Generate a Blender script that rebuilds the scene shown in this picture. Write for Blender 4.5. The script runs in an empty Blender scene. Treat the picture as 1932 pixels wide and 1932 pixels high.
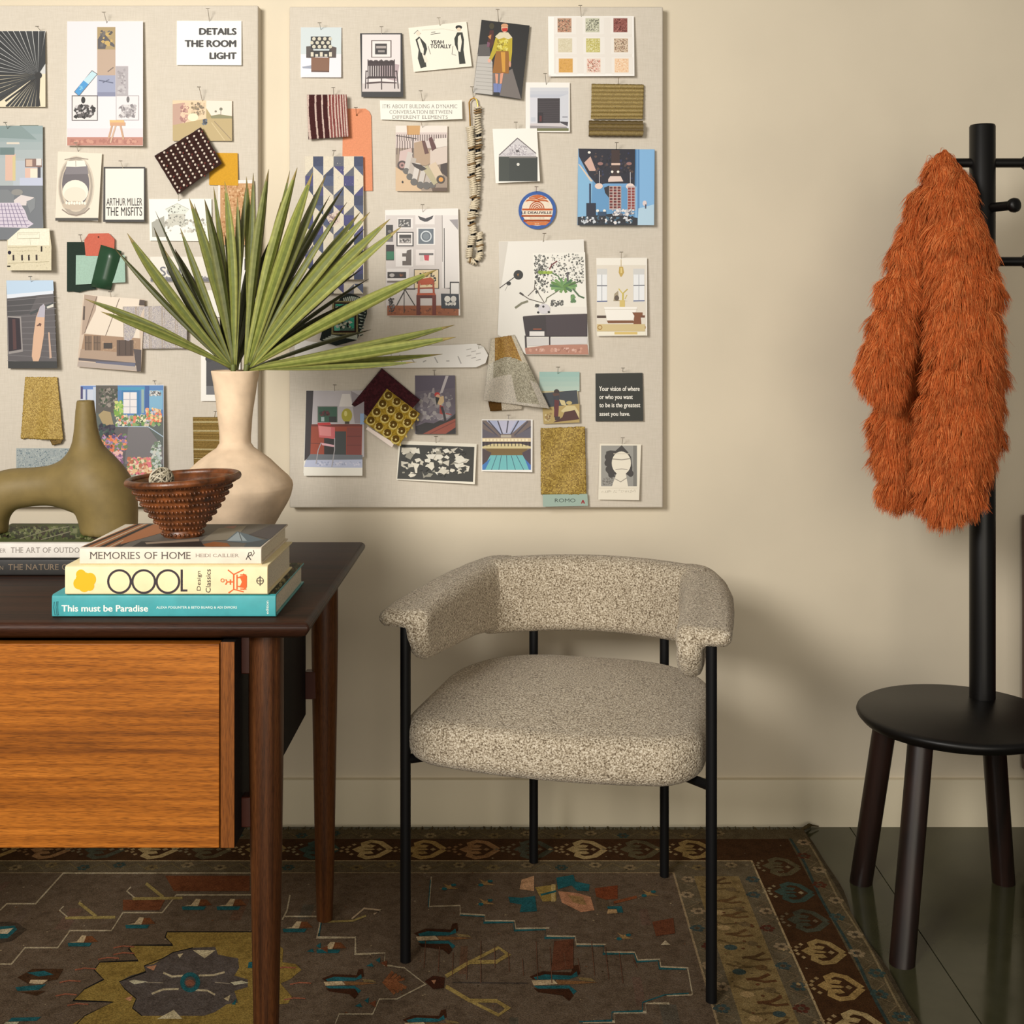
import bpy, bmesh, math, random
import numpy as np
from mathutils import Vector, Matrix, noise

S = bpy.context.scene
C = S.collection
PI = math.pi

# ------------------------------------------------------------------ camera, world, lights, exposure
F = 2300.0                       # focal length in pixels of the 1932 frame
CX, CY = 970.0, 615.0            # where the horizon and the sight line meet in the photograph
H = 1.15                         # lens height
DW = 2.81                        # distance from the lens to the wall
cam = bpy.data.cameras.new('camera'); camo = bpy.data.objects.new('camera', cam); C.objects.link(camo)
cam.sensor_width = 36; cam.lens = F / 1932 * 36
cam.shift_x = -(CX - 966) / 1932; cam.shift_y = (CY - 966) / 1932
cam.clip_start = .05
camo.location = (0, -DW, H); camo.rotation_euler = (PI / 2, 0, 0)
S.camera = camo

w = bpy.data.worlds.new('room_ambience'); S.world = w; w.use_nodes = True
bg = w.node_tree.nodes['Background']; bg.inputs[0].default_value = (1.0, .93, .82, 1); bg.inputs[1].default_value = .12

def area(name, loc, target, sx, sy, power, col, spread=180):
    l = bpy.data.lights.new(name, 'AREA'); l.shape = 'RECTANGLE'; l.size = sx; l.size_y = sy
    l.energy = power; l.color = col; l.spread = math.radians(spread)
    o = bpy.data.objects.new(name, l); C.objects.link(o); o.location = loc
    o.rotation_euler = (Vector(target) - Vector(loc)).to_track_quat('-Z', 'Y').to_euler()
    return o
area('window_daylight', (-1.45, -3.35, 2.0), (-.55, 0, 1.65), .9, .9, 49, (1.0, .96, .90), 120)
area('broad_front_fill', (.35, -4.9, 1.2), (.0, 0, 1.15), 3.0, 2.3, 33, (1.0, .92, .78), 120)  # added fill lamp behind the camera to lift the shadows, no known window

S.view_settings.view_transform = 'Standard'; S.view_settings.look = 'None'
S.view_settings.gamma = 1; S.view_settings.exposure = 0.0
try: S.view_settings.use_curve_mapping = False
except Exception: pass

# ------------------------------------------------------------------ helpers
def lin(c):
    """sRGB 0-255 triple -> linear rgba"""
    out = []
    for v in c[:3]:
        v /= 255.0
        out.append(v / 12.92 if v <= .04045 else ((v + .055) / 1.055) ** 2.4)
    return (*out, 1.0)

def P(px, py, d):
    """point at distance d in front of the lens seen at photograph pixel px, py"""
    f = F / d
    return Vector(((px - CX) / f, d - DW, H - (py - CY) / f))

MATS = {}
def nodes(name):
    m = bpy.data.materials.new(name); m.use_nodes = True
    return m, m.node_tree.nodes, m.node_tree.links, m.node_tree.nodes['Principled BSDF']
def N(ns, t, **kw):
    n = ns.new(t)
    for k, v in kw.items():
        if hasattr(n, k): setattr(n, k, v)
        else: n.inputs[k].default_value = v
    return n
def ramp(ns, stops):
    r = ns.new('ShaderNodeValToRGB'); e = r.color_ramp.elements
    while len(e) < len(stops): e.new(.5)
    for i, (p, c) in enumerate(stops):
        e[i].position = p; e[i].color = lin(c)
    return r
def mat(name, col, rough=.6, var=.06, scale=12., stretch=(1, 1, 1), bump=0., bscale=None, spec=.5, metal=0., sheen=0., detail=4, coat=0.):
    """plain coloured surface with procedural variation and bump"""
    m, ns, ln, b = nodes(name)
    tc = N(ns, 'ShaderNodeTexCoord'); mp = N(ns, 'ShaderNodeMapping'); mp.inputs['Scale'].default_value = stretch
    ln.new(tc.outputs['Object'], mp.inputs['Vector'])
    n = N(ns, 'ShaderNodeTexNoise', Scale=scale, Detail=detail); ln.new(mp.outputs[0], n.inputs['Vector'])
    lo = tuple(max(0, v * (1 - var * 2)) for v in col); hi = tuple(min(255, v * (1 + var)) for v in col)
    r = ramp(ns, [(.3, lo), (.7, hi)]); ln.new(n.outputs['Fac'], r.inputs[0])
    ln.new(r.outputs[0], b.inputs['Base Color'])
    b.inputs['Roughness'].default_value = rough; b.inputs['Metallic'].default_value = metal
    b.inputs['Specular IOR Level'].default_value = spec
    b.inputs['Sheen Weight'].default_value = sheen; b.inputs['Coat Weight'].default_value = coat
    if bump:
        n2 = N(ns, 'ShaderNodeTexNoise', Scale=bscale or scale, Detail=5); ln.new(mp.outputs[0], n2.inputs['Vector'])
        bp = N(ns, 'ShaderNodeBump', Strength=bump, Distance=.002); ln.new(n2.outputs['Fac'], bp.inputs['Height'])
        ln.new(bp.outputs[0], b.inputs['Normal'])
    MATS[name] = m
    return m
def wood(name, dark, mid, light, axis=0, rough=.45, grain=55., coat=.0):
    m, ns, ln, b = nodes(name)
    tc = N(ns, 'ShaderNodeTexCoord'); mp = N(ns, 'ShaderNodeMapping')
    sc = [1., 1., 1.]; sc[axis] = .022
    mp.inputs['Scale'].default_value = sc; ln.new(tc.outputs['Object'], mp.inputs['Vector'])
    n1 = N(ns, 'ShaderNodeTexNoise', Scale=grain * .42, Detail=3, Distortion=.4); ln.new(mp.outputs[0], n1.inputs['Vector'])
    n2 = N(ns, 'ShaderNodeTexNoise', Scale=grain * 3.2, Detail=6); ln.new(mp.outputs[0], n2.inputs['Vector'])
    mx = N(ns, 'ShaderNodeMath', operation='MULTIPLY_ADD'); mx.inputs[1].default_value = .45
    ln.new(n2.outputs['Fac'], mx.inputs[0]); 
    ms = N(ns, 'ShaderNodeMath', operation='MULTIPLY'); ms.inputs[1].default_value = .55; ln.new(n1.outputs['Fac'], ms.inputs[0])
    ln.new(ms.outputs[0], mx.inputs[2])
    r = ramp(ns, [(.34, dark), (.47, mid), (.62, light)]); ln.new(mx.outputs[0], r.inputs[0])
    sp = N(ns, 'ShaderNodeMapping'); s2 = [1., 1., 1.]; s2[axis] = .05; sp.inputs['Scale'].default_value = s2
    ln.new(tc.outputs['Object'], sp.inputs['Vector'])
    n3 = N(ns, 'ShaderNodeTexNoise', Scale=1400, Detail=1); ln.new(sp.outputs[0], n3.inputs['Vector'])
    r3 = ramp(ns, [(.3, (165, 160, 150)), (.55, (255, 255, 255))]); ln.new(n3.outputs['Fac'], r3.inputs[0])
    mm = N(ns, 'ShaderNodeMix', data_type='RGBA', blend_type='MULTIPLY'); mm.inputs[0].default_value = .75
    ln.new(r.outputs[0], mm.inputs[6]); ln.new(r3.outputs[0], mm.inputs[7])
    ln.new(mm.outputs[2], b.inputs['Base Color'])
    b.inputs['Roughness'].default_value = rough; b.inputs['Coat Weight'].default_value = coat; b.inputs['Specular IOR Level'].default_value = .3
    bp = N(ns, 'ShaderNodeBump', Strength=.12, Distance=.001); ln.new(n3.outputs['Fac'], bp.inputs['Height']); ln.new(bp.outputs[0], b.inputs['Normal'])
    MATS[name] = m; return m
def printed(name, rough=.5, cloth=0., scale=900., spec=.4, metal=0., var=.0, sheen=0.):
    """surface that shows the colours printed or woven into the mesh (colour attribute 'Col')"""
    m, ns, ln, b = nodes(name)
    a = N(ns, 'ShaderNodeVertexColor'); a.layer_name = 'Col'
    out = a.outputs['Color']
    tc = N(ns, 'ShaderNodeTexCoord')
    if var:
        n = N(ns, 'ShaderNodeTexNoise', Scale=scale, Detail=3); ln.new(tc.outputs['Object'], n.inputs['Vector'])
        v0 = int(255 * (1 - var))
        r = ramp(ns, [(.32, (v0, v0, v0)), (.68, (255, 255, 255))]); ln.new(n.outputs['Fac'], r.inputs[0])
        mm = N(ns, 'ShaderNodeMix', data_type='RGBA', blend_type='MULTIPLY'); mm.inputs[0].default_value = 1
        ln.new(out, mm.inputs[6]); ln.new(r.outputs[0], mm.inputs[7]); out = mm.outputs[2]
        if cloth:
            bp = N(ns, 'ShaderNodeBump', Strength=cloth, Distance=.0015); ln.new(n.outputs['Fac'], bp.inputs['Height']); ln.new(bp.outputs[0], b.inputs['Normal'])
    ln.new(out, b.inputs['Base Color'])
    b.inputs['Roughness'].default_value = rough; b.inputs['Specular IOR Level'].default_value = spec
    b.inputs['Metallic'].default_value = metal; b.inputs['Sheen Weight'].default_value = sheen
    MATS[name] = m; return m

TM = {}
def tag(o, label=None, cat=None, group=None, kind=None):
    if label: o['label'] = label
    if cat: o['category'] = cat
    if group: o['group'] = group
    if kind: o['kind'] = kind
    return o
def thing(name, label, cat, loc=(0, 0, 0), rz=0., group=None):
    o = bpy.data.objects.new(name, None); C.objects.link(o); o.empty_display_size = .05
    o.location = loc; o.rotation_euler = (0, 0, rz)
    TM[o] = Matrix.LocRotScale(Vector(loc), Matrix.Rotation(rz, 3, 'Z').to_euler(), None)
    return tag(o, label, cat, group)

class MB:
    """collects geometry, then links it as ONE mesh object"""
    def __init__(s): s.v = []; s.f = []; s.c = []; s.col = (255, 255, 255)
    def add(s, vs, fs, col=None):
        k = len(s.v); s.v += [tuple(v) for v in vs]
        for f in fs:
            s.f.append([i + k for i in f]); s.c.append(col or s.col)
        return s
    def box(s, x0, x1, y0, y1, z0, z1, col=None):
        vs = [(x, y, z) for x in (x0, x1) for y in (y0, y1) for z in (z0, z1)]
        return s.add(vs, [(0, 1, 3, 2), (4, 6, 7, 5), (0, 4, 5, 1), (2, 3, 7, 6), (0, 2, 6, 4), (1, 5, 7, 3)], col)
    def tube(s, pts, rad, n=12, cap=True, col=None, flat=1.):
        pts = [Vector(p) for p in pts]
        if not hasattr(rad, '__len__'): rad = [rad] * len(pts)
        vs, fs = [], []
        up = None
        for i, p in enumerate(pts):
            t = (pts[min(i + 1, len(pts) - 1)] - pts[max(i - 1, 0)]).normalized()
            if up is None: up = t.orthogonal().normalized()
            up = (up - t * up.dot(t)).normalized(); si = t.cross(up)
            for k in range(n):
                a = 2 * PI * k / n
                vs.append(p + (up * math.cos(a) * flat + si * math.sin(a)) * rad[i])
        for i in range(len(pts) - 1):
            for k in range(n):
                k2 = (k + 1) % n
                fs.append((i * n + k, i * n + k2, (i + 1) * n + k2, (i + 1) * n + k))
        if cap:
            fs.append(tuple(range(n - 1, -1, -1))); e = (len(pts) - 1) * n; fs.append(tuple(e + k for k in range(n)))
        return s.add(vs, fs, col)
    def lathe(s, prof, cx=0, cy=0, n=48, col=None, wob=None, cap=True):
        vs, fs = [], []
        for (r, z) in prof:
            for k in range(n):
                a = 2 * PI * k / n; rr = r * (1 + (wob(a, z) if wob else 0))
                vs.append((cx + rr * math.cos(a), cy + rr * math.sin(a), z))
        for i in range(len(prof) - 1):
            for k in range(n):
                k2 = (k + 1) % n
                fs.append((i * n + k, i * n + k2, (i + 1) * n + k2, (i + 1) * n + k))
        if cap and prof[0][0] > 1e-5: fs.append(tuple(range(n - 1, -1, -1)))
        if cap and prof[-1][0] > 1e-5: e = (len(prof) - 1) * n; fs.append(tuple(e + k for k in range(n)))
        return s.add(vs, fs, col)
    def ball(s, c, r, n=12, sc=(1, 1, 1), col=None):
        vs, fs = [], []; m = n // 2
        for i in range(m + 1):
            th = PI * i / m
            for k in range(n):
                a = 2 * PI * k / n
                vs.append((c[0] + r * sc[0] * math.sin(th) * math.cos(a), c[1] + r * sc[1] * math.sin(th) * math.sin(a), c[2] - r * sc[2] * math.cos(th)))
        for i in range(m):
            for k in range(n):
                k2 = (k + 1) % n; fs.append((i * n + k, i * n + k2, (i + 1) * n + k2, (i + 1) * n + k))
        return s.add(vs, fs, col)
    def prism(s, pts, y0, y1, axis=1, col=None):
        """closed outline of 2-D points pushed along an axis"""
        n = len(pts)
        def put(p, t): q = list(p); q.insert(axis, t); return tuple(q)
        vs = [put(p, y0) for p in pts] + [put(p, y1) for p in pts]
        fs = [tuple(range(n)), tuple(range(2 * n - 1, n - 1, -1))] + [(i, i + n, (i + 1) % n + n, (i + 1) % n) for i in range(n)]
        return s.add(vs, fs, col)
    def build(s, name, m, parent=None, smooth=40., bevel=0., seg=2, origin=None, local=False, sub=0, colour=False, solid=0., merge=False):
        me = bpy.data.meshes.new(name)
        vs = [Vector(v) for v in s.v]
        if parent is not None and not local:
            inv = TM[parent].inverted(); vs = [inv @ v for v in vs]
        loc = Vector((0, 0, 0))
        if parent is None:
            if origin is None:
                a = np.array(s.v); loc = Vector(((a[:, 0].min() + a[:, 0].max()) / 2, (a[:, 1].min() + a[:, 1].max()) / 2, a[:, 2].min()))
            else: loc = Vector(origin)
            vs = [v - loc for v in vs]
        me.from_pydata([tuple(v) for v in vs], [], s.f)
        if colour:
            ca = me.color_attributes.new('Col', 'FLOAT_COLOR', 'CORNER')
            buf = np.empty((len(me.loops), 4), np.float32); k = 0
            cache = {}
            for f, c in zip(s.f, s.c):
                q = cache.get(c)
                if q is None: q = cache[c] = lin(c)
                buf[k:k + len(f)] = q; k += len(f)
            ca.data.foreach_set('color', buf.ravel())
        if merge:
            bm = bmesh.new(); bm.from_mesh(me); bmesh.ops.remove_doubles(bm, verts=bm.verts, dist=1e-5)
            bmesh.ops.recalc_face_normals(bm, faces=bm.faces); bm.to_mesh(me); bm.free()
        me.validate()
        if smooth:
            me.shade_smooth()
            me.set_sharp_from_angle(angle=math.radians(smooth))
        me.materials.append(MATS[m] if isinstance(m, str) else m)
        o = bpy.data.objects.new(name, me); C.objects.link(o); o.location = loc
        if parent is not None:
            o.parent = parent; TM[o] = TM[parent].copy()
        else: TM[o] = Matrix.Translation(loc)
        if solid:
            md = o.modifiers.new('thickness', 'SOLIDIFY'); md.thickness = solid; md.offset = 0
        if bevel:
            md = o.modifiers.new('bevel', 'BEVEL'); md.width = bevel; md.segments = seg; md.limit_method = 'ANGLE'; md.angle_limit = math.radians(40)
        if sub:
            md = o.modifiers.new('sub', 'SUBSURF'); md.levels = sub; md.render_levels = sub
        return o

def surface(f, lo, hi, res):
    """mesh (verts, quads) of the zero set of a distance function sampled on a grid"""
    lo = np.array(lo, float); hi = np.array(hi, float)
    n = np.ceil((hi - lo) / res).astype(int) + 1
    ax = [lo[i] + res * np.arange(n[i]) for i in range(3)]
    X, Y, Z = np.meshgrid(*ax, indexing='ij')
    V = f(X, Y, Z); sg = V < 0
    cs = tuple(x - 1 for x in n)
    acc = np.zeros(cs + (3,)); cnt = np.zeros(cs)
    for a in range(3):
        sl0 = [slice(None)] * 3; sl1 = [slice(None)] * 3
        sl0[a] = slice(0, -1); sl1[a] = slice(1, None)
        v0, v1 = V[tuple(sl0)], V[tuple(sl1)]
        cr = (v0 < 0) != (v1 < 0)
        t = np.where(cr, v0 / np.where(cr, v0 - v1, 1), 0)
        b, c = [(1, 2), (0, 2), (0, 1)][a]
        for db in (0, 1):
            for dc in (0, 1):
                s = [slice(None)] * 3
                s[b] = slice(db, db + cs[b]); s[c] = slice(dc, dc + cs[c])
                k = cr[tuple(s)]; tt = t[tuple(s)]
                idx = np.nonzero(k)
                off = [None] * 3
                off[a] = tt[idx]; off[b] = np.full(len(idx[0]), float(db)); off[c] = np.full(len(idx[0]), float(dc))
                acc[idx] += np.stack(off, -1); cnt[idx] += 1
    act = cnt > 0; ids = -np.ones(cs, int); ids[act] = np.arange(act.sum())
    ii = np.stack(np.nonzero(act), -1)
    verts = lo + res * (ii + acc[act] / cnt[act][:, None])
    faces = []
    for a in range(3):
        sl0 = [slice(None)] * 3; sl1 = [slice(None)] * 3
        sl0[a] = slice(0, -1); sl1[a] = slice(1, None)
        s0, s1 = sg[tuple(sl0)], sg[tuple(sl1)]
        b, c = [(1, 2), (2, 0), (0, 1)][a]
        idx = np.stack(np.nonzero(s0 != s1), -1)
        ok = (idx[:, b] > 0) & (idx[:, c] > 0) & (idx[:, b] < n[b] - 1) & (idx[:, c] < n[c] - 1)
        idx = idx[ok]
        q = []
        for db, dc in ((1, 1), (0, 1), (0, 0), (1, 0)):
            j = idx.copy(); j[:, b] -= db; j[:, c] -= dc
            q.append(ids[j[:, 0], j[:, 1], j[:, 2]])
        q = np.stack(q, -1); inside = s0[idx[:, 0], idx[:, 1], idx[:, 2]]
        q[~inside] = q[~inside][:, ::-1]
        faces.append(q)
    return verts, np.concatenate(faces).tolist()
def smin(a, b, k):
    h = np.clip(.5 + .5 * (b - a) / k, 0, 1); return b * (1 - h) + a * h - k * h * (1 - h)
def capsule(X, Y, Z, a, b, ra, rb, sq=(1, 1, 1)):
    a = np.array(a) * sq; b = np.array(b) * sq
    px, py, pz = X * sq[0] - a[0], Y * sq[1] - a[1], Z * sq[2] - a[2]; d = b - a
    t = np.clip((px * d[0] + py * d[1] + pz * d[2]) / (d @ d), 0, 1)
    return np.sqrt((px - d[0] * t) ** 2 + (py - d[1] * t) ** 2 + (pz - d[2] * t) ** 2) - (ra + (rb - ra) * t)
def rbox(px, py, hx, hy, r):
    qx, qy = np.abs(px) - hx + r, np.abs(py) - hy + r
    return np.minimum(np.maximum(qx, qy), 0) + np.sqrt(np.maximum(qx, 0) ** 2 + np.maximum(qy, 0) ** 2) - r

# ------------------------------------------------------------------ drawing on flat surfaces (prints, covers, woven patterns)
FONT = {}
def glyphs(text, bold=0.):
    k = (text, bold)
    if k not in FONT:
        cu = bpy.data.curves.new('lettering', 'FONT'); cu.body = text; cu.resolution_u = 3
        o = bpy.data.objects.new('lettering', cu); me = o.to_mesh()
        vs = np.array([v.co[:2] for v in me.vertices]); fs = [tuple(p.vertices) for p in me.polygons]
        o.to_mesh_clear(); bpy.data.objects.remove(o); bpy.data.curves.remove(cu)
        if bold:
            b0, f0, m = vs, fs, len(vs); sh = [(0, 0), (bold * .7, 0), (-bold * .7, 0), (0, bold * .4), (0, -bold * .4)]
            vs = np.concatenate([b0 + np.array(q) for q in sh]); fs = [tuple(i + m * k for i in f) for k in range(5) for f in f0]
        lo, hi = vs.min(0), vs.max(0)
        FONT[k] = ((vs - lo) / (hi - lo), fs, len(vs) // 5 if bold else len(vs), (hi - lo)[0] / (hi - lo)[1])
    return FONT[k]

def draw(mb, art, place, step=4e-5, seed=1):
    """art commands in sheet coordinates (v grows downwards); place(u, v, lift) gives the point on the surface"""
    rnd = random.Random(seed); e = step
    def poly(pts, col, lift): mb.add([place(u, v, lift) for u, v in pts], [tuple(range(len(pts)))], col)
    for a in art:
        k = a[0]; e += step
        if k == 'L': e = a[1] * step; continue      # start again from layer n
        if k == 'r': x0, y0, x1, y1, col = a[1:]; poly([(x0, y0), (x0, y1), (x1, y1), (x1, y0)], col, e)
        elif k == 'p': col, q = a[1:]; poly([(q[i], q[i + 1]) for i in range(0, len(q), 2)], col, e)
        elif k == 'e':
            cx, cy, rx, ry, col = a[1:6]
            poly([(cx + rx * math.cos(2 * PI * i / 24), cy + ry * math.sin(2 * PI * i / 24)) for i in range(24)], col, e)
        elif k == 'o':
            cx, cy, r0, r1, col = a[1:6]; a0, a1 = a[6:] if len(a) > 6 else (0, 360)
            m = 36; vs = []
            for i in range(m + 1):
                t = math.radians(a0 + (a1 - a0) * i / m)
                vs += [place(cx + r0 * math.cos(t), cy + r0 * math.sin(t), e), place(cx + r1 * math.cos(t), cy + r1 * math.sin(t), e)]
            mb.add(vs, [(2 * i, 2 * i + 1, 2 * i + 3, 2 * i + 2) for i in range(m)], col)
        elif k == 'l':
            col, wd, q = a[1:]
            pts = [Vector((q[i], q[i + 1])) for i in range(0, len(q), 2)]; vs = []
            for i, p in enumerate(pts):
                t = (pts[min(i + 1, len(pts) - 1)] - pts[max(0, i - 1)]); t = t.normalized() if t.length else Vector((1, 0))
                nn = Vector((-t.y, t.x)) * wd / 2
                if 0 < i < len(pts) - 1:
                    t0 = (p - pts[i - 1]).normalized(); nn /= max(.5, abs(t0.dot(t)))
                vs += [place(*(p + nn), e), place(*(p - nn), e)]
            mb.add(vs, [(2 * i, 2 * i + 1, 2 * i + 3, 2 * i + 2) for i in range(len(pts) - 1)], col)
        elif k == 't':
            text, x0, y0, x1, y1, col = a[1:7]; bold = a[7] if len(a) > 7 else 0.
            vs, fs, m, _ = glyphs(text, bold)
            mb.add([place(x0 + (x1 - x0) * u, y1 + (y0 - y1) * v, e + step * .4 * (i // m)) for i, (u, v) in enumerate(vs)], fs, col)
        elif k == 'S':     # capitals with serifs
            text, x0, y0, x1, y1, col = a[1:7]; hh = 1.; lay = []; cur = 0.
            for ch in text:
                if ch == ' ': cur += .42; continue
                w_ = glyphs(ch)[3]; lay.append((ch, cur, w_)); cur += w_ + .17
            sc = (x1 - x0) / (cur - .17)
            for ch, c0, w_ in lay:
                vs, fs = glyphs(ch)[:2]
                mb.add([place(x0 + (c0 + u * w_) * sc, y1 + (y0 - y1) * v, e) for u, v in vs], fs, col)
                for p, ends in {'M': ((.06, 'tb'), (.94, 'tb')), 'E': ((.1, 'tb'),), 'R': ((.1, 'tb'), (.95, 'b')), 'I': ((.5, 'tb'),), 'H': ((.08, 'tb'), (.92, 'tb')), 'F': ((.1, 'tb'),), 'T': ((.5, 'b'),), 'N': ((.06, 'tb'), (.94, 't')), 'U': ((.08, 't'), (.92, 't')), 'A': ((.04, 'b'), (.96, 'b')), 'D': ((.08, 'tb'),), 'L': ((.1, 'tb'),)}.get(ch, ()):
                    cx = c0 + p * w_
                    for en in ends:
                        v0, v1 = (1, .94) if en == 't' else (.06, 0)
                        poly([(x0 + (cx - .15) * sc, y1 + (y0 - y1) * v0), (x0 + (cx - .15) * sc, y1 + (y0 - y1) * v1), (x0 + (cx + .15) * sc, y1 + (y0 - y1) * v1), (x0 + (cx + .15) * sc, y1 + (y0 - y1) * v0)], col, e + step * .3)
        elif k == 'T':     # the same, reading upwards
            text, x0, y0, x1, y1, col = a[1:7]; bold = a[7] if len(a) > 7 else 0.
            vs, fs = glyphs(text, bold)[:2]
            mb.add([place(x0 + (x1 - x0) * (1 - v), y1 + (y0 - y1) * u, e) for u, v in vs], fs, col)
        elif k == 's':
            n, x0, y0, x1, y1, sz, cols = a[1:8]; n = int(n * 1.5); sz *= .9
            for _ in range(n):
                cx, cy = rnd.uniform(x0 + sz, x1 - sz), rnd.uniform(y0 + sz, y1 - sz); t = rnd.uniform(0, PI); r = sz * rnd.uniform(.4, 1.); m = rnd.choice((4, 5, 6))
                poly([(cx + r * rnd.uniform(.6, 1) * math.cos(t + 2 * PI * i / m), cy + r * rnd.uniform(.6, 1) * math.sin(t + 2 * PI * i / m)) for i in range(m)], rnd.choice(cols), e + rnd.uniform(0, step))
            e += step
        elif k == 'g':     # bands of colour one below the other
            x0, y0, x1, y1, c0, c1, n = a[1:]
            for i in range(n):
                t = i / (n - 1); col = tuple(c0[j] + (c1[j] - c0[j]) * t for j in range(3))
                poly([(x0, y0 + (y1 - y0) * i / n), (x0, y0 + (y1 - y0) * (i + 1) / n), (x1, y0 + (y1 - y0) * (i + 1) / n), (x1, y0 + (y1 - y0) * i / n)], col, e)
K0 = (28, 26, 25); W0 = (240, 236, 226)
# ------------------------------------------------------------------ materials
mat('wall_paint', (222, 210, 187), .85, .015, 3, bump=.05, bscale=160)
mat('trim_paint', (228, 216, 188), .5, .01, 3)
mat('black_metal', (11, 11, 13), .5, .05, 30, spec=.25)
mat('black_wood', (14, 12, 11), .42, .12, 30, (1, 1, .1), bump=.05, spec=.35)
mat('wenge', (34, 19, 14), .42, .25, 40, (1, 1, .06), bump=.08)
mat('mahogany', (70, 30, 17), .4, .2, 30, (1, 1, .08))
mat('clay_cream', (228, 202, 172), .8, .05, 18, bump=.25, bscale=60, spec=.2)
mat('clay_shaded', (70, 58, 46), .9, .1)  # cream clay darkened: shade inside the vase neck painted in
mat('olive_glaze', (124, 106, 64), .58, .04, 30, bump=.07, bscale=260, spec=.35)
mat('bowl_brown', (104, 58, 27), .4, .22, 60, bump=.2, bscale=220, spec=.6)
mat('pages', (226, 216, 194), .8, .05, 400, (.02, 1, 1))
mat('steel', (196, 190, 178), .3, .05, metal=.9)
mat('brass', (190, 140, 50), .3, .1, metal=.8)
wood('walnut_top', (24, 12, 7), (43, 23, 13), (62, 34, 20), 0, .5)
wood('teak_front', (118, 64, 16), (158, 90, 24), (190, 114, 38), 0, .45)
wood('teak_edge', (84, 44, 14), (118, 66, 22), (140, 82, 32), 2, .45)
wood('walnut_leg', (54, 30, 15), (82, 47, 23), (106, 64, 32), 2, .42)
wood('walnut_shaded', (13, 8, 6), (19, 11, 8), (26, 15, 10), 2, .75)  # near black: shade on the pedestal side is put into the wood colour
printed('print', .5)
printed('print_gloss', .3)
printed('cloth', .9, .5, 700, .2, var=.28)
printed('velvet', .9, .3, 500, .15, var=.2, sheen=.4)
printed('lurex', .5, .6, 800, .5, .05, var=.34)
printed('card_stock', .8, .1, 300, .2, var=.05)
printed('leaf', .5, .2, 90, .4, var=.12)
printed('fur', .75, spec=.25)
printed('jacket', .6, 0, 100, .3)
printed('rug_wool', .95, .8, 420, .1, var=.28)
def wear():
    m = MATS['rug_wool']; ns, ln = m.node_tree.nodes, m.node_tree.links; b = ns['Principled BSDF']; src = b.inputs['Base Color'].links[0].from_socket
    tc = N(ns, 'ShaderNodeTexCoord'); n = N(ns, 'ShaderNodeTexNoise', Scale=46, Detail=8, Roughness=.75); ln.new(tc.outputs['Object'], n.inputs['Vector'])
    r = ramp(ns, [(.32, (190, 182, 172)), (.5, (236, 230, 222)), (.68, (255, 255, 255))]); ln.new(n.outputs['Fac'], r.inputs[0])
    mm = N(ns, 'ShaderNodeMix', data_type='RGBA', blend_type='MULTIPLY'); mm.inputs[0].default_value = 1
    ln.new(src, mm.inputs[6]); ln.new(r.outputs[0], mm.inputs[7]); ln.new(mm.outputs[2], b.inputs['Base Color'])
wear()
printed('stone', .6, .2, 300, .4, var=.15)

def linen():
    m, ns, ln, b = nodes('linen')
    tc = N(ns, 'ShaderNodeTexCoord'); outs = []
    for st in ((1, 1, .06), (.06, 1, 1)):
        mp = N(ns, 'ShaderNodeMapping'); mp.inputs['Scale'].default_value = st; ln.new(tc.outputs['Object'], mp.inputs['Vector'])
        n = N(ns, 'ShaderNodeTexNoise', Scale=800, Detail=2); ln.new(mp.outputs[0], n.inputs['Vector']); outs.append(n.outputs['Fac'])
    ad = N(ns, 'ShaderNodeMath', operation='ADD'); ln.new(outs[0], ad.inputs[0]); ln.new(outs[1], ad.inputs[1])
    r = ramp(ns, [(.78, (207, 198, 183)), (1.2, (216, 207, 193))]); 
    mu = N(ns, 'ShaderNodeMath', operation='MULTIPLY'); mu.inputs[1].default_value = .5
    ln.new(ad.outputs[0], mu.inputs[0]); ln.new(mu.outputs[0], r.inputs[0])
    r.color_ramp.elements[0].position = .36; r.color_ramp.elements[1].position = .64
    ln.new(r.outputs[0], b.inputs['Base Color']); b.inputs['Roughness'].default_value = .9; b.inputs['Specular IOR Level'].default_value = .15
    bp = N(ns, 'ShaderNodeBump', Strength=.3, Distance=.0006); ln.new(ad.outputs[0], bp.inputs['Height']); ln.new(bp.outputs[0], b.inputs['Normal'])
    MATS['linen'] = m
linen()
def boucle():
    m, ns, ln, b = nodes('boucle')
    tc = N(ns, 'ShaderNodeTexCoord')
    n = N(ns, 'ShaderNodeTexNoise', Scale=330, Detail=3, Roughness=.7); ln.new(tc.outputs['Object'], n.inputs['Vector'])
    vr = N(ns, 'ShaderNodeTexVoronoi', Scale=330); ln.new(tc.outputs['Object'], vr.inputs['Vector'])
    r = ramp(ns, [(.35, (92, 78, 62)), (.44, (152, 137, 115)), (.54, (204, 190, 167)), (.67, (238, 228, 210))]); ln.new(n.outputs['Fac'], r.inputs[0])
    ln.new(r.outputs[0], b.inputs['Base Color']); b.inputs['Roughness'].default_value = .95; b.inputs['Specular IOR Level'].default_value = .1
    b.inputs['Sheen Weight'].default_value = .15
    bp = N(ns, 'ShaderNodeBump', Strength=.7, Distance=.002); ln.new(vr.outputs['Distance'], bp.inputs['Height']); ln.new(bp.outputs[0], b.inputs['Normal'])
    MATS['boucle'] = m
boucle()
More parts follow.
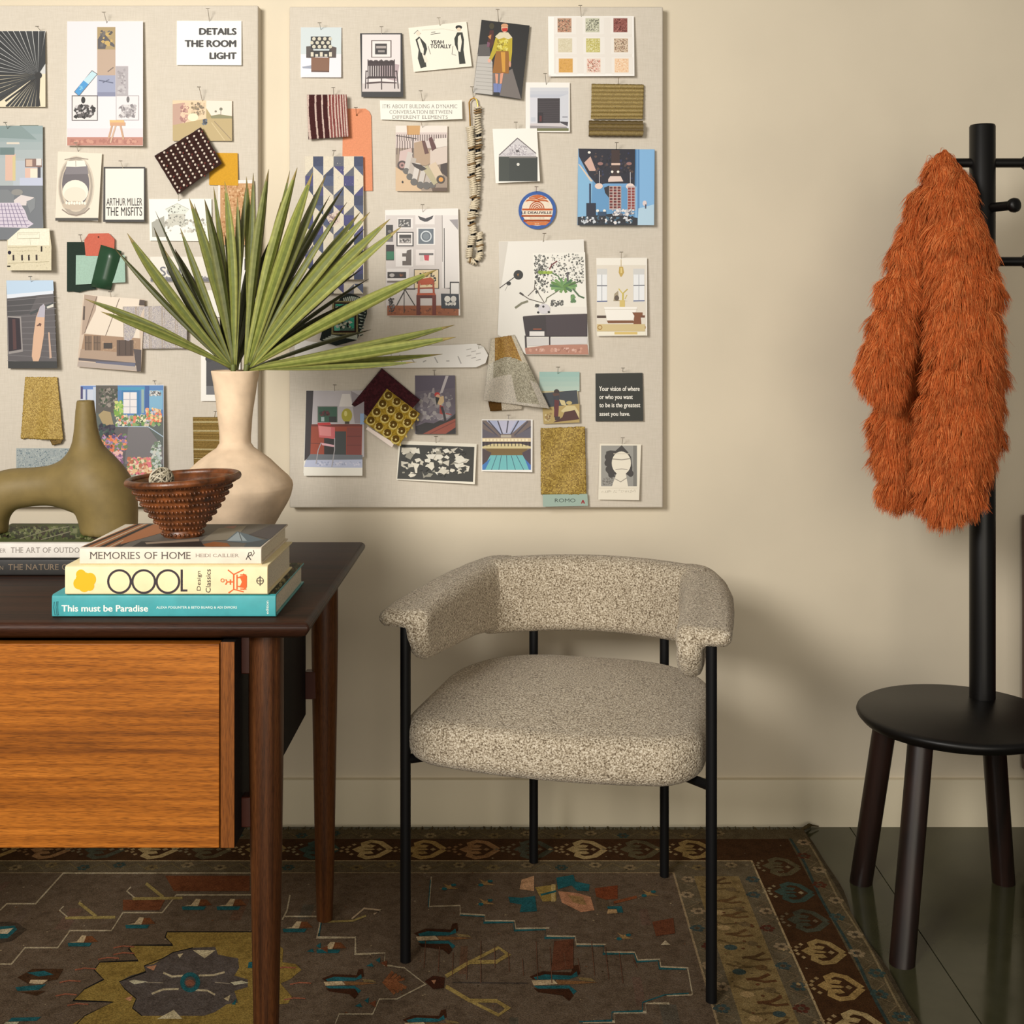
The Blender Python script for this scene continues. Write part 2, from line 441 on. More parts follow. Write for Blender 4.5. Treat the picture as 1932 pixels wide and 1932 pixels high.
def concrete():
    m, ns, ln, b = nodes('green_concrete')
    tc = N(ns, 'ShaderNodeTexCoord')
    n = N(ns, 'ShaderNodeTexNoise', Scale=3.5, Detail=8, Roughness=.65); ln.new(tc.outputs['Object'], n.inputs['Vector'])
    r = ramp(ns, [(.3, (54, 54, 37)), (.55, (68, 67, 46)), (.75, (80, 77, 55))]); ln.new(n.outputs['Fac'], r.inputs[0])
    ln.new(r.outputs[0], b.inputs['Base Color'])
    n2 = N(ns, 'ShaderNodeTexNoise', Scale=9, Detail=4); ln.new(tc.outputs['Object'], n2.inputs['Vector'])
    r2 = ramp(ns, [(.3, (70, 70, 70)), (.7, (115, 115, 115))]); ln.new(n2.outputs['Fac'], r2.inputs[0]); ln.new(r2.outputs[0], b.inputs['Roughness'])
    MATS['green_concrete'] = m
concrete()

# ------------------------------------------------------------------ room
mb = MB(); mb.box(-3.6, 2.8, 0, .12, 0, 3.0)
tag(mb.build('wall_back', 'wall_paint', smooth=0), kind='structure')
mb = MB()
X0s = [-3.6, -1.23, .77, 2.8]; Y0s = [-4.6, -3.3, -1.3, .12]
for i in range(3):
    for j in range(3): mb.box(X0s[i] + .0012, X0s[i + 1] - .0012, Y0s[j] + .0012, Y0s[j + 1] - .0012, -.05, 0)
mb.box(-3.6, 2.8, -4.6, .12, -.06, -.003)
tag(mb.build('floor', 'green_concrete', smooth=0), kind='structure')
mb = MB(); zb = .103
mb.prism([(0, 0), (-.012, 0), (-.012, zb), (-.011, zb + .004), (-.006, zb + .006), (0, zb + .006)], -3.6, 2.8, axis=0)
tag(mb.build('baseboard_back', 'trim_paint', smooth=30), kind='structure')

# ------------------------------------------------------------------ rug (outline and weave traced on the floor plane)
RZ = .008
def R(px, py, z=RZ):
    d = F * (H - z) / (py - CY); return Vector(((px - CX) * d / F, d - DW, z))
zN = (0, 1500, .36232); zO = (600, 1500, .36232); zP = (1232, 1500, .36232)
rg = MB(); rg.col = (96, 84, 66)
rx0, rx1, ry0, ry1 = -1.9, .662, -2.3, -.045
n = 60; right = []
for i in range(n + 1):
    t = i / n; y = ry1 + (ry0 - ry1) * t
    right.append((rx1 + .006 * math.sin(t * 23) + .004 * math.sin(t * 51 + 1) - .010 * math.exp(-(t / .05) ** 2), y))
ol = [(rx0, ry0), (rx0, ry1)] + right
rg.prism(ol, 0.0005, RZ, axis=2, col=(70, 62, 48))
def rp(u, v, e=0.): return (u, v, RZ + e)
BR, BR2, GD, CR, TL, TN, TP, RD, OL = (68, 45, 25), (60, 39, 22), (98, 88, 70), (176, 160, 122), (40, 74, 76), (128, 110, 74), (104, 92, 80), (104, 58, 38), (124, 102, 52)
art = []
def rect(x0, x1, y0, y1, c): art.append(('r', x0, y1, x1, y0, c))
rect(rx0, rx1 - .006, ry0, ry1, (92, 82, 62))
rect(rx0, .61, ry0, ry1 - .052, BR)
rect(rx0, .509, ry0, ry1 - .16, (168, 150, 116)); rect(rx0, .505, ry0, ry1 - .164, GD)
rect(.373, .466, ry0, ry1 - .235, TN)
rect(rx0, .335, ry0, ry1 - .217, (150, 132, 104)); rect(rx0, .331, ry0, ry1 - .221, (98, 84, 70))
rnd = random.Random(4)
for (x0, x1, c) in ((.612, .618, (52, 66, 64)), (.647, .651, (130, 116, 88))):
    art.append(('l', c, x1 - x0, [q for i in range(40) for q in ((x0 + x1) / 2 + .003 * math.sin(i * .9), ry1 - .05 - i * .055)]))
# hooked palmette of the brown border, pointing left
def palmette(cx, cy, s, c1, c2, rot=0., sy=1.):
    def T(q):
        out = []
        for i in range(0, len(q), 2):
            x, y = q[i] * s, q[i + 1] * s * sy
            out += [cx + x * math.cos(rot) - y * math.sin(rot), cy + x * math.sin(rot) + y * math.cos(rot)]
        return out
    for g in (1, -1):
        art.append(('l', c1, .15 * s, T([.50, .01 * g, .24, .36 * g, .02, .43 * g, -.13, .31 * g, -.10, .17 * g, .05, .16 * g, .08, .23 * g])))
    art.append(('p', c1, T([-.36, 0, -.2, .17, -.06, .05, .1, .04, .16, .0, .1, -.04, -.06, -.05, -.2, -.17])))
    art.append(('p', c2, T([.18, 0, .25, .08, .32, 0, .25, -.08])))
    for dx, dy in ((-.34, .25), (-.34, -.25), (-.44, .13), (-.44, -.13), (-.47, 0), (-.58, .09), (-.58, -.09), (-.72, 0.0)):
        art.append(('p', c2, T([dx - .055, dy, dx, dy + .06, dx + .055, dy, dx, dy - .06])))
pc = [((170, 150, 108), (150, 130, 96)), ((92, 84, 62), (120, 108, 84)), ((150, 128, 84), (160, 140, 104)), ((60, 78, 72), (140, 128, 100)), ((176, 154, 108), (156, 134, 98)), ((158, 132, 84), (150, 128, 90)), ((146, 112, 78), (130, 100, 70)), ((72, 74, 62), (110, 98, 78))]
for i in range(19): 
    c = pc[i % 8]; art.append(('L', 16)); palmette(-1.72 + .1168 * i, ry1 - .106, .098, *c)
for i in range(18):
    c = pc[(i * 3 + 1) % 8] if i != 1 else pc[3]; art.append(('L', 16)); palmette(.556, ry1 - .19 - .117 * i, .088, *c, sy=1.05, rot=-.12)
# small rosettes and vine of the guards
def rosette(cx, cy, r, c1, c2):
    art.append(('L', 16))
    for k in range(6):
        t = PI / 3 * k; art.append(('e', cx + r * .62 * math.cos(t), cy + r * .62 * math.sin(t), r * .3, r * .3, c1))
    art.append(('e', cx, cy, r * .22, r * .22, c2))
for i in range(30):
    c = rnd.choice([(140, 124, 98), (150, 130, 104), (58, 76, 74), (88, 50, 34)])
    y = ry1 - .07 - i * .068
    rosette(.632 + .008 * (-1) ** i, y, .017, c, (70, 62, 50))
    art.append(('l', (116, 102, 78), .0022, [.622, y - .01, .644, y - .034, .622, y - .058]))
    y2 = ry1 - .25 - i * .068
    for xx in (.486, .353):
        rosette(xx + .006 * (-1) ** i, y2, .016, rnd.choice([(144, 126, 100), (60, 74, 74), (86, 48, 36)]), (80, 66, 52))
        art.append(('l', (124, 108, 84), .002, [xx - .014, y2 - .01, xx + .014, y2 - .034, xx - .014, y2 - .058]))
for i in range(32):
    x = -1.7 + i * .072
    for yy in (ry1 - .028, ry1 - .189):
        c = rnd.choice([(138, 122, 92), (120, 104, 72), (54, 72, 70), (134, 118, 90)])
        if x < .47: rosette(x, yy + .006 * (-1) ** i, .015, c, (74, 62, 44))
        if x < .45: art.append(('l', (118, 104, 72), .0022, [x + .01, yy - .014, x + .036, yy + .014, x + .062, yy - .014]))
for i in range(26):                                   # tan border: forked twigs and blossoms
    y = ry1 - .26 - i * .075; art.append(('L', 14))
    g = rnd.uniform(-.012, .012); y += rnd.uniform(-.01, .01); tw = rnd.choice([(88, 60, 36), (98, 74, 46), (84, 64, 40)])
    art.append(('l', tw, .008, [.40 + g, y, .425 + g, y + .004, .444 + g, y + .018])); art.append(('l', tw, .007, [.41 + g, y, .43 + g, y - .008, .452 + g, y - .004]))
    art.append(('l', (96, 80, 52), .006, [.38, y - .02, .40, y - .034, .43, y - .03, .455, y - .046]))
    art.append(('e', .398, y - .048, .012, .010, rnd.choice([(96, 74, 44), (156, 134, 96), (58, 72, 70)])))
    art.append(('e', .44, y - .034, .011, .009, rnd.choice([(104, 88, 62), (56, 70, 70), (98, 76, 48)])))
    art.append(('s', 5, .376, y - .06, .463, y, .006, [(98, 82, 54), (150, 130, 94), (90, 60, 38)]))
art.append(('L', 26)); art.append(('s', 900, rx0, ry0, .60, ry1 - .05, .0035, [(150, 134, 108), (70, 56, 40), (104, 70, 48)]))
# abrash of the field
art.append(('L', 9))
for i in range(60):
    x, y = rnd.uniform(-1.5, .25), rnd.uniform(ry0 + .1, ry1 - .25); 
    art.append(('L', 11 + .02 * i)); art.append(('r', x, y + rnd.uniform(.04, .1), min(.328, x + rnd.uniform(.01, .03)), y, rnd.choice([(98, 84, 72), (90, 76, 60), (102, 82, 70), (88, 82, 72), (100, 76, 60)])))
draw(rg, art, lambda u, v, e: rp(u, v, e), 2e-5, 3)
# drawn motifs of the field, measured on the floor
def Z(z, q): return [z[0] + q[i] * z[2] if i % 2 == 0 else z[1] + q[i] * z[2] for i in range(len(q))]
def zart(z, a):
    """art given in the coordinates of an enlarged region -> photograph pixels"""
    ox, oy, s = z; out = []
    for k in a:
        if k[0] in 'rtTgS':
            o = 2 if k[0] in 'tTS' else 1
            q = k[o:o + 4]; out.append((*k[:o], ox + q[0] * s, oy + q[1] * s, ox + q[2] * s, oy + q[3] * s, *k[o + 4:]))
        elif k[0] == 'p': out.append(('p', k[1], Z(z, k[2])))
        elif k[0] == 'l': out.append(('l', k[1], k[2] * s, Z(z, k[3])))
        elif k[0] == 'e': out.append(('e', ox + k[1] * s, oy + k[2] * s, k[3] * s, k[4] * s, k[5]))
        elif k[0] == 'o': out.append(('o', ox + k[1] * s, oy + k[2] * s, k[3] * s, k[4] * s, *k[5:]))
        elif k[0] == 'L': out.append(k)
        elif k[0] == 's': out.append(('s', k[1], ox + k[2] * s, oy + k[3] * s, ox + k[4] * s, oy + k[5] * s, k[6] * s, k[7]))
    return out
LC = (170, 158, 134); TE = (36, 92, 100); PK = (176, 128, 98)
def cup(x, y, s=1., w=True):          # little footed cup with a teal base line
    return [('L', 24), ('p', (112, 70, 42), [x + 60 * s, y - 46 * s, x + 120 * s, y - 46 * s, x + 150 * s, y - 16 * s, x + 60 * s, y - 14 * s]),
            ('p', (190, 172, 140) if w else PK, [x, y - 12 * s, x + 40 * s, y - 18 * s, x + 66 * s, y - 50 * s, x + 90 * s, y - 48 * s, x + 76 * s, y - 12 * s]),
            ('p', TE, [x - 8 * s, y - 10 * s, x + 118 * s, y - 10 * s, x + 106 * s, y + 8 * s, x - 4 * s, y + 8 * s])]
a = [('l', LC, 7, [0, 600, 35, 566, 185, 566, 330, 406, 1310, 406]),
     ('l', LC, 7, [0, 880, 60, 880, 130, 795, 300, 795, 365, 706, 580, 706, 640, 612, 845, 612, 918, 520, 1310, 520]),
     ('p', (112, 66, 40), [860, 420, 1300, 420, 1300, 500, 905, 500]),
     ('p', (110, 66, 42), [640, 545, 860, 545, 830, 600, 640, 600])]
for x, y in ((340, 640), (690, 540)):
    a += [('l', (150, 134, 84), 14, [x, y, x + 260, y - 4]), ('l', (150, 134, 84), 16, [x + 160, y - 8, x + 70, y - 80]), ('l', LC, 7, [x + 10, y - 6, x - 30, y - 40, x - 8, y - 62])]
for x, y in ((955, 590), (1135, 590), (660, 686), (360, 780), (1480, 706), (1655, 814)): a += cup(x, y)
a += [('l', LC, 8, [1510, 520, 1495, 600, 1470, 650]), ('l', LC, 8, [1480, 632, 1672, 632, 1650, 742, 1852, 742, 1852, 828, 1932, 828]),
      ('l', TE, 5, [1676, 640, 1660, 736])]
YL = (138, 116, 60)
a += [('L', 4), ('p', YL, [870, 712, 1320, 712, 1320, 1192, 380, 1192, 440, 1150, 590, 1078, 380, 1070, 440, 1010, 540, 960, 490, 910, 520, 870, 720, 862, 670, 800, 690, 782, 900, 782, 860, 740]),
      ('p', YL, [1450, 780, 1475, 800, 1470, 870, 1540, 880, 1570, 910, 1510, 960, 1460, 980, 1520, 1050, 1500, 1085, 1450, 1090]),
      ('l', K0, 5, [870, 712, 860, 740, 900, 782, 690, 782, 670, 800, 720, 862, 520, 870, 490, 910, 540, 960, 440, 1010, 380, 1070, 590, 1078, 440, 1150, 400, 1192]),
      ('l', K0, 5, [870, 712, 1310, 712]),
      ('p', (86, 78, 74), [1005, 795, 1120, 790, 1135, 830, 1180, 840, 1240, 850, 1245, 900, 1220, 940, 1290, 960, 1290, 1000, 1220, 1020, 1240, 1080, 1180, 1090, 1120, 1130, 1060, 1150, 740, 1150, 690, 1110, 710, 1060, 650, 1010, 620, 972, 680, 940, 760, 920, 750, 890, 800, 880, 850, 850, 900, 820]),
      ('l', K0, 5, [1005, 795, 900, 820, 850, 850, 750, 890, 760, 920, 620, 972, 650, 1010, 710, 1060, 690, 1110, 740, 1150]),
      ('p', (190, 178, 146), [1005, 808, 1122, 808, 1065, 850]), ('p', (190, 178, 146), [820, 1165, 950, 1165, 905, 1118]),
      ('p', (196, 184, 158), [670, 968, 700, 962, 770, 972, 700, 986]), ('l', (150, 140, 124), 4, [760, 975, 850, 978]),
      ('p', (196, 184, 158), [1200, 975, 1260, 966, 1295, 978, 1220, 990]), ('l', (150, 140, 124), 4, [1120, 975, 1200, 982]),
      ('l', (180, 168, 140), 10, [850, 925, 895, 945, 960, 940]), ('l', (180, 168, 140), 10, [1035, 940, 1110, 938, 1170, 922]),
      ('l', (180, 168, 140), 10, [790, 1035, 850, 1012, 930, 1010]), ('l', (180, 168, 140), 10, [1000, 1015, 1080, 1018, 1120, 1040]),
      ('o', 990, 975, 52, 30, TE), ('e', 990, 978, 24, 18, (130, 84, 66)),
      ('p', PK, [760, 895, 815, 885, 800, 915]), ('p', PK, [650, 1060, 690, 1045, 680, 1075]), ('p', TE, [1295, 870, 1318, 868, 1312, 900, 1290, 900]),
      ('p', (186, 172, 140), [925, 830, 955, 824, 935, 850]), ('p', (186, 172, 140), [1165, 1060, 1200, 1040, 1190, 1075]), ('p', TE, [1205, 1090, 1232, 1060, 1225, 1092])]
for (x, y) in ((440, 905), (360, 970), (340, 1040), (640, 790), (640, 825), (560, 850), (400, 1090), (1480, 900), (1560, 980), (1530, 1060)):
    a += [('l', (148, 92, 70), 7, [x - 50, y + 6, x, y - 4, x + 60, y])]
# winged brackets, left edge and middle
a += [('L', 4), ('p', (70, 48, 30), [90, 950, 170, 905, 330, 905, 300, 960, 150, 985]), ('p', TE, [140, 925, 230, 915, 280, 935, 200, 945]), ('p', (190, 170, 140), [160, 962, 250, 962, 220, 985, 150, 980]),
      ('p', TE, [80, 1000, 240, 985, 200, 1015, 90, 1020]), ('p', (70, 48, 30), [95, 1025, 240, 1020, 190, 1045]), ('p', TE, [60, 1160, 215, 1155, 190, 1175, 40, 1180]), ('p', (200, 186, 160), [30, 1182, 100, 1180, 90, 1192, 20, 1192]),
      ('p', (70, 60, 50), [0, 660, 90, 665, 140, 700, 60, 760, 0, 770]), ('p', TE, [0, 685, 75, 680, 90, 700, 40, 745, 0, 748]), ('p', (190, 176, 150), [0, 700, 70, 692, 40, 722, 0, 722])]
px = zart(zN, a)
b = [('l', LC, 7, [590, 425, 578, 580, 740, 575, 740, 620, 870, 625, 870, 658, 1025, 655, 1030, 698, 1205, 692, 1190, 736, 1340, 736, 1345, 778, 1500, 778, 1490, 820, 1650, 818, 1665, 860, 1780, 855, 1785, 896, 1925, 900, 1950, 1040]),
     ('l', TE, 5, [586, 440, 574, 585]), ('l', TE, 6, [740, 625, 865, 632, 862, 664, 1018, 662, 1022, 705, 1185, 700, 1180, 744, 1335, 744]), ('l', TE, 6, [1345, 785, 1488, 785, 1484, 826, 1645, 826, 1660, 868, 1770, 862, 1778, 903, 1915, 906]),
     ('l', LC, 7, [1950, 1040, 1815, 1045, 1830, 1085, 1705, 1085, 1710, 1130, 1540, 1135, 1545, 1180, 1380, 1185]), ('l', TE, 6, [1930, 1032, 1806, 1040, 1690, 1080, 1690, 1125, 1530, 1130, 1530, 1175, 1360, 1180]),
     ('l', LC, 6, [0, 640, 12, 640, 5, 720]), ('l', LC, 6, [195, 735, 192, 828, 350, 822, 345, 885, 450, 900, 560, 985, 410, 1062, 320, 1062, 285, 1140, 110, 1140, 90, 1190]),
     ('p', (190, 150, 116), [1060, 440, 1125, 420, 1125, 500, 1050, 490]), ('p', (150, 128, 70), [1130, 480, 1240, 465, 1240, 550, 1170, 555]), ('p', (180, 160, 110), [1215, 465, 1235, 465, 1235, 555, 1215, 555]),
     ('p', TE, [1240, 430, 1330, 415, 1340, 450, 1415, 465, 1410, 500, 1350, 498, 1320, 470, 1250, 490]), ('p', TE, [990, 530, 1060, 535, 1130, 525, 1140, 605, 1050, 610, 1060, 570, 1000, 560]),
     ('l', TE, 10, [1160, 520, 1240, 500]), ('p', PK, [1250, 500, 1350, 510, 1420, 530, 1440, 600, 1370, 610, 1270, 560]), ('p', (150, 120, 80), [1300, 520, 1380, 530, 1400, 575, 1330, 560]),
     ('p', (116, 62, 36), [1440, 485, 1560, 470, 1560, 540, 1500, 545, 1450, 530]), ('l', (128, 74, 44), 14, [1540, 560, 1660, 530]),
     ('p', TE, [1505, 580, 1580, 578, 1590, 612, 1560, 612, 1555, 592, 1510, 592]), ('p', (180, 150, 110), [1510, 595, 1555, 595, 1560, 615, 1505, 618])]
for (x, y, c) in ((680, 480, TN), (870, 460, TN), (870, 560, TN), (1590, 740, TN), (1720, 515, (170, 130, 90))):
    for k in range(5):
        t = 2 * PI * k / 5 + .3; b.append(('L', 20 + k)); b.append(('p', (150, 122, 80), [x, y - 8, x + 46 * math.cos(t) * 1.2, y + 30 * math.sin(t), x, y + 8]))
    b += [('e', x - 22, y + 8, 14, 8, TE), ('e', x + 26, y - 12, 14, 7, TE)]
for (x, y, s) in ((500, 745, 1.), (1100, 975, 1.15), (20, 980, .95), (440, 1195, 1.)):
    f = lambda q: [x + q[i] * s if i % 2 == 0 else y + q[i] * s for i in range(len(q))]
    b += [('L', 20), ('p', (62, 36, 20), f([0, -25, 60, -50, 190, -45, 200, -75, 225, -80, 230, -38, 190, -22, 20, -12])), ('p', TE, f([20, -22, 70, -36, 190, -30, 215, -50, 220, -28, 180, -14, 30, -12])),
          ('p', (186, 166, 134), f([10, -8, 110, -12, 130, 8, 20, 14])), ('p', (128, 92, 58), f([120, -10, 220, -6, 310, 0, 220, 8, 130, 10])), ('p', TN, f([220, -24, 280, -18, 300, -4, 230, -8])),
          ('p', TE, f([20, 16, 180, 14, 215, 40, 200, 55, 180, 28, 40, 30])), ('p', (62, 36, 20), f([20, 28, 180, 30, 200, 60, 180, 85, 150, 60, 40, 45]))]
for sgn in (-1, 1):
    b += [('l', (150, 130, 78), 20, [665, 970 + sgn * 26, 790, 970 + sgn * 100, 935, 970 + sgn * 102]), ('l', (150, 130, 78), 16, [790, 970 + sgn * 100, 940, 970 + sgn * 176, 990, 970 + sgn * 140, 930, 970 + sgn * 102])]
b += [('p', (62, 34, 22), [555, 970, 600, 940, 660, 950, 655, 1005, 600, 1010]), ('p', PK, [590, 965, 615, 962, 605, 985]), ('l', (70, 62, 56), 6, [700, 975, 1090, 980])]
for k in range(4): b.append(('l', (132, 84, 54), 16, [390 + 20 * k, 920 + 12 * k, 345 + 18 * k, 975, 400 + 20 * k, 1035 - 10 * k]))
for (x, y) in ((300, 860), (240, 1070), (-10, 785)): b += [('p', TE, [x, y, x + 24, y - 16, x + 22, y + 14]), ('p', TE, [x - 50, y + 30, x - 20, y + 14, x - 10, y + 34]), ('p', (110, 66, 44), [x + 24, y + 14, x + 60, y, x + 60, y + 36])]
b += [('l', (180, 160, 134), 8, [175, 645, 240, 590, 330, 600, 290, 620]), ('l', (150, 134, 84), 10, [30, 660, 180, 655, 250, 628])]
b += [('p', (98, 60, 42), [1230, 760, 1330, 750, 1330, 905, 1215, 915]), ('p', (104, 62, 42), [1740, 660, 1850, 640, 1860, 720, 1760, 735]), ('p', (190, 176, 150), [1785, 780, 1835, 780, 1808, 756])]
px += zart(zO, b)
for i in range(16): px += zart(zO, [('l', (104, 74, 58), 4, [560 + i * 72, 760 + (i % 4) * 30, 552 + i * 74, 900 + (i % 5) * 20])])
draw(rg, px, lambda u, v, e: R(u, v, RZ + .0007 + e), 1.5e-5, 5)
# short fringe at the wall end
rnd = random.Random(9)
for i in range(420):
    x = rx0 + (rx1 - rx0) * i / 420 + rnd.uniform(-.002, .002); l = rnd.uniform(.018, .034); dx = rnd.uniform(-.008, .008)
    rg.tube([(x, ry1, .005), (x + dx * .5, ry1 + l * .5, .004), (x + dx, ry1 + l, .0015)], [.0016, .0014, .0006], 4, col=rnd.choice([(92, 84, 58), (78, 72, 46), (106, 96, 70)]))
for (dx, dy, dz) in ((.02, .012, .012), (.035, .02, .014), (.045, .025, .01), (.028, .028, .008)):
    rg.tube([(.652, ry1 + .002, .006), (.652 + dx * .6, ry1 + dy * .7, dz), (.652 + dx, ry1 + dy, dz * .5)], [.003, .0025, .001], 5, col=(84, 74, 50))
rg.c = [tuple(min(235, v * 1.24) for v in c) for c in rg.c]
tag(rg.build('area_rug', 'rug_wool', smooth=0, colour=True), 'faded oriental wool rug with brown palmette border lying under the desk and chair', 'rug')
# ------------------------------------------------------------------ desk
RL = RZ + .0018
DT = .73                                   # desk top height
desk = thing('writing_desk', 'mid century walnut desk with dark top and teak drawer pedestal, standing on the rug', 'desk', (-.9, -.76, 0))
yf, yb = 1.722 - DW, 2.374 - DW; dx0, dx1 = -1.62, -.289
mb = MB()
def slab(ins, z): return [(dx0 + ins, yf + ins, z), (dx1 - ins, yf + ins, z), (dx1 - ins, yb - ins, z), (dx0 + ins, yb - ins, z)]
rings = [slab(.022, DT - .026), slab(.006, DT - .019), slab(.0, DT - .010), slab(.0015, DT - .003), slab(.006, DT)]
vs = [p for r in rings for p in r]; fs = [(3, 2, 1, 0), (16, 17, 18, 19)]
for i in range(4):
    for k in range(4): fs.append((i * 4 + k, i * 4 + (k + 1) % 4, (i + 1) * 4 + (k + 1) % 4, (i + 1) * 4 + k))
mb.add(vs, fs); mb.build('desk_top', 'walnut_top', desk, bevel=.003, seg=2)
zt = DT - .026
def pedestal(x0, x1):
    y0, y1 = 1.738 - DW, 2.33 - DW; z0 = .407; m = MB()
    m.box(x0, x0 + .02, y0, y1, z0, zt - .004); m.box(x1 - .02, x1, y0, y1, z0, zt - .004)
    m.box(x0 + .02, x1 - .02, y0 + .02, y1, z0, z0 + .018); m.box(x0 + .02, x1 - .02, y1 - .012, y1, z0 + .018, zt - .004)
    p = m.build('pedestal', 'walnut_shaded', desk, bevel=.0012)
    for sx in (x0, x1 - .02):
        e = MB(); e.box(sx, sx + .02, y0 - .0035, y0 - .0005, z0, zt - .004); e.build('edge_band', 'teak_edge', p, bevel=.0008)
    f = MB(); f.box(x0 + .0215, x1 - .0215, y0 - .004, y0 + .016, z0 + .0005, zt - .006); f.build('drawer_front', 'teak_front', p, bevel=.001)
pedestal(-.86, -.398); pedestal(-1.52, -1.06)
def desk_leg(x, y):
    m = MB(); m.lathe([(.0255, zt), (.0255, zt - .15), (.0235, zt - .3), (.019, .15), (.0155, RL + .002), (.0145, RL)], x, y, 24)
    m.build('leg', 'walnut_leg', desk)
for x in (-.364, -1.545):
    for y in (1.79 - DW, 2.343 - DW): desk_leg(x, y)
for sx, a, b in ((1, -.398, -.364), (-1, -1.545, -1.52)):
    for (y, z0, z1) in ((1.79 - DW, zt - .062, zt), (1.79 - DW, .418, .462), (2.335 - DW, .438, .49)):
        m = MB(); m.box(a - .001, b, y - .011, y + .011, z0, z1); m.build('stretcher', 'mahogany', desk, bevel=.0015)
m = MB(); m.box(-1.06, -.86, 1.80 - DW, 1.82 - DW, zt - .07, zt); m.build('apron', 'walnut_shaded', desk, bevel=.001)

# ------------------------------------------------------------------ chair
CA = math.atan2(-.239, .971)
chair = thing('armchair', 'beige boucle barrel armchair on thin black metal legs', 'chair', (.1235, -.4645, RL), CA)
LZ = RL
def L(p): return (p[0], p[1], p[2] - LZ)
def mesh_np(name, m, parent, vs, fs, smooth=180, flip=False):
    mb = MB(); mb.v = [tuple(v) for v in vs]; mb.f = fs; mb.c = [(255, 255, 255)] * len(fs)
    return mb.build(name, m, parent, smooth=smooth, local=True)
def seat_f(X, Y, Zz):
    Zz = Zz + LZ
    q = Y + .028 * (1 - ((X + .011) / .27) ** 2) * np.clip(-Y / .15, 0, 1)
    rr = np.where(q < 0, .075, .20)
    qx, qy = np.abs(X + .011) - .270 + rr, np.abs(q + .012) - .243 + rr
    d2 = np.minimum(np.maximum(qx, qy), 0) + np.sqrt(np.maximum(qx, 0) ** 2 + np.maximum(qy, 0) ** 2) - rr
    dome = .022 * np.clip(1 - (X / .27) ** 2, 0, 1) * np.clip(1 - (Y / .25) ** 2, 0, 1)
    zt_, zb_ = .452 + dome, .372 - .004 * np.clip(1 - (X / .27) ** 2, 0, 1)
    zc = (zt_ + zb_) / 2; h = (zt_ - zb_) / 2; r = .03
    a, b = d2 + r, np.abs(Zz - zc) - h + r
    return np.minimum(np.maximum(a, b), 0) + np.sqrt(np.maximum(a, 0) ** 2 + np.maximum(b, 0) ** 2) - r
vs, fs = surface(seat_f, (-.30, -.32, .34 - LZ), (.30, .26, .50 - LZ), .008)
seat = mesh_np('seat', 'boucle', chair, vs, fs)
# piping along the front right corner of the seat
def near(X, Y, path):
    best = np.full(X.shape, 9.); S_ = np.zeros(X.shape); Tt = np.zeros(X.shape); tot = len(path) - 1
    for i in range(tot):
        a, b = np.array(path[i]), np.array(path[i + 1]); d = b - a; l2 = d @ d
        t = np.clip(((X - a[0]) * d[0] + (Y - a[1]) * d[1]) / l2, 0, 1)
        ex, ey = X - a[0] - d[0] * t, Y - a[1] - d[1] * t; dd = np.sqrt(ex * ex + ey * ey)
        k = dd < best; best = np.where(k, dd, best)
        S_ = np.where(k, np.sign(d[0] * ey - d[1] * ex) * dd, S_); Tt = np.where(k, (i + t) / tot, Tt)
    return best, S_, Tt
def arc_y(x): return .25 - 1.55 * x * x
bpath = [(x, arc_y(x)) for x in np.linspace(.225, -.225, 15)]
def back_f(X, Y, Zz):
    Zz = Zz + LZ
    d, s, t = near(X, Y, bpath)                       # s < 0 outside of the curve
    so = -s; over = np.maximum(np.abs(X) - .235, 0)
    x2 = np.abs(2 * t - 1)
    zt_ = .655 + .003 * (1 - x2 ** 2); zb_ = .502
    p = rbox(so, Zz - (zt_ + zb_) / 2, .030, (zt_ - zb_) / 2, .029)
    l = rbox(so - .020, Zz - (zt_ - .032), .044, .031, .030)
    f = smin(p, l, .02)
    return np.maximum(f, np.abs(X) - .232) 
vs, fs = surface(back_f, (-.27, .08, .47 - LZ), (.27, .36, .70 - LZ), .008)
mesh_np('backrest', 'boucle', chair, vs, fs)
def arm(sg):
    path = [(sg * x_ - .008, y_) for x_, y_ in [(1 * .196, .205), (.215, .15), (.226, .08), (.234, -.03), (.240, -.14), (.243, -.232)]]
    def f(X, Y, Zz):
        Zz = Zz + LZ
        d, s, t = near(X, Y, path); so = s * sg
        u = np.clip(t, 0, 1)
        zt_ = .657 - .018 * u ** 1.4; zb_ = .498 + .048 * u ** .8 + .03 * np.clip((u - .9) / .1, 0, 1) ** 2
        p = rbox(so, Zz - (zt_ + zb_) / 2, .022, (zt_ - zb_) / 2, .0215)
        ph = .066 + (.0158 - .066) * np.clip(u * 1.15, 0, 1) ** .8
        l = rbox(so - .025, Zz - (zt_ - ph), .047, ph, np.minimum(ph, .046) * .98)
        g = smin(p, l, .012)
        yend = -.242
        a, b = g + .019, (yend - Y) + .019
        g2 = np.minimum(np.maximum(a, b), 0) + np.sqrt(np.maximum(a, 0) ** 2 + np.maximum(b, 0) ** 2) - .019
        return np.maximum(g2, d - .2)
    x0, x1 = (.13, .36) if sg > 0 else (-.38, -.13)
    vs, fs = surface(f, (x0, -.30, .46 - LZ), (x1, .27, .70 - LZ), .0075)
    mesh_np('armrest', 'boucle', chair, vs, fs)
arm(-1); arm(1)
for x in (-.272, .272):
    m = MB(); m.tube([L((x, -.228, RL)), L((x, -.228, .61))], .0095, 16); m.build('leg', 'black_metal', chair, local=True)
for x in (-.139, .139):
    m = MB(); m.tube([L((x, .222, RL)), L((x, .222, .53))], .0095, 16); m.build('leg', 'black_metal', chair, local=True)
m = MB()
for sx in (-1, 1):
    m.tube([L((sx * .270, -.226, .372)), L((sx * .225, -.18, .367)), L((sx * .139, .222, .367))], .0085, 10)
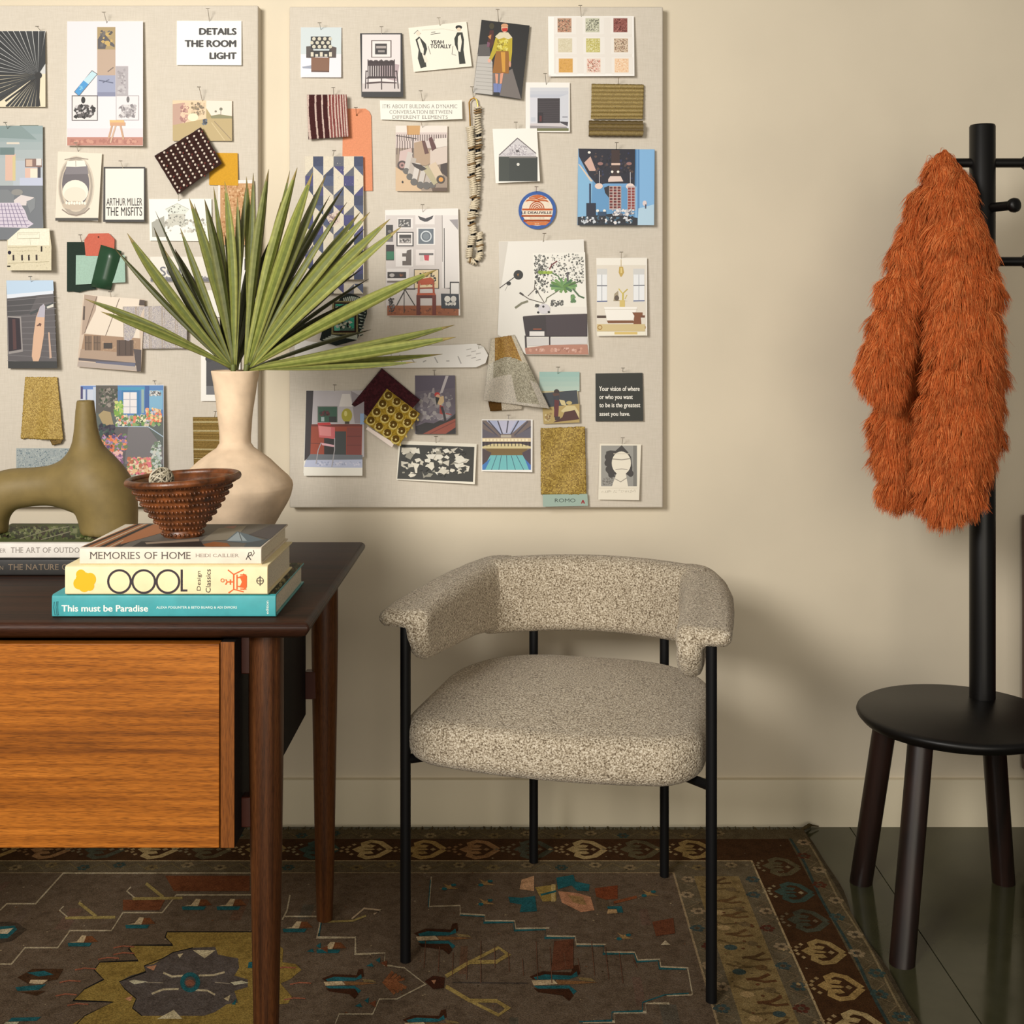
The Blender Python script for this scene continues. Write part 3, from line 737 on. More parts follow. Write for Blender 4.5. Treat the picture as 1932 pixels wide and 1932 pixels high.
m.tube([L((-.225, -.18, .367)), L((.225, -.18, .367))], .0085, 10)
m.build('seat_frame', 'black_metal', chair, local=True)

# ------------------------------------------------------------------ coat stand
sx_, sy_ = .862, 2.37 - DW
stand = thing('coat_stand', 'black wooden coat stand rising from a round four legged stool', 'coat stand', (sx_, sy_, 0))
m = MB(); r = .19
m.lathe([(.0, .374), (r - .024, .374), (r - .010, .378), (r - .002, .387), (r, .392), (r - .002, .397), (r - .008, .4005), (0, .4015)], sx_, sy_, 96)
m.build('seat', 'black_wood', stand, smooth=50)
m = MB(); pxx, pyy = .945, 2.46 - DW
m.lathe([(.0, .40), (.0252, .40), (.0252, 1.552), (.0235, 1.5555), (0, 1.556)], pxx, pyy, 40); pole = m.build('pole', 'black_wood', stand, smooth=50)
for (tx, ty, bx, by) in ((-.105, .10, -.145, .150), (-.105, -.10, -.162, -.170), (.105, .10, .150, .150), (.105, -.10, .15, -.16)):
    m = MB(); a, b = Vector((sx_ + bx, sy_ + by, 0.0)), Vector((sx_ + tx, sy_ + ty, .378)); ax = (b - a).normalized()
    u = ax.orthogonal().normalized(); v2 = ax.cross(u); vs = []; n = 24
    for k in range(n):
        t = 2 * PI * k / n; o = (u * math.cos(t) + v2 * math.sin(t)) * .0228
        lo = a + o; lo -= ax * (lo.z / ax.z); vs += [lo, b + o * 1.02]
    m.add(vs, [tuple(2 * k for k in range(n))[::-1], tuple(2 * k + 1 for k in range(n))] + [(2 * k, 2 * ((k + 1) % n), 2 * ((k + 1) % n) + 1, 2 * k + 1) for k in range(n)])
    m.build('leg', 'wenge', stand, smooth=50)
def peg(z, ang, ln=.062):
    dx, dy = math.cos(ang), math.sin(ang); p0 = Vector((pxx, pyy, z)); d = Vector((dx, dy, 0))
    m = MB(); m.tube([p0 + d * .02, p0 + d * (.025 + ln)], .0095, 16)
    m.tube([p0 + d * (.022 + ln), p0 + d * (.026 + ln), p0 + d * (.032 + ln), p0 + d * (.038 + ln), p0 + d * (.041 + ln)], [.010, .0135, .0148, .0135, .009], 18)
    m.build('peg', 'black_wood', stand, smooth=50)
peg(1.479, PI, .040); peg(1.479, 0, .058)
peg(1.387, math.radians(-62), .045); peg(1.387, math.radians(118), .045)
peg(1.28, 0, .058); peg(1.28, PI, .045)

# ------------------------------------------------------------------ sideboard at the right edge
sb = thing('sideboard', 'dark reddish wooden cabinet side at the right edge of the photo, against the wall', 'cabinet', (1.55, -.22, 0))
x0, x1, y0, y1 = 1.164, 1.95, -.43, -.014
m = MB(); m.box(x0, x1, y0, y1, .135, .717); m.build('body', 'mahogany', sb, bevel=.003)
for k in (0, 1):
    a = x0 + .02 + k * .375; m = MB(); m.box(a, a + .365, y0 - .018, y0 - .001, .16, .69); dr = m.build('door', 'mahogany', sb, bevel=.002)
    m = MB(); m.ball((a + (.33 if k == 0 else .035), y0 - .028, .46), .012); m.build('knob', 'brass', dr)
for lx in (x0 + .035, x1 - .035):
    for ly in (y0 + .035, y1 - .03):
        m = MB(); m.lathe([(.018, .14), (.012, 0)], lx, ly, 16); m.build('leg', 'mahogany', sb)
# ------------------------------------------------------------------ books on the desk
zL = (0, 680, .31056)
mat('teal_cover', (66, 160, 166), .4, .03, 40); mat('yellow_cover', (238, 222, 176), .55, .02, 40)
mat('white_cover', (228, 216, 198), .6, .02, 40); mat('pale_cover', (214, 208, 200), .55, .02, 40); mat('charcoal_cover', (28, 26, 24), .5, .1, 40)
def book(label, x0, x1, df, db, z0, z1, cover, title, top, zt_=zL):
    y0, y1 = df - DW, db - DW
    b = thing('book', label, 'book', ((x0 + x1) / 2, (y0 + y1) / 2, z0), 0, None)
    m = MB(); th = .0026
    m.prism([(y1, z0), (y1, z0 + th), (y0 + .010, z0 + th), (y0 + .0055, z0 + .006), (y0 + .0055, z1 - .006), (y0 + .010, z1 - th), (y1, z1 - th), (y1, z1), (y0 + .004, z1), (y0 + .0006, z1 - .002), (y0, z1 - .006), (y0, z0 + .006), (y0 + .0006, z0 + .002), (y0 + .004, z0)], x0, x1, axis=0)
    m.build('cover', cover, b, bevel=.0006)
    m = MB(); m.box(x0 + .0035, x1 - .0035, y0 + .006, y1 - .005, z0 + th, z1 - th); m.build('pages', 'pages', b)
    m = MB()
    def spine(px, py, e): p = P(px, py, df); return (p.x, y0 - .0002 - e, p.z)
    draw(m, zart(zt_, title), spine, 3e-5); m.build('spine_title', 'print', b, smooth=0, colour=True)
    if top:
        m = MB()
        def cov(px, py, e):
            d = F * (H - z1) / (py - CY); p = P(px, py, d)
            return (min(max(p.x, x0 + .0008), x1 - .0008), min(max(p.y, y0 + .004), y1 - .0005), z1 + .00015 + e)
        draw(m, zart(zt_, top), cov, 3e-5); m.build('cover_picture', 'jacket', b, smooth=0, colour=True)
    return b
TL_ = (66, 160, 166)
book('teal book with white title lettering, bottom of the front stack on the desk', -.666, -.3435, 1.756, 1.992, DT, .763, 'teal_cover',
     [('t', 'This must be Paradise', 374, 1486, 900, 1526, W0, .035), ('t', 'ALEXA POGUNTER & BETO BUARQ & ADI DIMORS', 950, 1493, 1440, 1510, (220, 235, 230), .02),
      ('T', 'edition', 1616, 1460, 1632, 1540, W0, .0), ('l', (36, 104, 110), 5, [330, 1466, 326, 1500, 334, 1548]), ('l', (36, 104, 110), 4, [344, 1464, 340, 1500, 346, 1550]), ('l', (36, 104, 110), 5, [352, 1462, 350, 1500, 354, 1548])],
     [('p', (52, 56, 34), [440, 1444, 1760, 1444, 1960, 1180, 560, 1180])] + [('s', 800, 540, 1215, 1860, 1440, 16, [(30, 34, 20), (96, 100, 62), (150, 140, 96), (60, 70, 40), (24, 24, 18), (110, 90, 60)])])
yel = (250, 176, 18)
book('thick pale yellow book with orange flower and black ring letters, middle of the front stack', -.6456, -.3544, 1.752, 1.947, .763, .8055, 'yellow_cover',
     [('e', 492, 1300, 30, 30, yel), ('e', 548, 1330, 36, 40, yel), ('e', 480, 1355, 34, 36, yel), ('e', 512, 1375, 34, 32, yel), ('e', 545, 1370, 28, 30, yel), ('e', 510, 1330, 50, 44, yel),
      ('o', 726, 1343, 75, 62, (52, 42, 48)), ('o', 873, 1343, 75, 62, (52, 42, 48)), ('o', 1020, 1343, 75, 62, (52, 42, 48)), ('l', (52, 42, 48), 13, [1104, 1270, 1104, 1402]), ('l', (52, 42, 48), 12, [1098, 1397, 1138, 1397]),
      ('T', 'Design', 1196, 1278, 1226, 1398, (46, 40, 40), .0), ('T', 'Classics', 1250, 1268, 1280, 1410, (46, 40, 40), .0)] +
     [('l', (232, 98, 40), 7, q) for q in ([1385, 1272, 1420, 1300, 1420, 1390, 1388, 1412], [1420, 1300, 1480, 1270], [1420, 1390, 1480, 1405], [1420, 1345, 1380, 1345, 1372, 1330], [1380, 1345, 1370, 1362], [1440, 1300, 1440, 1390], [1478, 1296, 1496, 1310, 1496, 1375, 1478, 1392], [1440, 1318, 1490, 1318], [1440, 1372, 1490, 1372], [1400, 1330, 1400, 1362], [1460, 1302, 1496, 1302], [1460, 1388, 1496, 1388])] +
     [('p', (232, 98, 40), [1455, 1310, 1496, 1305, 1496, 1382, 1455, 1378, 1470, 1345]), ('o', 1352, 1335, 12, 7, (236, 130, 80)),
      ('o', 1580, 1338, 22, 18, (60, 50, 50)), ('l', (60, 50, 50), 4, [1580, 1308, 1580, 1368]), ('l', (60, 50, 50), 4, [1560, 1338, 1600, 1338])], None)
OR, GY, BL = (172, 112, 72), (112, 106, 98), (108, 124, 134)
book('cream book with an interior photo on its cover, under the brown bowl', -.6264, -.3644, 1.757, 1.964, .8055, .8307, 'white_cover',
     [('S', 'MEMORIES OF HOME', 548, 1163, 1158, 1206, (84, 76, 70)), ('S', 'HEIDI CAILLIER', 1190, 1174, 1450, 1195, (150, 138, 126)),
      ('l', (60, 54, 50), 5, [1495, 1210, 1505, 1190, 1512, 1168, 1525, 1165, 1528, 1180, 1508, 1190, 1525, 1212]), ('l', (60, 54, 50), 4, [1530, 1190, 1545, 1170, 1538, 1152])],
     [('p', GY, [490, 1134, 1580, 1134, 1757, 995, 820, 995]), ('p', OR, [490, 1134, 720, 1134, 960, 995, 820, 995])] +
     [('p', c, [x0, 1134, x0 + wd, 1134, x0 + wd + dx, 995, x0 + dx + wd * .2, 995]) for (x0, wd, dx, c) in ((500, 26, 330, (44, 38, 34)), (560, 14, 315, (214, 196, 168)), (600, 34, 300, (40, 36, 34)), (660, 12, 290, (206, 186, 156)), (690, 40, 270, (52, 44, 40)))] +
     [('p', (182, 116, 72), [730, 1120, 980, 1050, 1000, 1000, 940, 1000, 760, 1080]), ('p', (60, 54, 50), [800, 1134, 1240, 1134, 1220, 1100, 860, 1100]), ('p', (170, 150, 130), [880, 1108, 1210, 1085, 1210, 1100, 890, 1118]),
      ('p', (150, 140, 122), [1220, 1100, 1330, 1020, 1500, 1005, 1420, 1090]), ('p', BL, [1370, 1100, 1440, 1040, 1510, 1060, 1620, 1100, 1480, 1110]), ('p', (176, 190, 196), [1380, 1098, 1450, 1042, 1500, 1098]), ('l', (60, 60, 64), 4, [1450, 1042, 1470, 1100]),
      ('p', (90, 84, 84), [1510, 1060, 1640, 1005, 1740, 1000, 1650, 1090]), ('p', (84, 92, 98), [1480, 1134, 1580, 1134, 1640, 1085, 1500, 1110]), ('p', (160, 96, 52), [1230, 1120, 1300, 1104, 1380, 1112, 1400, 1134, 1250, 1134]), ('p', (176, 128, 112), [1360, 1015, 1440, 1005, 1420, 1025])])
book('white book with a green garden cover directly under the olive vase', -.925, -.60, 2.046, 2.246, .7594, .7866, 'pale_cover',
     [('t', 'ER', 0, 1143, 36, 1168, (140, 132, 124)), ('S', 'THE ART OF OUTDOOR LIVING', 66, 1136, 690, 1168, (130, 122, 114))],
     [('p', (86, 98, 52), [-60, 1104, 700, 1104, 760, 992, -60, 992])] + [('s', 420, -50, 994, 690, 1102, 20, [(70, 88, 40), (108, 120, 66), (52, 60, 36), (140, 146, 104), (60, 50, 36), (96, 112, 56), (36, 40, 28)])] + [('l', (150, 150, 120), 5, [120, 1085, 300, 1030, 420, 1010]), ('l', (160, 156, 130), 5, [250, 1090, 430, 1040])])
book('black book with a faded brown title, lower of the rear pair', -.93, -.59, 2.046, 2.25, DT, .7594, 'charcoal_cover',
     [('t', 'IN', -10, 1248, 20, 1272, (120, 104, 84)), ('S', 'THE NATURE OF HOME', 50, 1238, 590, 1272, (122, 104, 84))], None)

# ------------------------------------------------------------------ olive arch vase
zb = .7866; yc = 2.14 - DW
def spline_sdf(X, Y, Zz, ctl, k):
    c = np.array([ctl[0]] + list(ctl) + [ctl[-1]]); pts = []
    for i in range(1, len(c) - 2):
        for j in range(k):
            t = j / k; pts.append(.5 * (2 * c[i] + (c[i + 1] - c[i - 1]) * t + (2 * c[i - 1] - 5 * c[i] + 4 * c[i + 1] - c[i + 2]) * t * t + (3 * c[i] - c[i - 1] - 3 * c[i + 1] + c[i + 2]) * t ** 3))
    pts.append(c[-2]); f = None
    for a, b in zip(pts, pts[1:]):
        q = capsule(X, Y, Zz, (a[0], 0, a[1]), (b[0], 0, b[1]), a[2], b[2]); f = q if f is None else smin(f, q, .002)
    return f
def olive_f(X, Y, Zz):
    Y = Y - yc
    sq = (1, 1, 1)
    ctl = [(-.711, zb - .03, .0475), (-.711, .80, .048), (-.713, .838, .0475), (-.735, .866, .044), (-.785, .870, .0375), (-.84, .868, .0335), (-.892, .860, .0365), (-.922, .832, .039), (-.932, .80, .041), (-.933, zb - .03, .042)]
    f = spline_sdf(X, Y, Zz, ctl, 4)
    sp = spline_sdf(X, Y, Zz, [(-.735, .872, .046), (-.742, .897, .040), (-.748, .925, .0295), (-.7515, .963, .0205), (-.7525, 1.0, .0165), (-.7525, 1.035, .0128)], 3)
    f = smin(f, sp, .045)
    f = np.maximum(f, zb - Zz)
    f = np.maximum(f, Zz - 1.020)
    bore = np.maximum(np.sqrt((X + .7522) ** 2 + Y ** 2) - .0098, .96 - Zz)
    return np.maximum(f, -bore)
vs, fs = surface(olive_f, (-1.0, yc - .075, zb - .02), (-.64, yc + .075, 1.035), .004)
vs[:, 2] = np.maximum(vs[:, 2], zb)
m = MB(); m.v = [tuple(v) for v in vs]; m.f = fs; m.c = [(255,) * 3] * len(fs)
o = m.build('sculptural_vase', 'olive_glaze', None, smooth=60, origin=(-.82, yc, zb))
tag(o, 'matte olive arch shaped ceramic vase with a slim spout standing on the white book', 'vase')

# ------------------------------------------------------------------ cream vase
vx, vy = -.521, 2.277 - DW
vase = thing('vase', 'cream clay vase with flared neck and angular round belly holding the palm leaves', 'vase', (vx, vy, DT))
prof = [(.0, DT), (.036, DT), (.0405, DT + .003), (.056, .752), (.075, .780), (.092, .810), (.102, .832), (.1055, .843), (.1065, .850), (.1045, .858), (.098, .868), (.083, .883), (.065, .900), (.047, .914), (.034, .923), (.0285, .932), (.0285, .945), (.031, .975), (.0355, 1.010), (.041, 1.045), (.0445, 1.062), (.0450, 1.0655), (.0435, 1.067), (.0415, 1.064)]
sm = []
for i in range(len(prof) - 1):
    a, b = prof[i], prof[i + 1]; k = 3 if i > 2 else 1
    for j in range(k): sm.append((a[0] + (b[0] - a[0]) * j / k, a[1] + (b[1] - a[1]) * j / k))
sm.append(prof[-1])
wob = lambda a, z: .012 * math.sin(2 * a + z * 21 + .6) + .009 * math.sin(5 * a - z * 60) + .006 * math.sin(9 * a + z * 130)
m = MB(); m.lathe(sm, vx, vy, 72, wob=wob); m.build('body', 'clay_cream', vase, smooth=70)
m = MB(); m.lathe([(.0415, 1.064), (.036, 1.03), (.027, .97), (.024, .94), (0, .935)], vx, vy, 48, wob=wob, cap=False); m.build('neck_lining', 'clay_shaded', vase, smooth=70)

# ------------------------------------------------------------------ palm fronds
def frond(label, base, blades, seed):
    rnd = random.Random(seed); db0 = vy + DW
    b = P(base[0], base[1], db0); th = thing('palm_frond', label, 'palm leaf', (vx + (b.x - vx) * .4, vy, .985))
    m = MB(); m.tube([(vx + (b.x - vx) * .2, vy, .95), (vx + (b.x - vx) * .5, vy, 1.02), (b.x, vy, b.z + .012)], [.004, .0042, .005], 10, col=(104, 112, 58)); m.build('stem', 'leaf', th, colour=True)
    m = MB()
    for bl in blades:
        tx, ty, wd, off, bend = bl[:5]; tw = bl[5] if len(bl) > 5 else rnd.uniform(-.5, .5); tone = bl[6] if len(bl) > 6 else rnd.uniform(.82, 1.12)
        bx, by = base[0] + rnd.uniform(-4, 4), base[1] - 4 + rnd.uniform(-3, 3)
        dx, dy = tx - bx, ty - by; ln = math.hypot(dx, dy); nx, ny = -dy / ln, dx / ln
        mx, my = (bx + tx) / 2 + nx * bend, (by + ty) / 2 + ny * bend
        n = 16; ring = []
        for i in range(n + 1):
            t = i / n
            x = (1 - t) ** 2 * bx + 2 * t * (1 - t) * mx + t * t * tx; y = (1 - t) ** 2 * by + 2 * t * (1 - t) * my + t * t * ty
            tdx = 2 * (1 - t) * (mx - bx) + 2 * t * (tx - mx); tdy = 2 * (1 - t) * (my - by) + 2 * t * (ty - my); tl = math.hypot(tdx, tdy)
            dep = db0 + .002 + off * t ** 1.2 + rnd.uniform(-.0004, .0004)
            wpx = wd * (.30 + 1.1 * t if t < .45 else .795 * (1 + .26 * math.sin((t - .45) / .55 * PI * .5)) * (1 - ((t - .45) / .55) ** 2.2) + .02) * .54
            p = P(x, y, dep); hw = wpx / 1010
            side = Vector((-tdy / tl, 0, -tdx / tl)); fw = Vector((0, -1, 0))
            s2 = side * math.cos(tw) + fw * math.sin(tw); nn = fw * math.cos(tw) - side * math.sin(tw)
            fold = (.55 - .25 * t) * hw
            ring += [p - s2 * hw - nn * fold, p - s2 * hw * .5 - nn * fold * .45, p + nn * fold * .1, p + s2 * hw * .5 - nn * fold * .45, p + s2 * hw - nn * fold]
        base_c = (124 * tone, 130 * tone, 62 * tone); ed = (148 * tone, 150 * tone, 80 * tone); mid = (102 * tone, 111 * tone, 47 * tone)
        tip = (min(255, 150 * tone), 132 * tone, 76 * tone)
        k0 = len(m.v); m.v += [tuple(q) for q in ring]
        for i in range(n):
            for k in range(4):
                m.f.append([k0 + i * 5 + k, k0 + i * 5 + k + 1, k0 + (i + 1) * 5 + k + 1, k0 + (i + 1) * 5 + k])
                m.c.append(tuple(min(250, v) for v in (tip if i >= n - 1 else ed if k in (0, 3) else base_c if k == 1 else mid)))
    m.build('fan_leaf', 'leaf', th, smooth=25, colour=True, solid=.0004)
    return th
# tip x, tip y, width, depth of the tip behind (+) or before (-) the vase, bend, twist, tone (lowest on rear blades: shade inside the bunch painted in)
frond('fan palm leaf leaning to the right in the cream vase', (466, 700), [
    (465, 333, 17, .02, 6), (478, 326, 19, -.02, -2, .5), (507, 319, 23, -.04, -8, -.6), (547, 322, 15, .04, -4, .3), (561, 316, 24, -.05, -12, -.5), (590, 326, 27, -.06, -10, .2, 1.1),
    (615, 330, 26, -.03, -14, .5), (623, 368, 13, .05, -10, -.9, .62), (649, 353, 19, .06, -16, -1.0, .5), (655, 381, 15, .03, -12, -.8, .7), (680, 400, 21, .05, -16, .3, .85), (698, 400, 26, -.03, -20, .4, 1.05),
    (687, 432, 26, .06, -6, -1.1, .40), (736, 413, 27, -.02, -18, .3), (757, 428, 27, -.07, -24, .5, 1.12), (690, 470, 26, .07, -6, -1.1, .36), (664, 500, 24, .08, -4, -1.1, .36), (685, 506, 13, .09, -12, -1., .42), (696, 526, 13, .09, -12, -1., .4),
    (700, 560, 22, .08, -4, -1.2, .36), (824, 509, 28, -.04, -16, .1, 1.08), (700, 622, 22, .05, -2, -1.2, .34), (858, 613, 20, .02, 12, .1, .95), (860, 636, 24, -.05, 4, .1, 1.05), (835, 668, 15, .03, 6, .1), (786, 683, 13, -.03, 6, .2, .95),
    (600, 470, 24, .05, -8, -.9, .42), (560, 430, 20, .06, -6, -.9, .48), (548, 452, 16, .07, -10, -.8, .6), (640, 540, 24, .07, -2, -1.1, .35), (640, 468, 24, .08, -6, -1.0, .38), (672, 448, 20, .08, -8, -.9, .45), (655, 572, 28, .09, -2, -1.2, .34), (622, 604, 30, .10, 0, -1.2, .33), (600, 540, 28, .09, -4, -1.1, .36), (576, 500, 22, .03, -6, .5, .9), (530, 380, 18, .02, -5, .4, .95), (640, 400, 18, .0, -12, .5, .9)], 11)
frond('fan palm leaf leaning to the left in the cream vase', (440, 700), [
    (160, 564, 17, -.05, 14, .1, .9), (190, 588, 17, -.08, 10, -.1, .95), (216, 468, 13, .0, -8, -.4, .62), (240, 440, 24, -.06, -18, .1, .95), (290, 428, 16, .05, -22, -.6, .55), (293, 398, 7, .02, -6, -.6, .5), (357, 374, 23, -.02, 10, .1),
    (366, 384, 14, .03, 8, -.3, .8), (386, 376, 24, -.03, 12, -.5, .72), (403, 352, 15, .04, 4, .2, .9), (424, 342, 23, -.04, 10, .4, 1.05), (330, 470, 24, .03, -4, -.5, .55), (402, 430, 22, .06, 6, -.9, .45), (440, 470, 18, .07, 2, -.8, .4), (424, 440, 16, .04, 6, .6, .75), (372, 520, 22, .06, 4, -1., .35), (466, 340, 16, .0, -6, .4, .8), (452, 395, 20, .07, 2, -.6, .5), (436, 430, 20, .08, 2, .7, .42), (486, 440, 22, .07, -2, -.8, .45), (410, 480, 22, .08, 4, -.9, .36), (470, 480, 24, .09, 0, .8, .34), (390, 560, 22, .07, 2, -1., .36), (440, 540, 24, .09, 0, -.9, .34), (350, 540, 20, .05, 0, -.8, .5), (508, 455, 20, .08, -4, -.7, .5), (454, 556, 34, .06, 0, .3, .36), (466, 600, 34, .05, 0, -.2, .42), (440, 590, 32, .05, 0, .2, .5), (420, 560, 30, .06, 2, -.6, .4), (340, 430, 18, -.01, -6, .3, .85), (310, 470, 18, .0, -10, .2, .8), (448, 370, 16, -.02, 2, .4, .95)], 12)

# ------------------------------------------------------------------ coiled bowl and what lies in it
bx, by = P(345, 900, 1.855).x, 1.855 - DW; z0 = .8307
bowl = thing('bowl', 'brown coiled bowl with beaded rows standing on the cream book', 'bowl', (bx, by, z0))
def tilt(m): m.v = [(x, y, z + .05 * (x - bx) * max(0, z - z0) / .09) for x, y, z in m.v]
def brad(t): return .0285 + .0545 * (max(0, t - .13) / .87) ** .78 + (.0008 if t < .13 else 0)
m = MB(); pr = [(0, z0), (.028, z0)]
nr = 9
for i in range(nr * 6 + 1):
    t = i / (nr * 6) * .93
    pr.append((brad(t) + .0013 * abs(math.sin(PI * i / 6)) - .001, z0 + .0916 * t + .0005))
pr += [(.0815, z0 + .0865)]
for i in range(10, -1, -1):
    t = .16 + .78 * i / 10; pr.append((brad(t) - .0055, z0 + .0916 * t))
pr.append((0, z0 + .013))
m.lathe(pr, bx, by, 72); tilt(m); m.build('body', 'bowl_brown', bowl, smooth=60)
m = MB(); t = [(.0815 + .0048 * math.cos(a), z0 + .0870 + .0055 * math.sin(a)) for a in [2 * PI * k / 14 for k in range(15)]]
m.lathe(t, bx, by, 72, wob=lambda a, z: .008 * math.sin(3 * a + 1) + .004 * math.sin(11 * a), cap=False); tilt(m); m.build('rim', 'bowl_brown', bowl, smooth=80)
m = MB(); rnd = random.Random(3)
for i in range(nr):
    t = (i + .5) / nr * .93; r = brad(t) + .0012; nb = int(2 * PI * r / .0062)
    for k in range(nb):
        a = 2 * PI * (k + .5 * (i % 2)) / nb + rnd.uniform(-.01, .01)
        m.ball((bx + r * math.cos(a), by + r * math.sin(a), z0 + .0916 * t + .0008), .0021, 6, (1, 1, 1.2))
tilt(m); m.build('beading', 'bowl_brown', bowl, smooth=80)
def woven_ball(x, y, z, r, label):
    rnd = random.Random(int(x * 9999)); m = MB(); m.ball((x, y, z), r * .93, 18, col=(96, 88, 72))
    for i in range(26):
        ax = Vector((rnd.gauss(0, 1), rnd.gauss(0, 1), rnd.gauss(0, 1))).normalized(); u = ax.orthogonal().normalized(); v2 = ax.cross(u); h = rnd.uniform(-.6, .6) * r
        rr = math.sqrt(r * r - h * h)
        m.tube([Vector((x, y, z)) + ax * h + (u * math.cos(q) + v2 * math.sin(q)) * rr for q in [2 * PI * k / 22 for k in range(23)]], r * .055, 5, False, col=rnd.choice([(200, 190, 166), (176, 166, 142), (222, 212, 190), (150, 140, 116)]))
    tag(m.build('woven_ball', 'stone', None, smooth=60, colour=True, origin=(x, y, z - r)), label, 'ball')
woven_ball(bx - .034, by + .006, z0 + .0850, .0180, 'pale woven ball poking above the left side of the brown bowl')
woven_ball(bx - .024, by + .002, z0 + .0515, .0155, 'woven ball lying under the tall one, low on the left inside the brown bowl')
woven_ball(bx + .014, by + .004, z0 + .040, .0150, 'woven ball lying low in the middle of the brown bowl')
m = MB(); rnd = random.Random(8)
for k in range(9):
    a = rnd.uniform(-.6, 1.2); r = rnd.uniform(.030, .052); c = Vector((bx + r * math.cos(a), by + r * math.sin(a) * .8, z0 + .072 + rnd.uniform(-.003, .004)))
    d = Vector((rnd.uniform(-1, 1), rnd.uniform(-1, 1), rnd.uniform(-.2, .2))).normalized() * .016
    m.tube([c - d, c + Vector((0, 0, .003)), c + d], [.0022, .003, .0015], 6, col=rnd.choice([(196, 168, 140), (170, 130, 104), (214, 196, 170)]))
m.ball((bx + .040, by + .008, z0 + .066), .011, 12, (1.4, 1.1, .7), col=(150, 110, 84))
tag(m.build('dried_petals', 'stone', None, smooth=60, colour=True), 'heap of pale dried petals on the right inside the brown bowl', 'dried petals', kind='stuff')

# ------------------------------------------------------------------ fur coat on the left peg
cd = 2.42
def Q(px, py, off=0.): p = P(px, py, cd + off); return (p.x, p.y, p.z)
SQ = (1, 1.45, 1)
def chain(X, Y, Zz, pts, off, k=.03):
    f = None
    for (a, b) in zip(pts, pts[1:]):
        oa = off if len(a) < 4 else a[3]; ob = off if len(b) < 4 else b[3]
        c = capsule(X, Y, Zz, Q(a[0], a[1], oa), Q(b[0], b[1], ob), a[2] / 950, b[2] / 950, SQ); f = c if f is None else smin(f, c, k)
    return f
def coat_f(X, Y, Zz):
    lump = .0045 * np.sin(X * 62 + Zz * 31) * np.sin(Zz * 44 + 1) + .003 * np.sin(Zz * 92 + X * 40)
    front = chain(X, Y, Zz, [(1780, 293, 17, .0), (1790, 375, 36, -.02), (1810, 470, 48, -.045), (1819, 560, 54, -.055), (1819, 680, 54, -.06), (1806, 800, 57, -.055), (1797, 890, 56, -.05), (1792, 908, 55, -.05)], 0)
    zz = lambda py: H - (py - CY) / 950
    for s0 in (572, 682, 898): front = front + .018 * np.exp(-((Zz - zz(s0) - .04 * (X - .9)) / .009) ** 2)
    sleeve = chain(X, Y, Zz, [(1774, 306, 18, .0), (1750, 390, 26, .01), (1724, 470, 25, .005), (1702, 550, 28, -.01), (1684, 630, 30, -.025), (1666, 690, 31, -.035), (1680, 730, 20, -.035)], 0)
    for s0 in (575,): sleeve = sleeve + .010 * np.exp(-((Zz - zz(s0)) / .007) ** 2)
    back = chain(X, Y, Zz, [(1765, 420, 24, .06), (1735, 560, 36, .08), (1705, 700, 44, .08), (1697, 800, 40, .065), (1700, 905, 38, .05)], 0)
    back = back + .012 * np.exp(-((Zz - zz(898)) / .007) ** 2)
    flap = chain(X, Y, Zz, [(1850, 520, 22, .085), (1868, 700, 16, .09), (1882, 835, 9, .09)], 0)
    f = np.minimum(np.minimum(front, smin(back, flap, .01)), sleeve + .0)
    return f + lump
vs, fs = surface(coat_f, (.60, -.56, .70), (1.03, -.22, 1.52), .0085)
coat = thing('fur_coat', 'shaggy burnt orange fur coat hanging from the black coat stand', 'coat', (.86, cd - DW, .76))
m = MB(); m.v = [tuple(v) for v in vs]; m.f = fs; m.c = [(150, 66, 22)] * len(fs)
m.build('coat_body', 'fur', coat, smooth=180, colour=True)
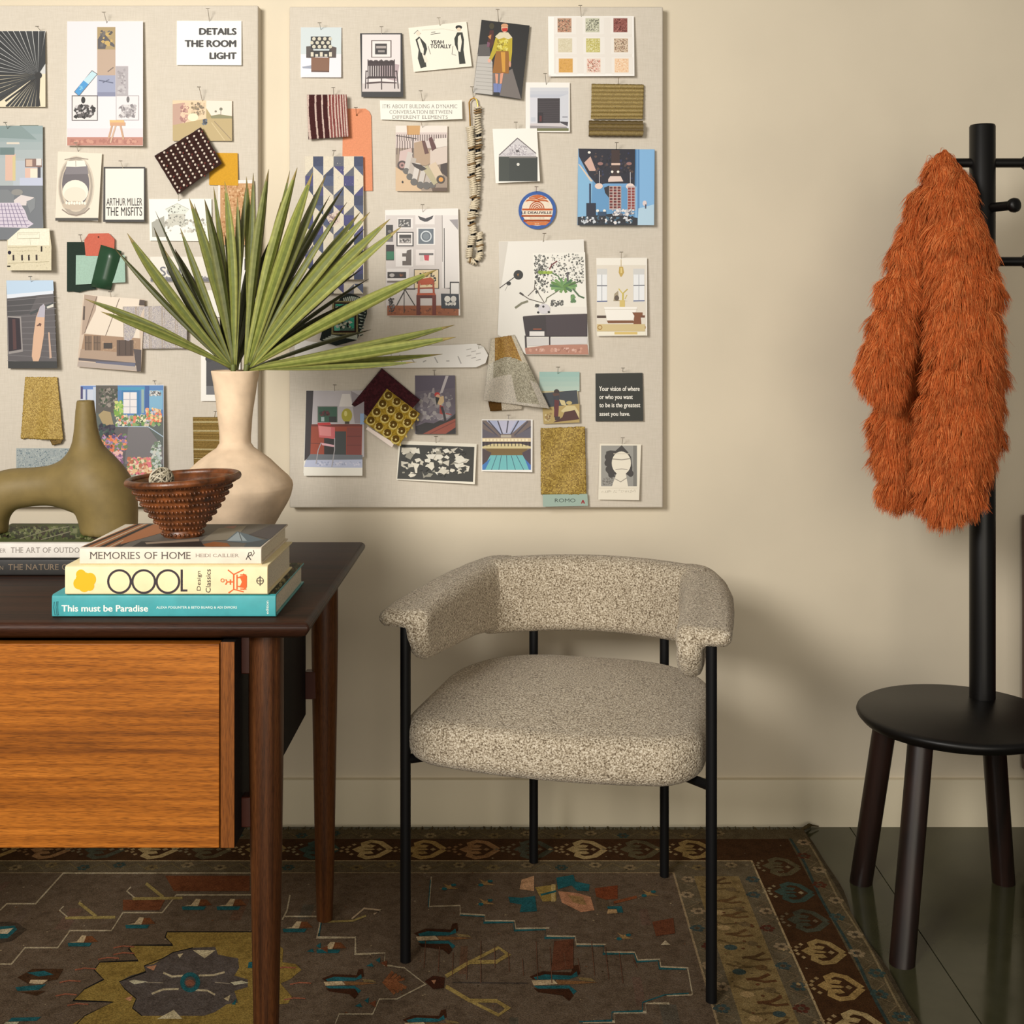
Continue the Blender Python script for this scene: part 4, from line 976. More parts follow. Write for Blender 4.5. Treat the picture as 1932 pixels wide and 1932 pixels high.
def fur(n, seed):
    rs = np.random.RandomState(seed)
    V = np.array(vs); Fa = np.array(fs)
    A = V[Fa]; nr = np.cross(A[:, 2] - A[:, 0], A[:, 3] - A[:, 1]); ar = np.linalg.norm(nr, axis=1) / 2
    nr /= np.linalg.norm(nr, axis=1)[:, None] + 1e-12
    pick = rs.choice(len(Fa), n, p=ar / ar.sum())
    u, v = rs.rand(n, 1), rs.rand(n, 1); q = A[pick]
    p = (q[:, 0] * (1 - u) + q[:, 1] * u) * (1 - v) + (q[:, 3] * (1 - u) + q[:, 2] * u) * v
    no = nr[pick]
    # tufts: hairs lean towards the centre of their tuft
    nc = 5000; cp = p[rs.choice(n, nc)]
    cdir = rs.normal(0, 1, (nc, 3)) * np.array([.5, .3, .3])
    best = np.full(n, 9.); bi = np.zeros(n, int)
    for s in range(0, nc, 40):
        d = ((p[:, None, :] - cp[None, s:s + 40]) ** 2).sum(2); k = d.argmin(1); dm = d[np.arange(n), k]; up = dm < best
        best[up] = dm[up]; bi[up] = k[up] + s
    cd_ = cdir[bi]; to = cp[bi] - p
    L_ = (.024 + .012 * rs.rand(n, 1)) * (.8 + .45 * rs.rand(nc)[bi][:, None])
    for sy_px in (572, 682, 898):
        zs = H - (sy_px - CY) / 950; q_ = np.abs(p[:, 2:3] - zs + .004); L_ = L_ * np.where((q_ < .011) & ((p[:, 0:1] > .83) | (sy_px == 898)), .45, 1.)
    dn = np.array([-.10, -.05, -1.]); d0 = no * .75 + dn * .7 + cd_ * .40 + rs.normal(0, .16, (n, 3)); d0 /= np.linalg.norm(d0, axis=1)[:, None]
    d1 = no * .08 + dn * 1.15 + cd_ * .40 + to * 16 + rs.normal(0, .14, (n, 3)); d1 /= np.linalg.norm(d1, axis=1)[:, None]
    ts = [0, .34, .68, 1.]; wd = [.0006, .0006, .00045, .00012]
    side = np.cross(d1, no + rs.normal(0, .35, (n, 3)) + np.array([0, -.4, 0])); side /= np.linalg.norm(side, axis=1)[:, None]
    out = np.zeros((n, 8, 3))
    for i, t in enumerate(ts):
        c = p + L_ * (d0 * (t - .5 * t * t) * 1.0 + d1 * (.5 * t * t + .0) * 1.25)
        out[:, 2 * i] = c - side * wd[i]; out[:, 2 * i + 1] = c + side * wd[i]
    org = np.array(coat.location); co = (out - org).reshape(-1, 3).astype(np.float32)
    base = (np.arange(n) * 8)[:, None, None]; quad = np.array([[0, 1, 3, 2], [2, 3, 5, 4], [4, 5, 7, 6]])[None]
    idx = (base + quad).reshape(-1).astype(np.int32)
    me = bpy.data.meshes.new('fur'); me.vertices.add(n * 8); me.vertices.foreach_set('co', co.ravel())
    me.loops.add(len(idx)); me.loops.foreach_set('vertex_index', idx)
    me.polygons.add(n * 3); me.polygons.foreach_set('loop_start', np.arange(n * 3, dtype=np.int32) * 4)
    me.update(calc_edges=True)
    pal = np.array([lin(c) for c in ((206, 106, 50), (194, 94, 42), (216, 120, 62), (178, 82, 34), (224, 136, 78), (200, 100, 46))])
    tone = (.86 + .3 * rs.rand(nc))[bi][:, None]
    col = pal[rs.randint(0, 6, n)] * np.concatenate([tone, tone, tone, np.ones((n, 1))], 1)
    ca = me.color_attributes.new('Col', 'FLOAT_COLOR', 'CORNER'); ca.data.foreach_set('color', np.repeat(col, 12, axis=0).astype(np.float32).ravel())
    me.validate(); me.shade_smooth(); me.materials.append(MATS['fur'])
    o = bpy.data.objects.new('fur_pile', me); C.objects.link(o); o.parent = coat; o['kind'] = 'stuff'
fur(150000, 5)
# ------------------------------------------------------------------ linen pinboards
DB = 2.776
def board(px0, py0, px1, py1, label):
    a, b = P(px0, py1, DB), P(px1, py0, DB); m = MB(); m.box(a.x, b.x, DB - DW, -.0005, a.z, b.z)
    tag(m.build('pinboard', 'linen', bevel=.003, seg=3), label, 'pinboard')
board(-330, 10, 487, 957, 'linen covered pinboard on the wall behind the desk, left of the gap')
board(546, 12.5, 1251, 958, 'linen covered pinboard on the wall above the armchair')

# ------------------------------------------------------------------ things pinned to the boards
zA = (0, 0, .24845); zB = (240, 0, .24845); zC = (0, 400, .16563); zD = (0, 680, .16563); zE = (240, 440, .16563); zF = (540, 0, .19672)
zG = (880, 0, .19669); zH = (560, 360, .17598); zI = (880, 340, .19669); zJ = (550, 620, .18634); zK = (880, 620, .19669); z0 = (0, 0, 1)
def lay_off(lay): return .0012 + lay * .0028
def pin(z, q, what):
    """T shaped pin: point in the board at q[0:2], bar at q[2:4]"""
    a, b = Z(z, q)[:2], Z(z, q)[2:]
    p0 = P(a[0], a[1], DB + .004); p1 = P(b[0], b[1], DB - .030); d = (p1 - p0).normalized()
    m = MB(); m.tube([p0, p1], .0007, 6)
    s = Vector((1, 0, 0)); m.tube([p1 - s * .0042, p1 + s * .0042], .0008, 6)
    tag(m.build('steel_pin', 'steel', smooth=60), 'thin steel T pin ' + what, 'pin', 'steel pins in the boards')
def card(name, label, cat, z, corners, art=(), col=W0, lb=.004, lr=.003, lay=0, m='print', th=.0005, pn=None, pw=None, seed=1, group=None, wob=None):
    q = Z(z, corners); pts = [(q[i], q[i + 1]) for i in range(0, len(q), 2)]
    xs, ys = [p[0] for p in pts], [p[1] for p in pts]; x0, x1, y0, y1 = min(xs), max(xs), min(ys), max(ys)
    def place(px, py, e): 
        o = lay_off(lay) + th + e + lb * (py - y0) / (y1 - y0) + lr * (px - x0) / (x1 - x0)
        return P(px, py, DB - o)
    mb = MB(); n = len(pts)
    fr = [place(*p, 0) for p in pts]; bk = [place(*p, -th) for p in pts]
    mb.add(fr + bk, [tuple(range(n)), tuple(range(2 * n - 1, n - 1, -1))] + [(i, n + i, n + (i + 1) % n, (i + 1) % n) for i in range(n)], col)
    draw(mb, zart(z, art), place, 3e-5, seed)
    o = tag(mb.build(name, m, smooth=0, colour=True), label, cat, group)
    if pn: pin(z, pn, 'through ' + pw)
    return o
def rectc(x0, y0, x1, y1): return [x0, y0, x1, y0, x1, y1, x0, y1]
def cloth(name, label, cat, z, corners, colf, disp, m='cloth', nu=30, nv=30, lay=0, th=.0012, pn=None, pw=None, group=None, edge=0., parent=None):
    q = Z(z, corners); rnd = random.Random(len(label)); mb = MB(); g = {}
    for j in range(nv + 1):
        for i in range(nu + 1):
            u, v = i / nu, j / nv
            uu = u + (rnd.uniform(-edge, edge) if i in (0, nu) else 0); vv = v + (rnd.uniform(-edge, edge) if j in (0, nv) else 0)
            px = (q[0] * (1 - uu) + q[2] * uu) * (1 - vv) + (q[6] * (1 - uu) + q[4] * uu) * vv; py = (q[1] * (1 - uu) + q[3] * uu) * (1 - vv) + (q[7] * (1 - uu) + q[5] * uu) * vv
            mb.v.append(tuple(P(px, py, DB - lay_off(lay) - th - disp(u, v))))
    for j in range(nv):
        for i in range(nu):
            k = j * (nu + 1) + i; mb.f.append([k, k + nu + 1, k + nu + 2, k + 1]); mb.c.append(colf((i + .5) / nu, (j + .5) / nv))
    o = mb.build(name, m, parent, smooth=60, colour=True, solid=th)
    if parent is None: tag(o, label, cat, group)
    if pn: pin(z, pn, 'through ' + pw)
    return o
rc = random.Random(21)
def mix(a, b, t): return tuple(a[i] + (b[i] - a[i]) * t for i in range(3))
G1 = (150, 146, 140); G2 = (96, 92, 90); WH = (236, 232, 228)

# ---- left board
a = [('r', -200, 700, 345, 812, (226, 214, 186)), ('r', -200, 240, 345, 700, (206, 206, 204)), ('p', (226, 214, 186), [-200, 560, 345, 560, 345, 812, -200, 812])]
for i in range(31):
    t = math.radians(-86 - 6.1 * i); ln = 470 if i < 23 else 340 - 8 * (i - 23); w_ = .048
    x1_, y1_ = 287 + ln * math.cos(t), 570 + ln * math.sin(t)
    L0 = [287, 570, 287 + ln * math.cos(t - w_), 570 + ln * math.sin(t - w_), 287 + ln * 1.02 * math.cos(t), 570 + ln * 1.02 * math.sin(t), 287 + ln * math.cos(t + w_), 570 + ln * math.sin(t + w_)]
    L0 = [min(345, max(-200, L0[k])) if k % 2 == 0 else min(810, max(236, L0[k])) for k in range(8)]
    a.append(('p', (34, 36, 38) if i % 2 else (48, 50, 52), L0))
for i in range(4): 
    t = math.radians(-84 + i * 14); a.append(('p', (34, 36, 38), [287, 570, min(345, 287 + 300 * math.cos(t)), 240, min(345, 300 + 300 * math.cos(t)), 300 + i * 60]))
a += [('e', 290, 572, 28, 26, K0), ('p', K0, [272, 570, 305, 570, 298, 740, 306, 805, 274, 805, 282, 740]), ('l', K0, 14, [270, 590, 160, 680, 40, 768]), ('l', (44, 46, 46), 18, [270, 588, 110, 640, -100, 720]), ('p', K0, [180, 785, 200, 805, 184, 805])]
card('photo_print', 'black and white palm leaf photo at the left border, top of the left board', 'photo', zA, [-200, 236, 345, 233, 340, 812, -200, 812], a, W0, .006, .004, 0, pn=[310, 236, 282, 200], pw='the palm leaf photo')
a = [('r', 510, 162, 1085, 975, (228, 222, 226)), ('r', 510, 975, 1085, 1042, (222, 212, 216)), ('r', 510, 1042, 1085, 1105, (186, 128, 112)), ('s', 40, 515, 1044, 1080, 1104, 26, [(200, 146, 126), (170, 112, 98)]),
     ('r', 738, 205, 876, 376, (168, 146, 104)), ('p', (88, 84, 86), [742, 300, 780, 240, 830, 300, 870, 340, 870, 360, 810, 330, 800, 372, 742, 372]), ('s', 14, 740, 210, 874, 374, 26, [(196, 166, 100), (110, 104, 100), (80, 76, 76)]),
     ('r', 738, 376, 876, 572, (186, 162, 142)), ('l', (120, 104, 96), 8, [818, 545, 850, 520, 862, 512]), ('r', 738, 572, 876, 732, (152, 158, 184)), ('l', (92, 98, 122), 8, [750, 610, 800, 618, 860, 630]), ('l', (92, 98, 122), 7, [780, 628, 830, 604]), ('r', 738, 700, 876, 730, (130, 134, 160)),
     ('r', 878, 502, 972, 732, (174, 168, 172)), ('s', 30, 880, 505, 970, 730, 20, [(160, 154, 158), (188, 184, 186), (148, 142, 146)]),
     ('p', (92, 92, 96), [698, 533, 742, 562, 600, 732, 562, 698]), ('p', (188, 218, 228), [699, 540, 736, 563, 672, 640, 634, 610]), ('p', (70, 150, 208), [634, 610, 672, 640, 599, 726, 568, 697]), ('s', 10, 590, 640, 640, 690, 16, [(32, 92, 170), (120, 190, 224)]),
     ('r', 545, 725, 742, 916, (70, 66, 66)), ('r', 551, 731, 737, 912, (226, 220, 218)), ('s', 70, 551, 780, 737, 912, 26, [K0, (50, 46, 46), (200, 196, 196), (90, 84, 84)]), ('e', 632, 760, 16, 26, K0),
     ('r', 880, 725, 1054, 914, (170, 164, 166)), ('r', 884, 730, 1050, 910, (226, 220, 222)), ('s', 70, 884, 780, 1050, 910, 24, [(150, 144, 146), (180, 174, 176), (210, 206, 206), (128, 122, 126)]), ('e', 972, 755, 12, 24, (110, 106, 108)),
     ('p', (226, 182, 120), [832, 912, 940, 912, 952, 955, 836, 955]), ('p', (206, 158, 120), [836, 930, 952, 930, 950, 955, 836, 955]), ('l', (196, 156, 126), 14, [850, 955, 825, 1050]), ('l', (206, 172, 146), 12, [878, 955, 838, 1085]), ('l', (196, 156, 126), 14, [915, 955, 938, 1060])]
card('photo_print', 'large pale photo of a picture collage and a wooden stool on the left board', 'photo', zA, [510, 162, 1086, 160, 1086, 1108, 506, 1106], a, W0, .012, .008, 0, pn=[822, 210, 788, 92], pw='the picture collage photo')
a = [('g', -100, 955, 325, 1200, (140, 158, 160), (166, 176, 178), 4), ('r', -100, 1200, 325, 1440, (170, 178, 180)), ('r', 100, 1220, 325, 1420, (178, 186, 194)), ('r', -100, 1410, 325, 1820, (110, 114, 120)), ('p', (128, 146, 146), [-100, 955, 160, 955, 280, 1060, -100, 1040]), ('r', 40, 1170, 118, 1372, (214, 178, 160)), ('r', 95, 1185, 118, 1372, (206, 190, 140)), ('r', 0, 1120, 110, 1175, (104, 124, 124)), ('p', (216, 206, 190), [50, 1080, 145, 1080, 150, 1095, 50, 1095]),
     ('r', 190, 1205, 318, 1270, (130, 104, 96)), ('r', 198, 1212, 245, 1262, (204, 176, 156)), ('r', 275, 1205, 315, 1256, (216, 212, 206)), ('r', 190, 1275, 308, 1360, (216, 180, 164)), ('r', 230, 1280, 290, 1350, (232, 220, 200)), ('r', 285, 1270, 308, 1360, (70, 70, 80)), ('r', 150, 1350, 325, 1410, (188, 194, 214)),
     ('p', (122, 126, 130), [-100, 1440, 60, 1440, 110, 1480, 110, 1560, -100, 1560]), ('e', 130, 1460, 44, 24, (140, 138, 134)), ('p', (214, 204, 202), [105, 1520, 160, 1480, 260, 1500, 200, 1545, 200, 1560, 110, 1560]), ('p', (128, 132, 136), [200, 1530, 270, 1500, 265, 1580, 230, 1620]),
     ('p', (206, 196, 210), [-100, 1540, 150, 1540, 190, 1600, 215, 1670, 255, 1700, 210, 1730, -100, 1725])]
a += [('l', (122, 110, 140), 4, [-100, y, 150 + (y - 1540) * .45, y]) for y in range(1565, 1720, 28)] + [('l', (122, 110, 140), 4, [x * .7 - 20, 1545, x - 10, 1722]) for x in range(-60, 220, 34)]
card('photo_print', 'photo of a grey blue living room with checked ottoman at the left border', 'photo', zA, [-100, 955, 165, 955, 315, 1105, 328, 1730, 60, 1738, 58, 1820, -100, 1822], a, (150, 160, 162), .006, .006, 1, seed=2, pn=[66, 1000, 40, 930], pw='the grey blue living room photo')
card('paint_swatch', 'dark green paint card peeking out behind the living room photo', 'paint card', zA, rectc(150, 951, 292, 1300), [], (52, 74, 58), .004, .003, 0, 'card_stock')
a = [('e', 578, 1415, 138, 232, (206, 194, 176)), ('e', 576, 1418, 128, 222, (168, 156, 142)), ('e', 576, 1412, 112, 198, (206, 192, 172)), ('e', 575, 1400, 104, 172, (104, 98, 102)), ('p', (126, 120, 124), [505, 1255, 660, 1255, 672, 1320, 492, 1325]),
     ('p', (236, 230, 216), [512, 1222, 640, 1218, 655, 1262, 575, 1268, 500, 1265]), ('l', (150, 140, 130), 4, [575, 1220, 576, 1266]), ('e', 572, 1455, 98, 88, (236, 228, 212)), ('e', 570, 1480, 84, 60, (226, 216, 198)), ('e', 566, 1560, 92, 34, (196, 180, 160)), ('l', (140, 126, 114), 9, [470, 1590, 520, 1625, 580, 1636, 640, 1618, 680, 1580]), ('l', (140, 128, 116), 7, [490, 1212, 580, 1196, 670, 1210]), ('r', 420, 1655, 745, 1676, (70, 66, 60))]
a += [('e', 505 + 20 * i, 1540 + (i % 2) * 4, 9, 12, (240, 232, 216)) for i in range(8)]
card('photo_print', 'black and white photo of a wide open mouth on the left board', 'photo', zA, [440, 1150, 775, 1165, 745, 1680, 420, 1658], a, (228, 218, 200), .010, .006, 0, pn=[598, 1160, 575, 1085], pw='the open mouth photo')
a = [('r', 800, 1280, 1092, 1668, (236, 230, 218)), ('t', 'ARTHUR MILLER', 808, 1504, 1080, 1562, K0, .02), ('t', 'THE MISFITS', 808, 1572, 1080, 1640, K0, .02)]
card('postcard', 'white postcard with thin black border and bold black title at its foot', 'postcard', zA, [787, 1268, 1103, 1268, 1098, 1685, 783, 1685], a, (56, 52, 50), .010, .007, 0, pn=[942, 1300, 915, 1222], pw='the black bordered postcard')
# board scrap
a = [('r', 85, 384, 585, 665, (222, 212, 184)), ('r', 90, 190, 562, 380, (240, 236, 216)), ('l', (190, 182, 160), 5, [200, 240, 450, 232, 450, 300, 200, 306, 200, 240]), ('l', (196, 188, 166), 4, [215, 255, 435, 248]), ('l', (196, 188, 166), 4, [340, 306, 350, 380]), ('l', (176, 166, 136), 5, [90, 405, 420, 395]), ('l', (196, 186, 156), 4, [150, 445, 420, 440]), ('e', 108, 462, 20, 22, (46, 42, 60)), ('r', 464, 390, 482, 452, (60, 54, 50)), ('l', (176, 166, 136), 5, [90, 585, 560, 565])]
a += [('p', (70, 62, 60), [x - 10, y, x + 10, y - 4, x + 12, y + 62, x - 8, y + 62]) for x, y in ((152, 490), (250, 490), (328, 490), (415, 488))] + [('s', 40, 90, 390, 580, 660, 6, [(180, 170, 140), (200, 190, 160), (140, 130, 104)]), ('r', 82, 610, 118, 628, (70, 64, 54))]
card('board_scrap', 'cream scrap of printed cardboard with four dark slots under the living room photo', 'cardboard', zC, [80, 188, 562, 184, 586, 400, 582, 664, 84, 662], a, (222, 212, 184), .010, .012, 2, 'card_stock', .003)
card('photo_print', 'photo of a pale surfboard leaning on a grey wooden house, at the left', 'photo', zC, [72, 780, 605, 778, 652, 1780, 92, 1782],
     [('p', (186, 208, 230), [72, 780, 605, 778, 612, 900, 80, 960]), ('p', (220, 226, 236), [78, 940, 605, 895, 606, 930, 80, 985]), ('p', (96, 92, 94), [80, 985, 608, 930, 650, 1780, 92, 1780]), ('p', (80, 78, 80), [84, 1000, 420, 960, 330, 1160, 84, 1190])] +
     [('l', (122, 118, 120), 6, [84, 1010 + i * 62, 640, 960 + i * 70]) for i in range(12)] +
     [('p', (150, 144, 142), [84, 1185, 240, 1190, 262, 1590, 96, 1620]), ('p', (52, 44, 50), [90, 1200, 225, 1210, 244, 1565, 100, 1590]), ('p', (88, 62, 62), [140, 1220, 175, 1220, 190, 1560, 150, 1570]), ('p', (70, 76, 78), [330, 1150, 600, 1030, 610, 1060, 350, 1170]),
      ('p', (214, 176, 148), [498, 1045, 515, 1075, 500, 1400, 460, 1640, 425, 1740, 385, 1735, 362, 1640, 380, 1420, 410, 1200, 455, 1080]), ('p', (180, 176, 188), [498, 1045, 515, 1080, 508, 1200, 420, 1195, 455, 1080]), ('s', 8, 410, 1260, 480, 1310, 16, [(120, 84, 70), (90, 66, 60)]),
      ('p', (200, 168, 148), [548, 1370, 565, 1370, 590, 1660, 565, 1670]), ('p', (60, 60, 60), [92, 1700, 650, 1700, 652, 1780, 92, 1780]), ('p', (214, 210, 200), [530, 1080, 608, 1045, 610, 1080, 540, 1100])], (90, 88, 90), .010, .012, 0, pn=[362, 830, 345, 735], pw='the surfboard photo')
# paint cards
card('paint_swatch', 'dark green paint card, backmost of the overlapping paint cards', 'paint card', zC, [762, 342, 1060, 342, 1090, 880, 1000, 890, 900, 915, 830, 905, 762, 908], [], (40, 54, 46), .004, .003, 0, 'card_stock', pn=[930, 350, 915, 260], pw='the dark green paint card')
card('paint_swatch', 'coral tag shaped paint card with clipped corners and a hole', 'paint card', zC, [1010, 245, 1240, 242, 1305, 310, 1300, 500, 975, 500, 960, 320], [('e', 1122, 285, 10, 10, (70, 46, 40))], (204, 108, 88), .004, .004, 1, 'card_stock')
card('paint_swatch', 'pale aqua square paint card over the dark green one', 'paint card', zC, [865, 492, 1420, 492, 1428, 800, 862, 828], [], (166, 196, 180), .004, .004, 2, 'card_stock')
dz = lambda u, v: .003 + .012 * math.sin(u * PI) ** 1.2 * (1 - .2 * v)
cloth('paint_swatch', 'glossy deep green curled paint card, topmost of the overlapping paint cards', 'paint card', zC, [1150, 372, 1385, 445, 1262, 888, 1032, 850], lambda u, v: (46, 76, 54), dz, 'print_gloss', 24, 4, 3, .0006)
a = [('p', (226, 212, 194), [950, 940, 1590, 990, 1590, 1450, 960, 1380]), ('p', (176, 154, 136), [1110, 960, 1090, 1120, 960, 1390, 930, 1400, 960, 940]), ('l', (110, 90, 76), 9, [1105, 960, 1040, 1150, 965, 1380]), ('l', (110, 90, 76), 8, [1360, 985, 1290, 1180, 1195, 1430]), ('p', (84, 70, 60), [950, 1070, 970, 1075, 965, 1230, 940, 1230]),
     ('p', (160, 130, 104), [960, 1390, 1600, 1440, 1600, 1640, 920, 1600]), ('s', 40, 1150, 1440, 1590, 1600, 18, [(150, 120, 92), (176, 146, 118)]), ('p', (170, 146, 126), [920, 1560, 1590, 1620, 1590, 1720, 900, 1670]), ('r', 1180, 1490, 1280, 1556, (60, 50, 44)), ('r', 1330, 1460, 1520, 1640, (84, 66, 56)), ('p', (90, 82, 84), [895, 1660, 1560, 1720, 1560, 1750, 895, 1690]), ('p', (100, 102, 122), [1090, 1700, 1540, 1720, 1540, 1760, 1090, 1730]), ('p', (176, 162, 152), [890, 1700, 1540, 1760, 1580, 1810, 880, 1760]), ('p', (76, 66, 66), [1520, 1560, 1610, 1570, 1605, 1815, 1560, 1815])]
for x in (970, 1010, 1070, 1110): a += [('r', x, 1410, x + 34, 1575, (120, 98, 80)), ('l', (70, 56, 48), 6, [x, 1410, x, 1575]), ('l', (70, 56, 48), 5, [x, 1490, x + 34, 1490])]
for x in (1360, 1430, 1490): a.append(('l', (60, 48, 42), 6, [x, 1460, x, 1630]))
a.append(('p', (70, 54, 42), [1590, 998, 1650, 1004, 1645, 1066, 1582, 1062]))
card('photo_print', 'sepia photo of a pale modern building with tall windows, tucked behind patterned cloth', 'photo', zC, [950, 940, 1650, 996, 1605, 1818, 880, 1762], a, (206, 186, 166), .010, .010, 0, pn=[1268, 995, 1255, 910], pw='the sepia building photo')
def stripes(u, v):
    k = (u * 4.9) % 1; 
    if k < .07 or .14 < k < .19 or k > .95: return (206, 192, 180)
    return (220, 211, 206) if rc.random() < .78 else (202, 194, 200)
cloth('fabric_swatch', 'white woven cloth sample with faint grey and mauve stripes overlapping the building photo', 'fabric sample', zC, [1400, 1078, 2130, 1070, 2130, 1555, 1412, 1560], stripes, lambda u, v: .001 + .0012 * math.sin(u * 14), 'cloth', 90, 26, 4, .0008)
a = [('t', 'DETAILS', 545, 212, 832, 266, (48, 46, 46), .09), ('t', 'THE ROOM', 436, 303, 830, 359, (48, 46, 46), .09), ('t', 'LIGHT', 624, 397, 832, 450, (48, 46, 46), .09)]
card('word_card', 'white card lettered with three lines of black capitals at the top of the left board', 'card', zB, [377, 158, 868, 158, 868, 496, 375, 494], a, (244, 242, 234), .004, .002, 0, pn=[628, 186, 612, 65], pw='the white card with black capitals')
a = [('r', 346, 763, 796, 1070, (170, 150, 100)), ('p', (232, 216, 200), [560, 763, 796, 765, 796, 890, 640, 880]), ('p', (226, 196, 160), [346, 763, 600, 763, 600, 930, 346, 950]), ('p', (186, 150, 132), [346, 790, 440, 780, 420, 950, 346, 960]), ('s', 40, 390, 766, 480, 945, 22, [(190, 146, 130), (160, 112, 104), (226, 190, 160)]), ('s', 50, 470, 764, 600, 900, 18, [(120, 104, 80), (150, 130, 96), (206, 180, 146)]), ('e', 500, 890, 40, 30, (244, 226, 190)),
     ('p', (130, 126, 86), [630, 880, 700, 868, 796, 882, 796, 900, 640, 900]), ('e', 712, 828, 12, 12, (110, 110, 90)), ('l', (110, 104, 90), 4, [712, 830, 710, 872]), ('e', 672, 846, 9, 8, (120, 116, 96)), ('p', (180, 158, 108), [346, 950, 600, 900, 796, 900, 796, 1070, 346, 1070]), ('l', (140, 120, 86), 6, [660, 920, 790, 1060]), ('l', (206, 186, 140), 5, [640, 930, 740, 1066]), ('s', 8, 560, 890, 620, 960, 22, [(60, 84, 110), (90, 100, 110), (50, 50, 56)])]
card('photo_print', 'faded sunlit beach photo above the dark woven cloth on the left board', 'photo', zB, [345, 762, 797, 766, 794, 1070, 346, 1070], a, (200, 180, 140), .004, .004, 0, pn=[580, 800, 545, 660], pw='the faded beach photo')
def hx(u, v): return (58, 32, 26)
d2 = lambda u, v: .006 + .0025 * math.sin(u * 26) * math.sin(v * 22) + .004 * u
o = cloth('fabric_swatch', 'dark brown honeycomb weave cloth sample hung cornerwise, flecked with white', 'fabric sample', zB, [560, 968, 718, 1240, 385, 1478, 208, 1185], hx, d2, 'velvet', 44, 44, 3, .003)
m = MB()
q = Z(zB, [560, 968, 718, 1240, 385, 1478, 208, 1185])
for i in range(10):
    for j in range(8):
        u, v = (i + .5 + .5 * (j % 2)) / 10.5, (j + .5) / 8
        px = (q[0] * (1 - u) + q[2] * u) * (1 - v) + (q[6] * (1 - u) + q[4] * u) * v; py = (q[1] * (1 - u) + q[3] * u) * (1 - v) + (q[7] * (1 - u) + q[5] * u) * v
        m.ball(P(px, py, DB - lay_off(3) - .0052 - d2(u, v)), .0030, 6, (1, .6, 1), col=(246, 230, 212))
        if (i + j) % 3 == 0: m.ball(P(px + 6, py + 1, DB - lay_off(3) - .005 - d2(u, v)), .0026, 6, (1, .6, 1), col=(120, 48, 38))
m.build('white_flecks', 'velvet', o, smooth=60, colour=True)
card('paint_swatch', 'mustard yellow paint card beside the dark woven cloth', 'paint card', zB, [625, 1160, 838, 1162, 842, 1410, 622, 1404], [], (216, 162, 50), .003, .004, 0, 'card_stock')
card('cork_swatch', 'tan cork sample on white card behind the palm leaves', 'cork sample', zB, rectc(690, 1368, 960, 1862), [('r', 706, 1392, 962, 1860, (206, 160, 116)), ('s', 260, 706, 1392, 960, 1858, 14, [(220, 176, 132), (190, 142, 98), (176, 124, 82), (226, 188, 146)])], WH, .006, .004, 1, 'card_stock', seed=4)
a = [('s', 60, 185, 1650, 640, 1790, 20, [(206, 202, 190), (180, 176, 164), (150, 146, 134)]), ('p', (214, 218, 206), [290, 1590, 380, 1545, 470, 1590, 440, 1625, 320, 1625]), ('p', (196, 194, 180), [310, 1625, 440, 1625, 440, 1720, 310, 1720]), ('e', 375, 1745, 40, 36, (236, 234, 226)), ('s', 30, 300, 1540, 470, 1730, 12, [(150, 150, 138), (120, 118, 108)]), ('p', (160, 158, 146), [185, 1690, 280, 1640, 290, 1800, 190, 1800]), ('l', (150, 148, 136), 3, [290, 1590, 380, 1545, 470, 1590])]
card('sketch_print', 'pencil sketch of a small pavilion on cream paper behind the palm tips', 'drawing', zB, [165, 1512, 640, 1510, 642, 1832, 172, 1828], a, (240, 238, 226), .003, .003, 0, pn=[388, 1540, 392, 1470], pw='the pavilion sketch')
card('postcard', 'white postcard with a dark skyline strip behind the left palm leaves', 'postcard', zE, rectc(262, 268, 960, 552), [('r', 265, 505, 960, 550, (96, 94, 100)), ('s', 60, 265, 480, 960, 530, 16, [(110, 108, 116), (140, 138, 146)]), ('t', 'SOL', 372, 380, 660, 488, (104, 104, 112), .03)], (226, 220, 208), .003, .003, 0)
card('paper_scrap', 'small white doodled paper scrap half hidden by palm leaves', 'paper', zE, [640, 660, 1200, 640, 1210, 960, 820, 950], [('o', 735, 785, 34, 28, (190, 186, 176)), ('l', (120, 118, 112), 8, [750, 890, 820, 865])], (236, 232, 220), .003, .002, 0)
card('photo_print', 'white bordered dark photo peeping out beside the neck of the cream vase', 'photo', zE, rectc(840, 1330, 1290, 1912), [('r', 900, 1400, 1230, 1840, (56, 54, 58)), ('r', 900, 1740, 1230, 1840, (104, 104, 108)), ('e', 930, 1430, 40, 40, (40, 40, 44))], (240, 236, 228), .005, .004, 0)
card('photo_print', 'white photo with a dark bar behind the middle of the palm leaves', 'photo', zE, rectc(1190, 275, 1424, 760), [('r', 1335, 290, 1366, 420, (86, 76, 70))], (238, 234, 228), .003, .003, 0)
gold = lambda u, v: mix((176, 140, 54), (236, 202, 112), rc.random())
o = cloth('fabric_swatch', 'golden shimmering cloth strip hanging crooked at the left, above the grey blue card', 'fabric sample', zD, [288, 190, 652, 188, 720, 905, 236, 888], gold, lambda u, v: .004 + .004 * math.sin(u * 9 + v * 2) * v + .010 * u * v, 'lurex', 40, 60, 0, .001, edge=.008)
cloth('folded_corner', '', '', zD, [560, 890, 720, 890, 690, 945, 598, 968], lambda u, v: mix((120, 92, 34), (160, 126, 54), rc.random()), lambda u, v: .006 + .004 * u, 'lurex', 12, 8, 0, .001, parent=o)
card('fabric_swatch', 'speckled grey blue sample card behind the olive vase', 'sample card', zD, rectc(185, 1000, 790, 1250), [('s', 420, 186, 1002, 788, 1248, 12, [(150, 160, 162), (176, 184, 184), (110, 124, 132), (190, 196, 190), (128, 144, 150)])], (168, 176, 176), .003, .003, 0, 'card_stock')
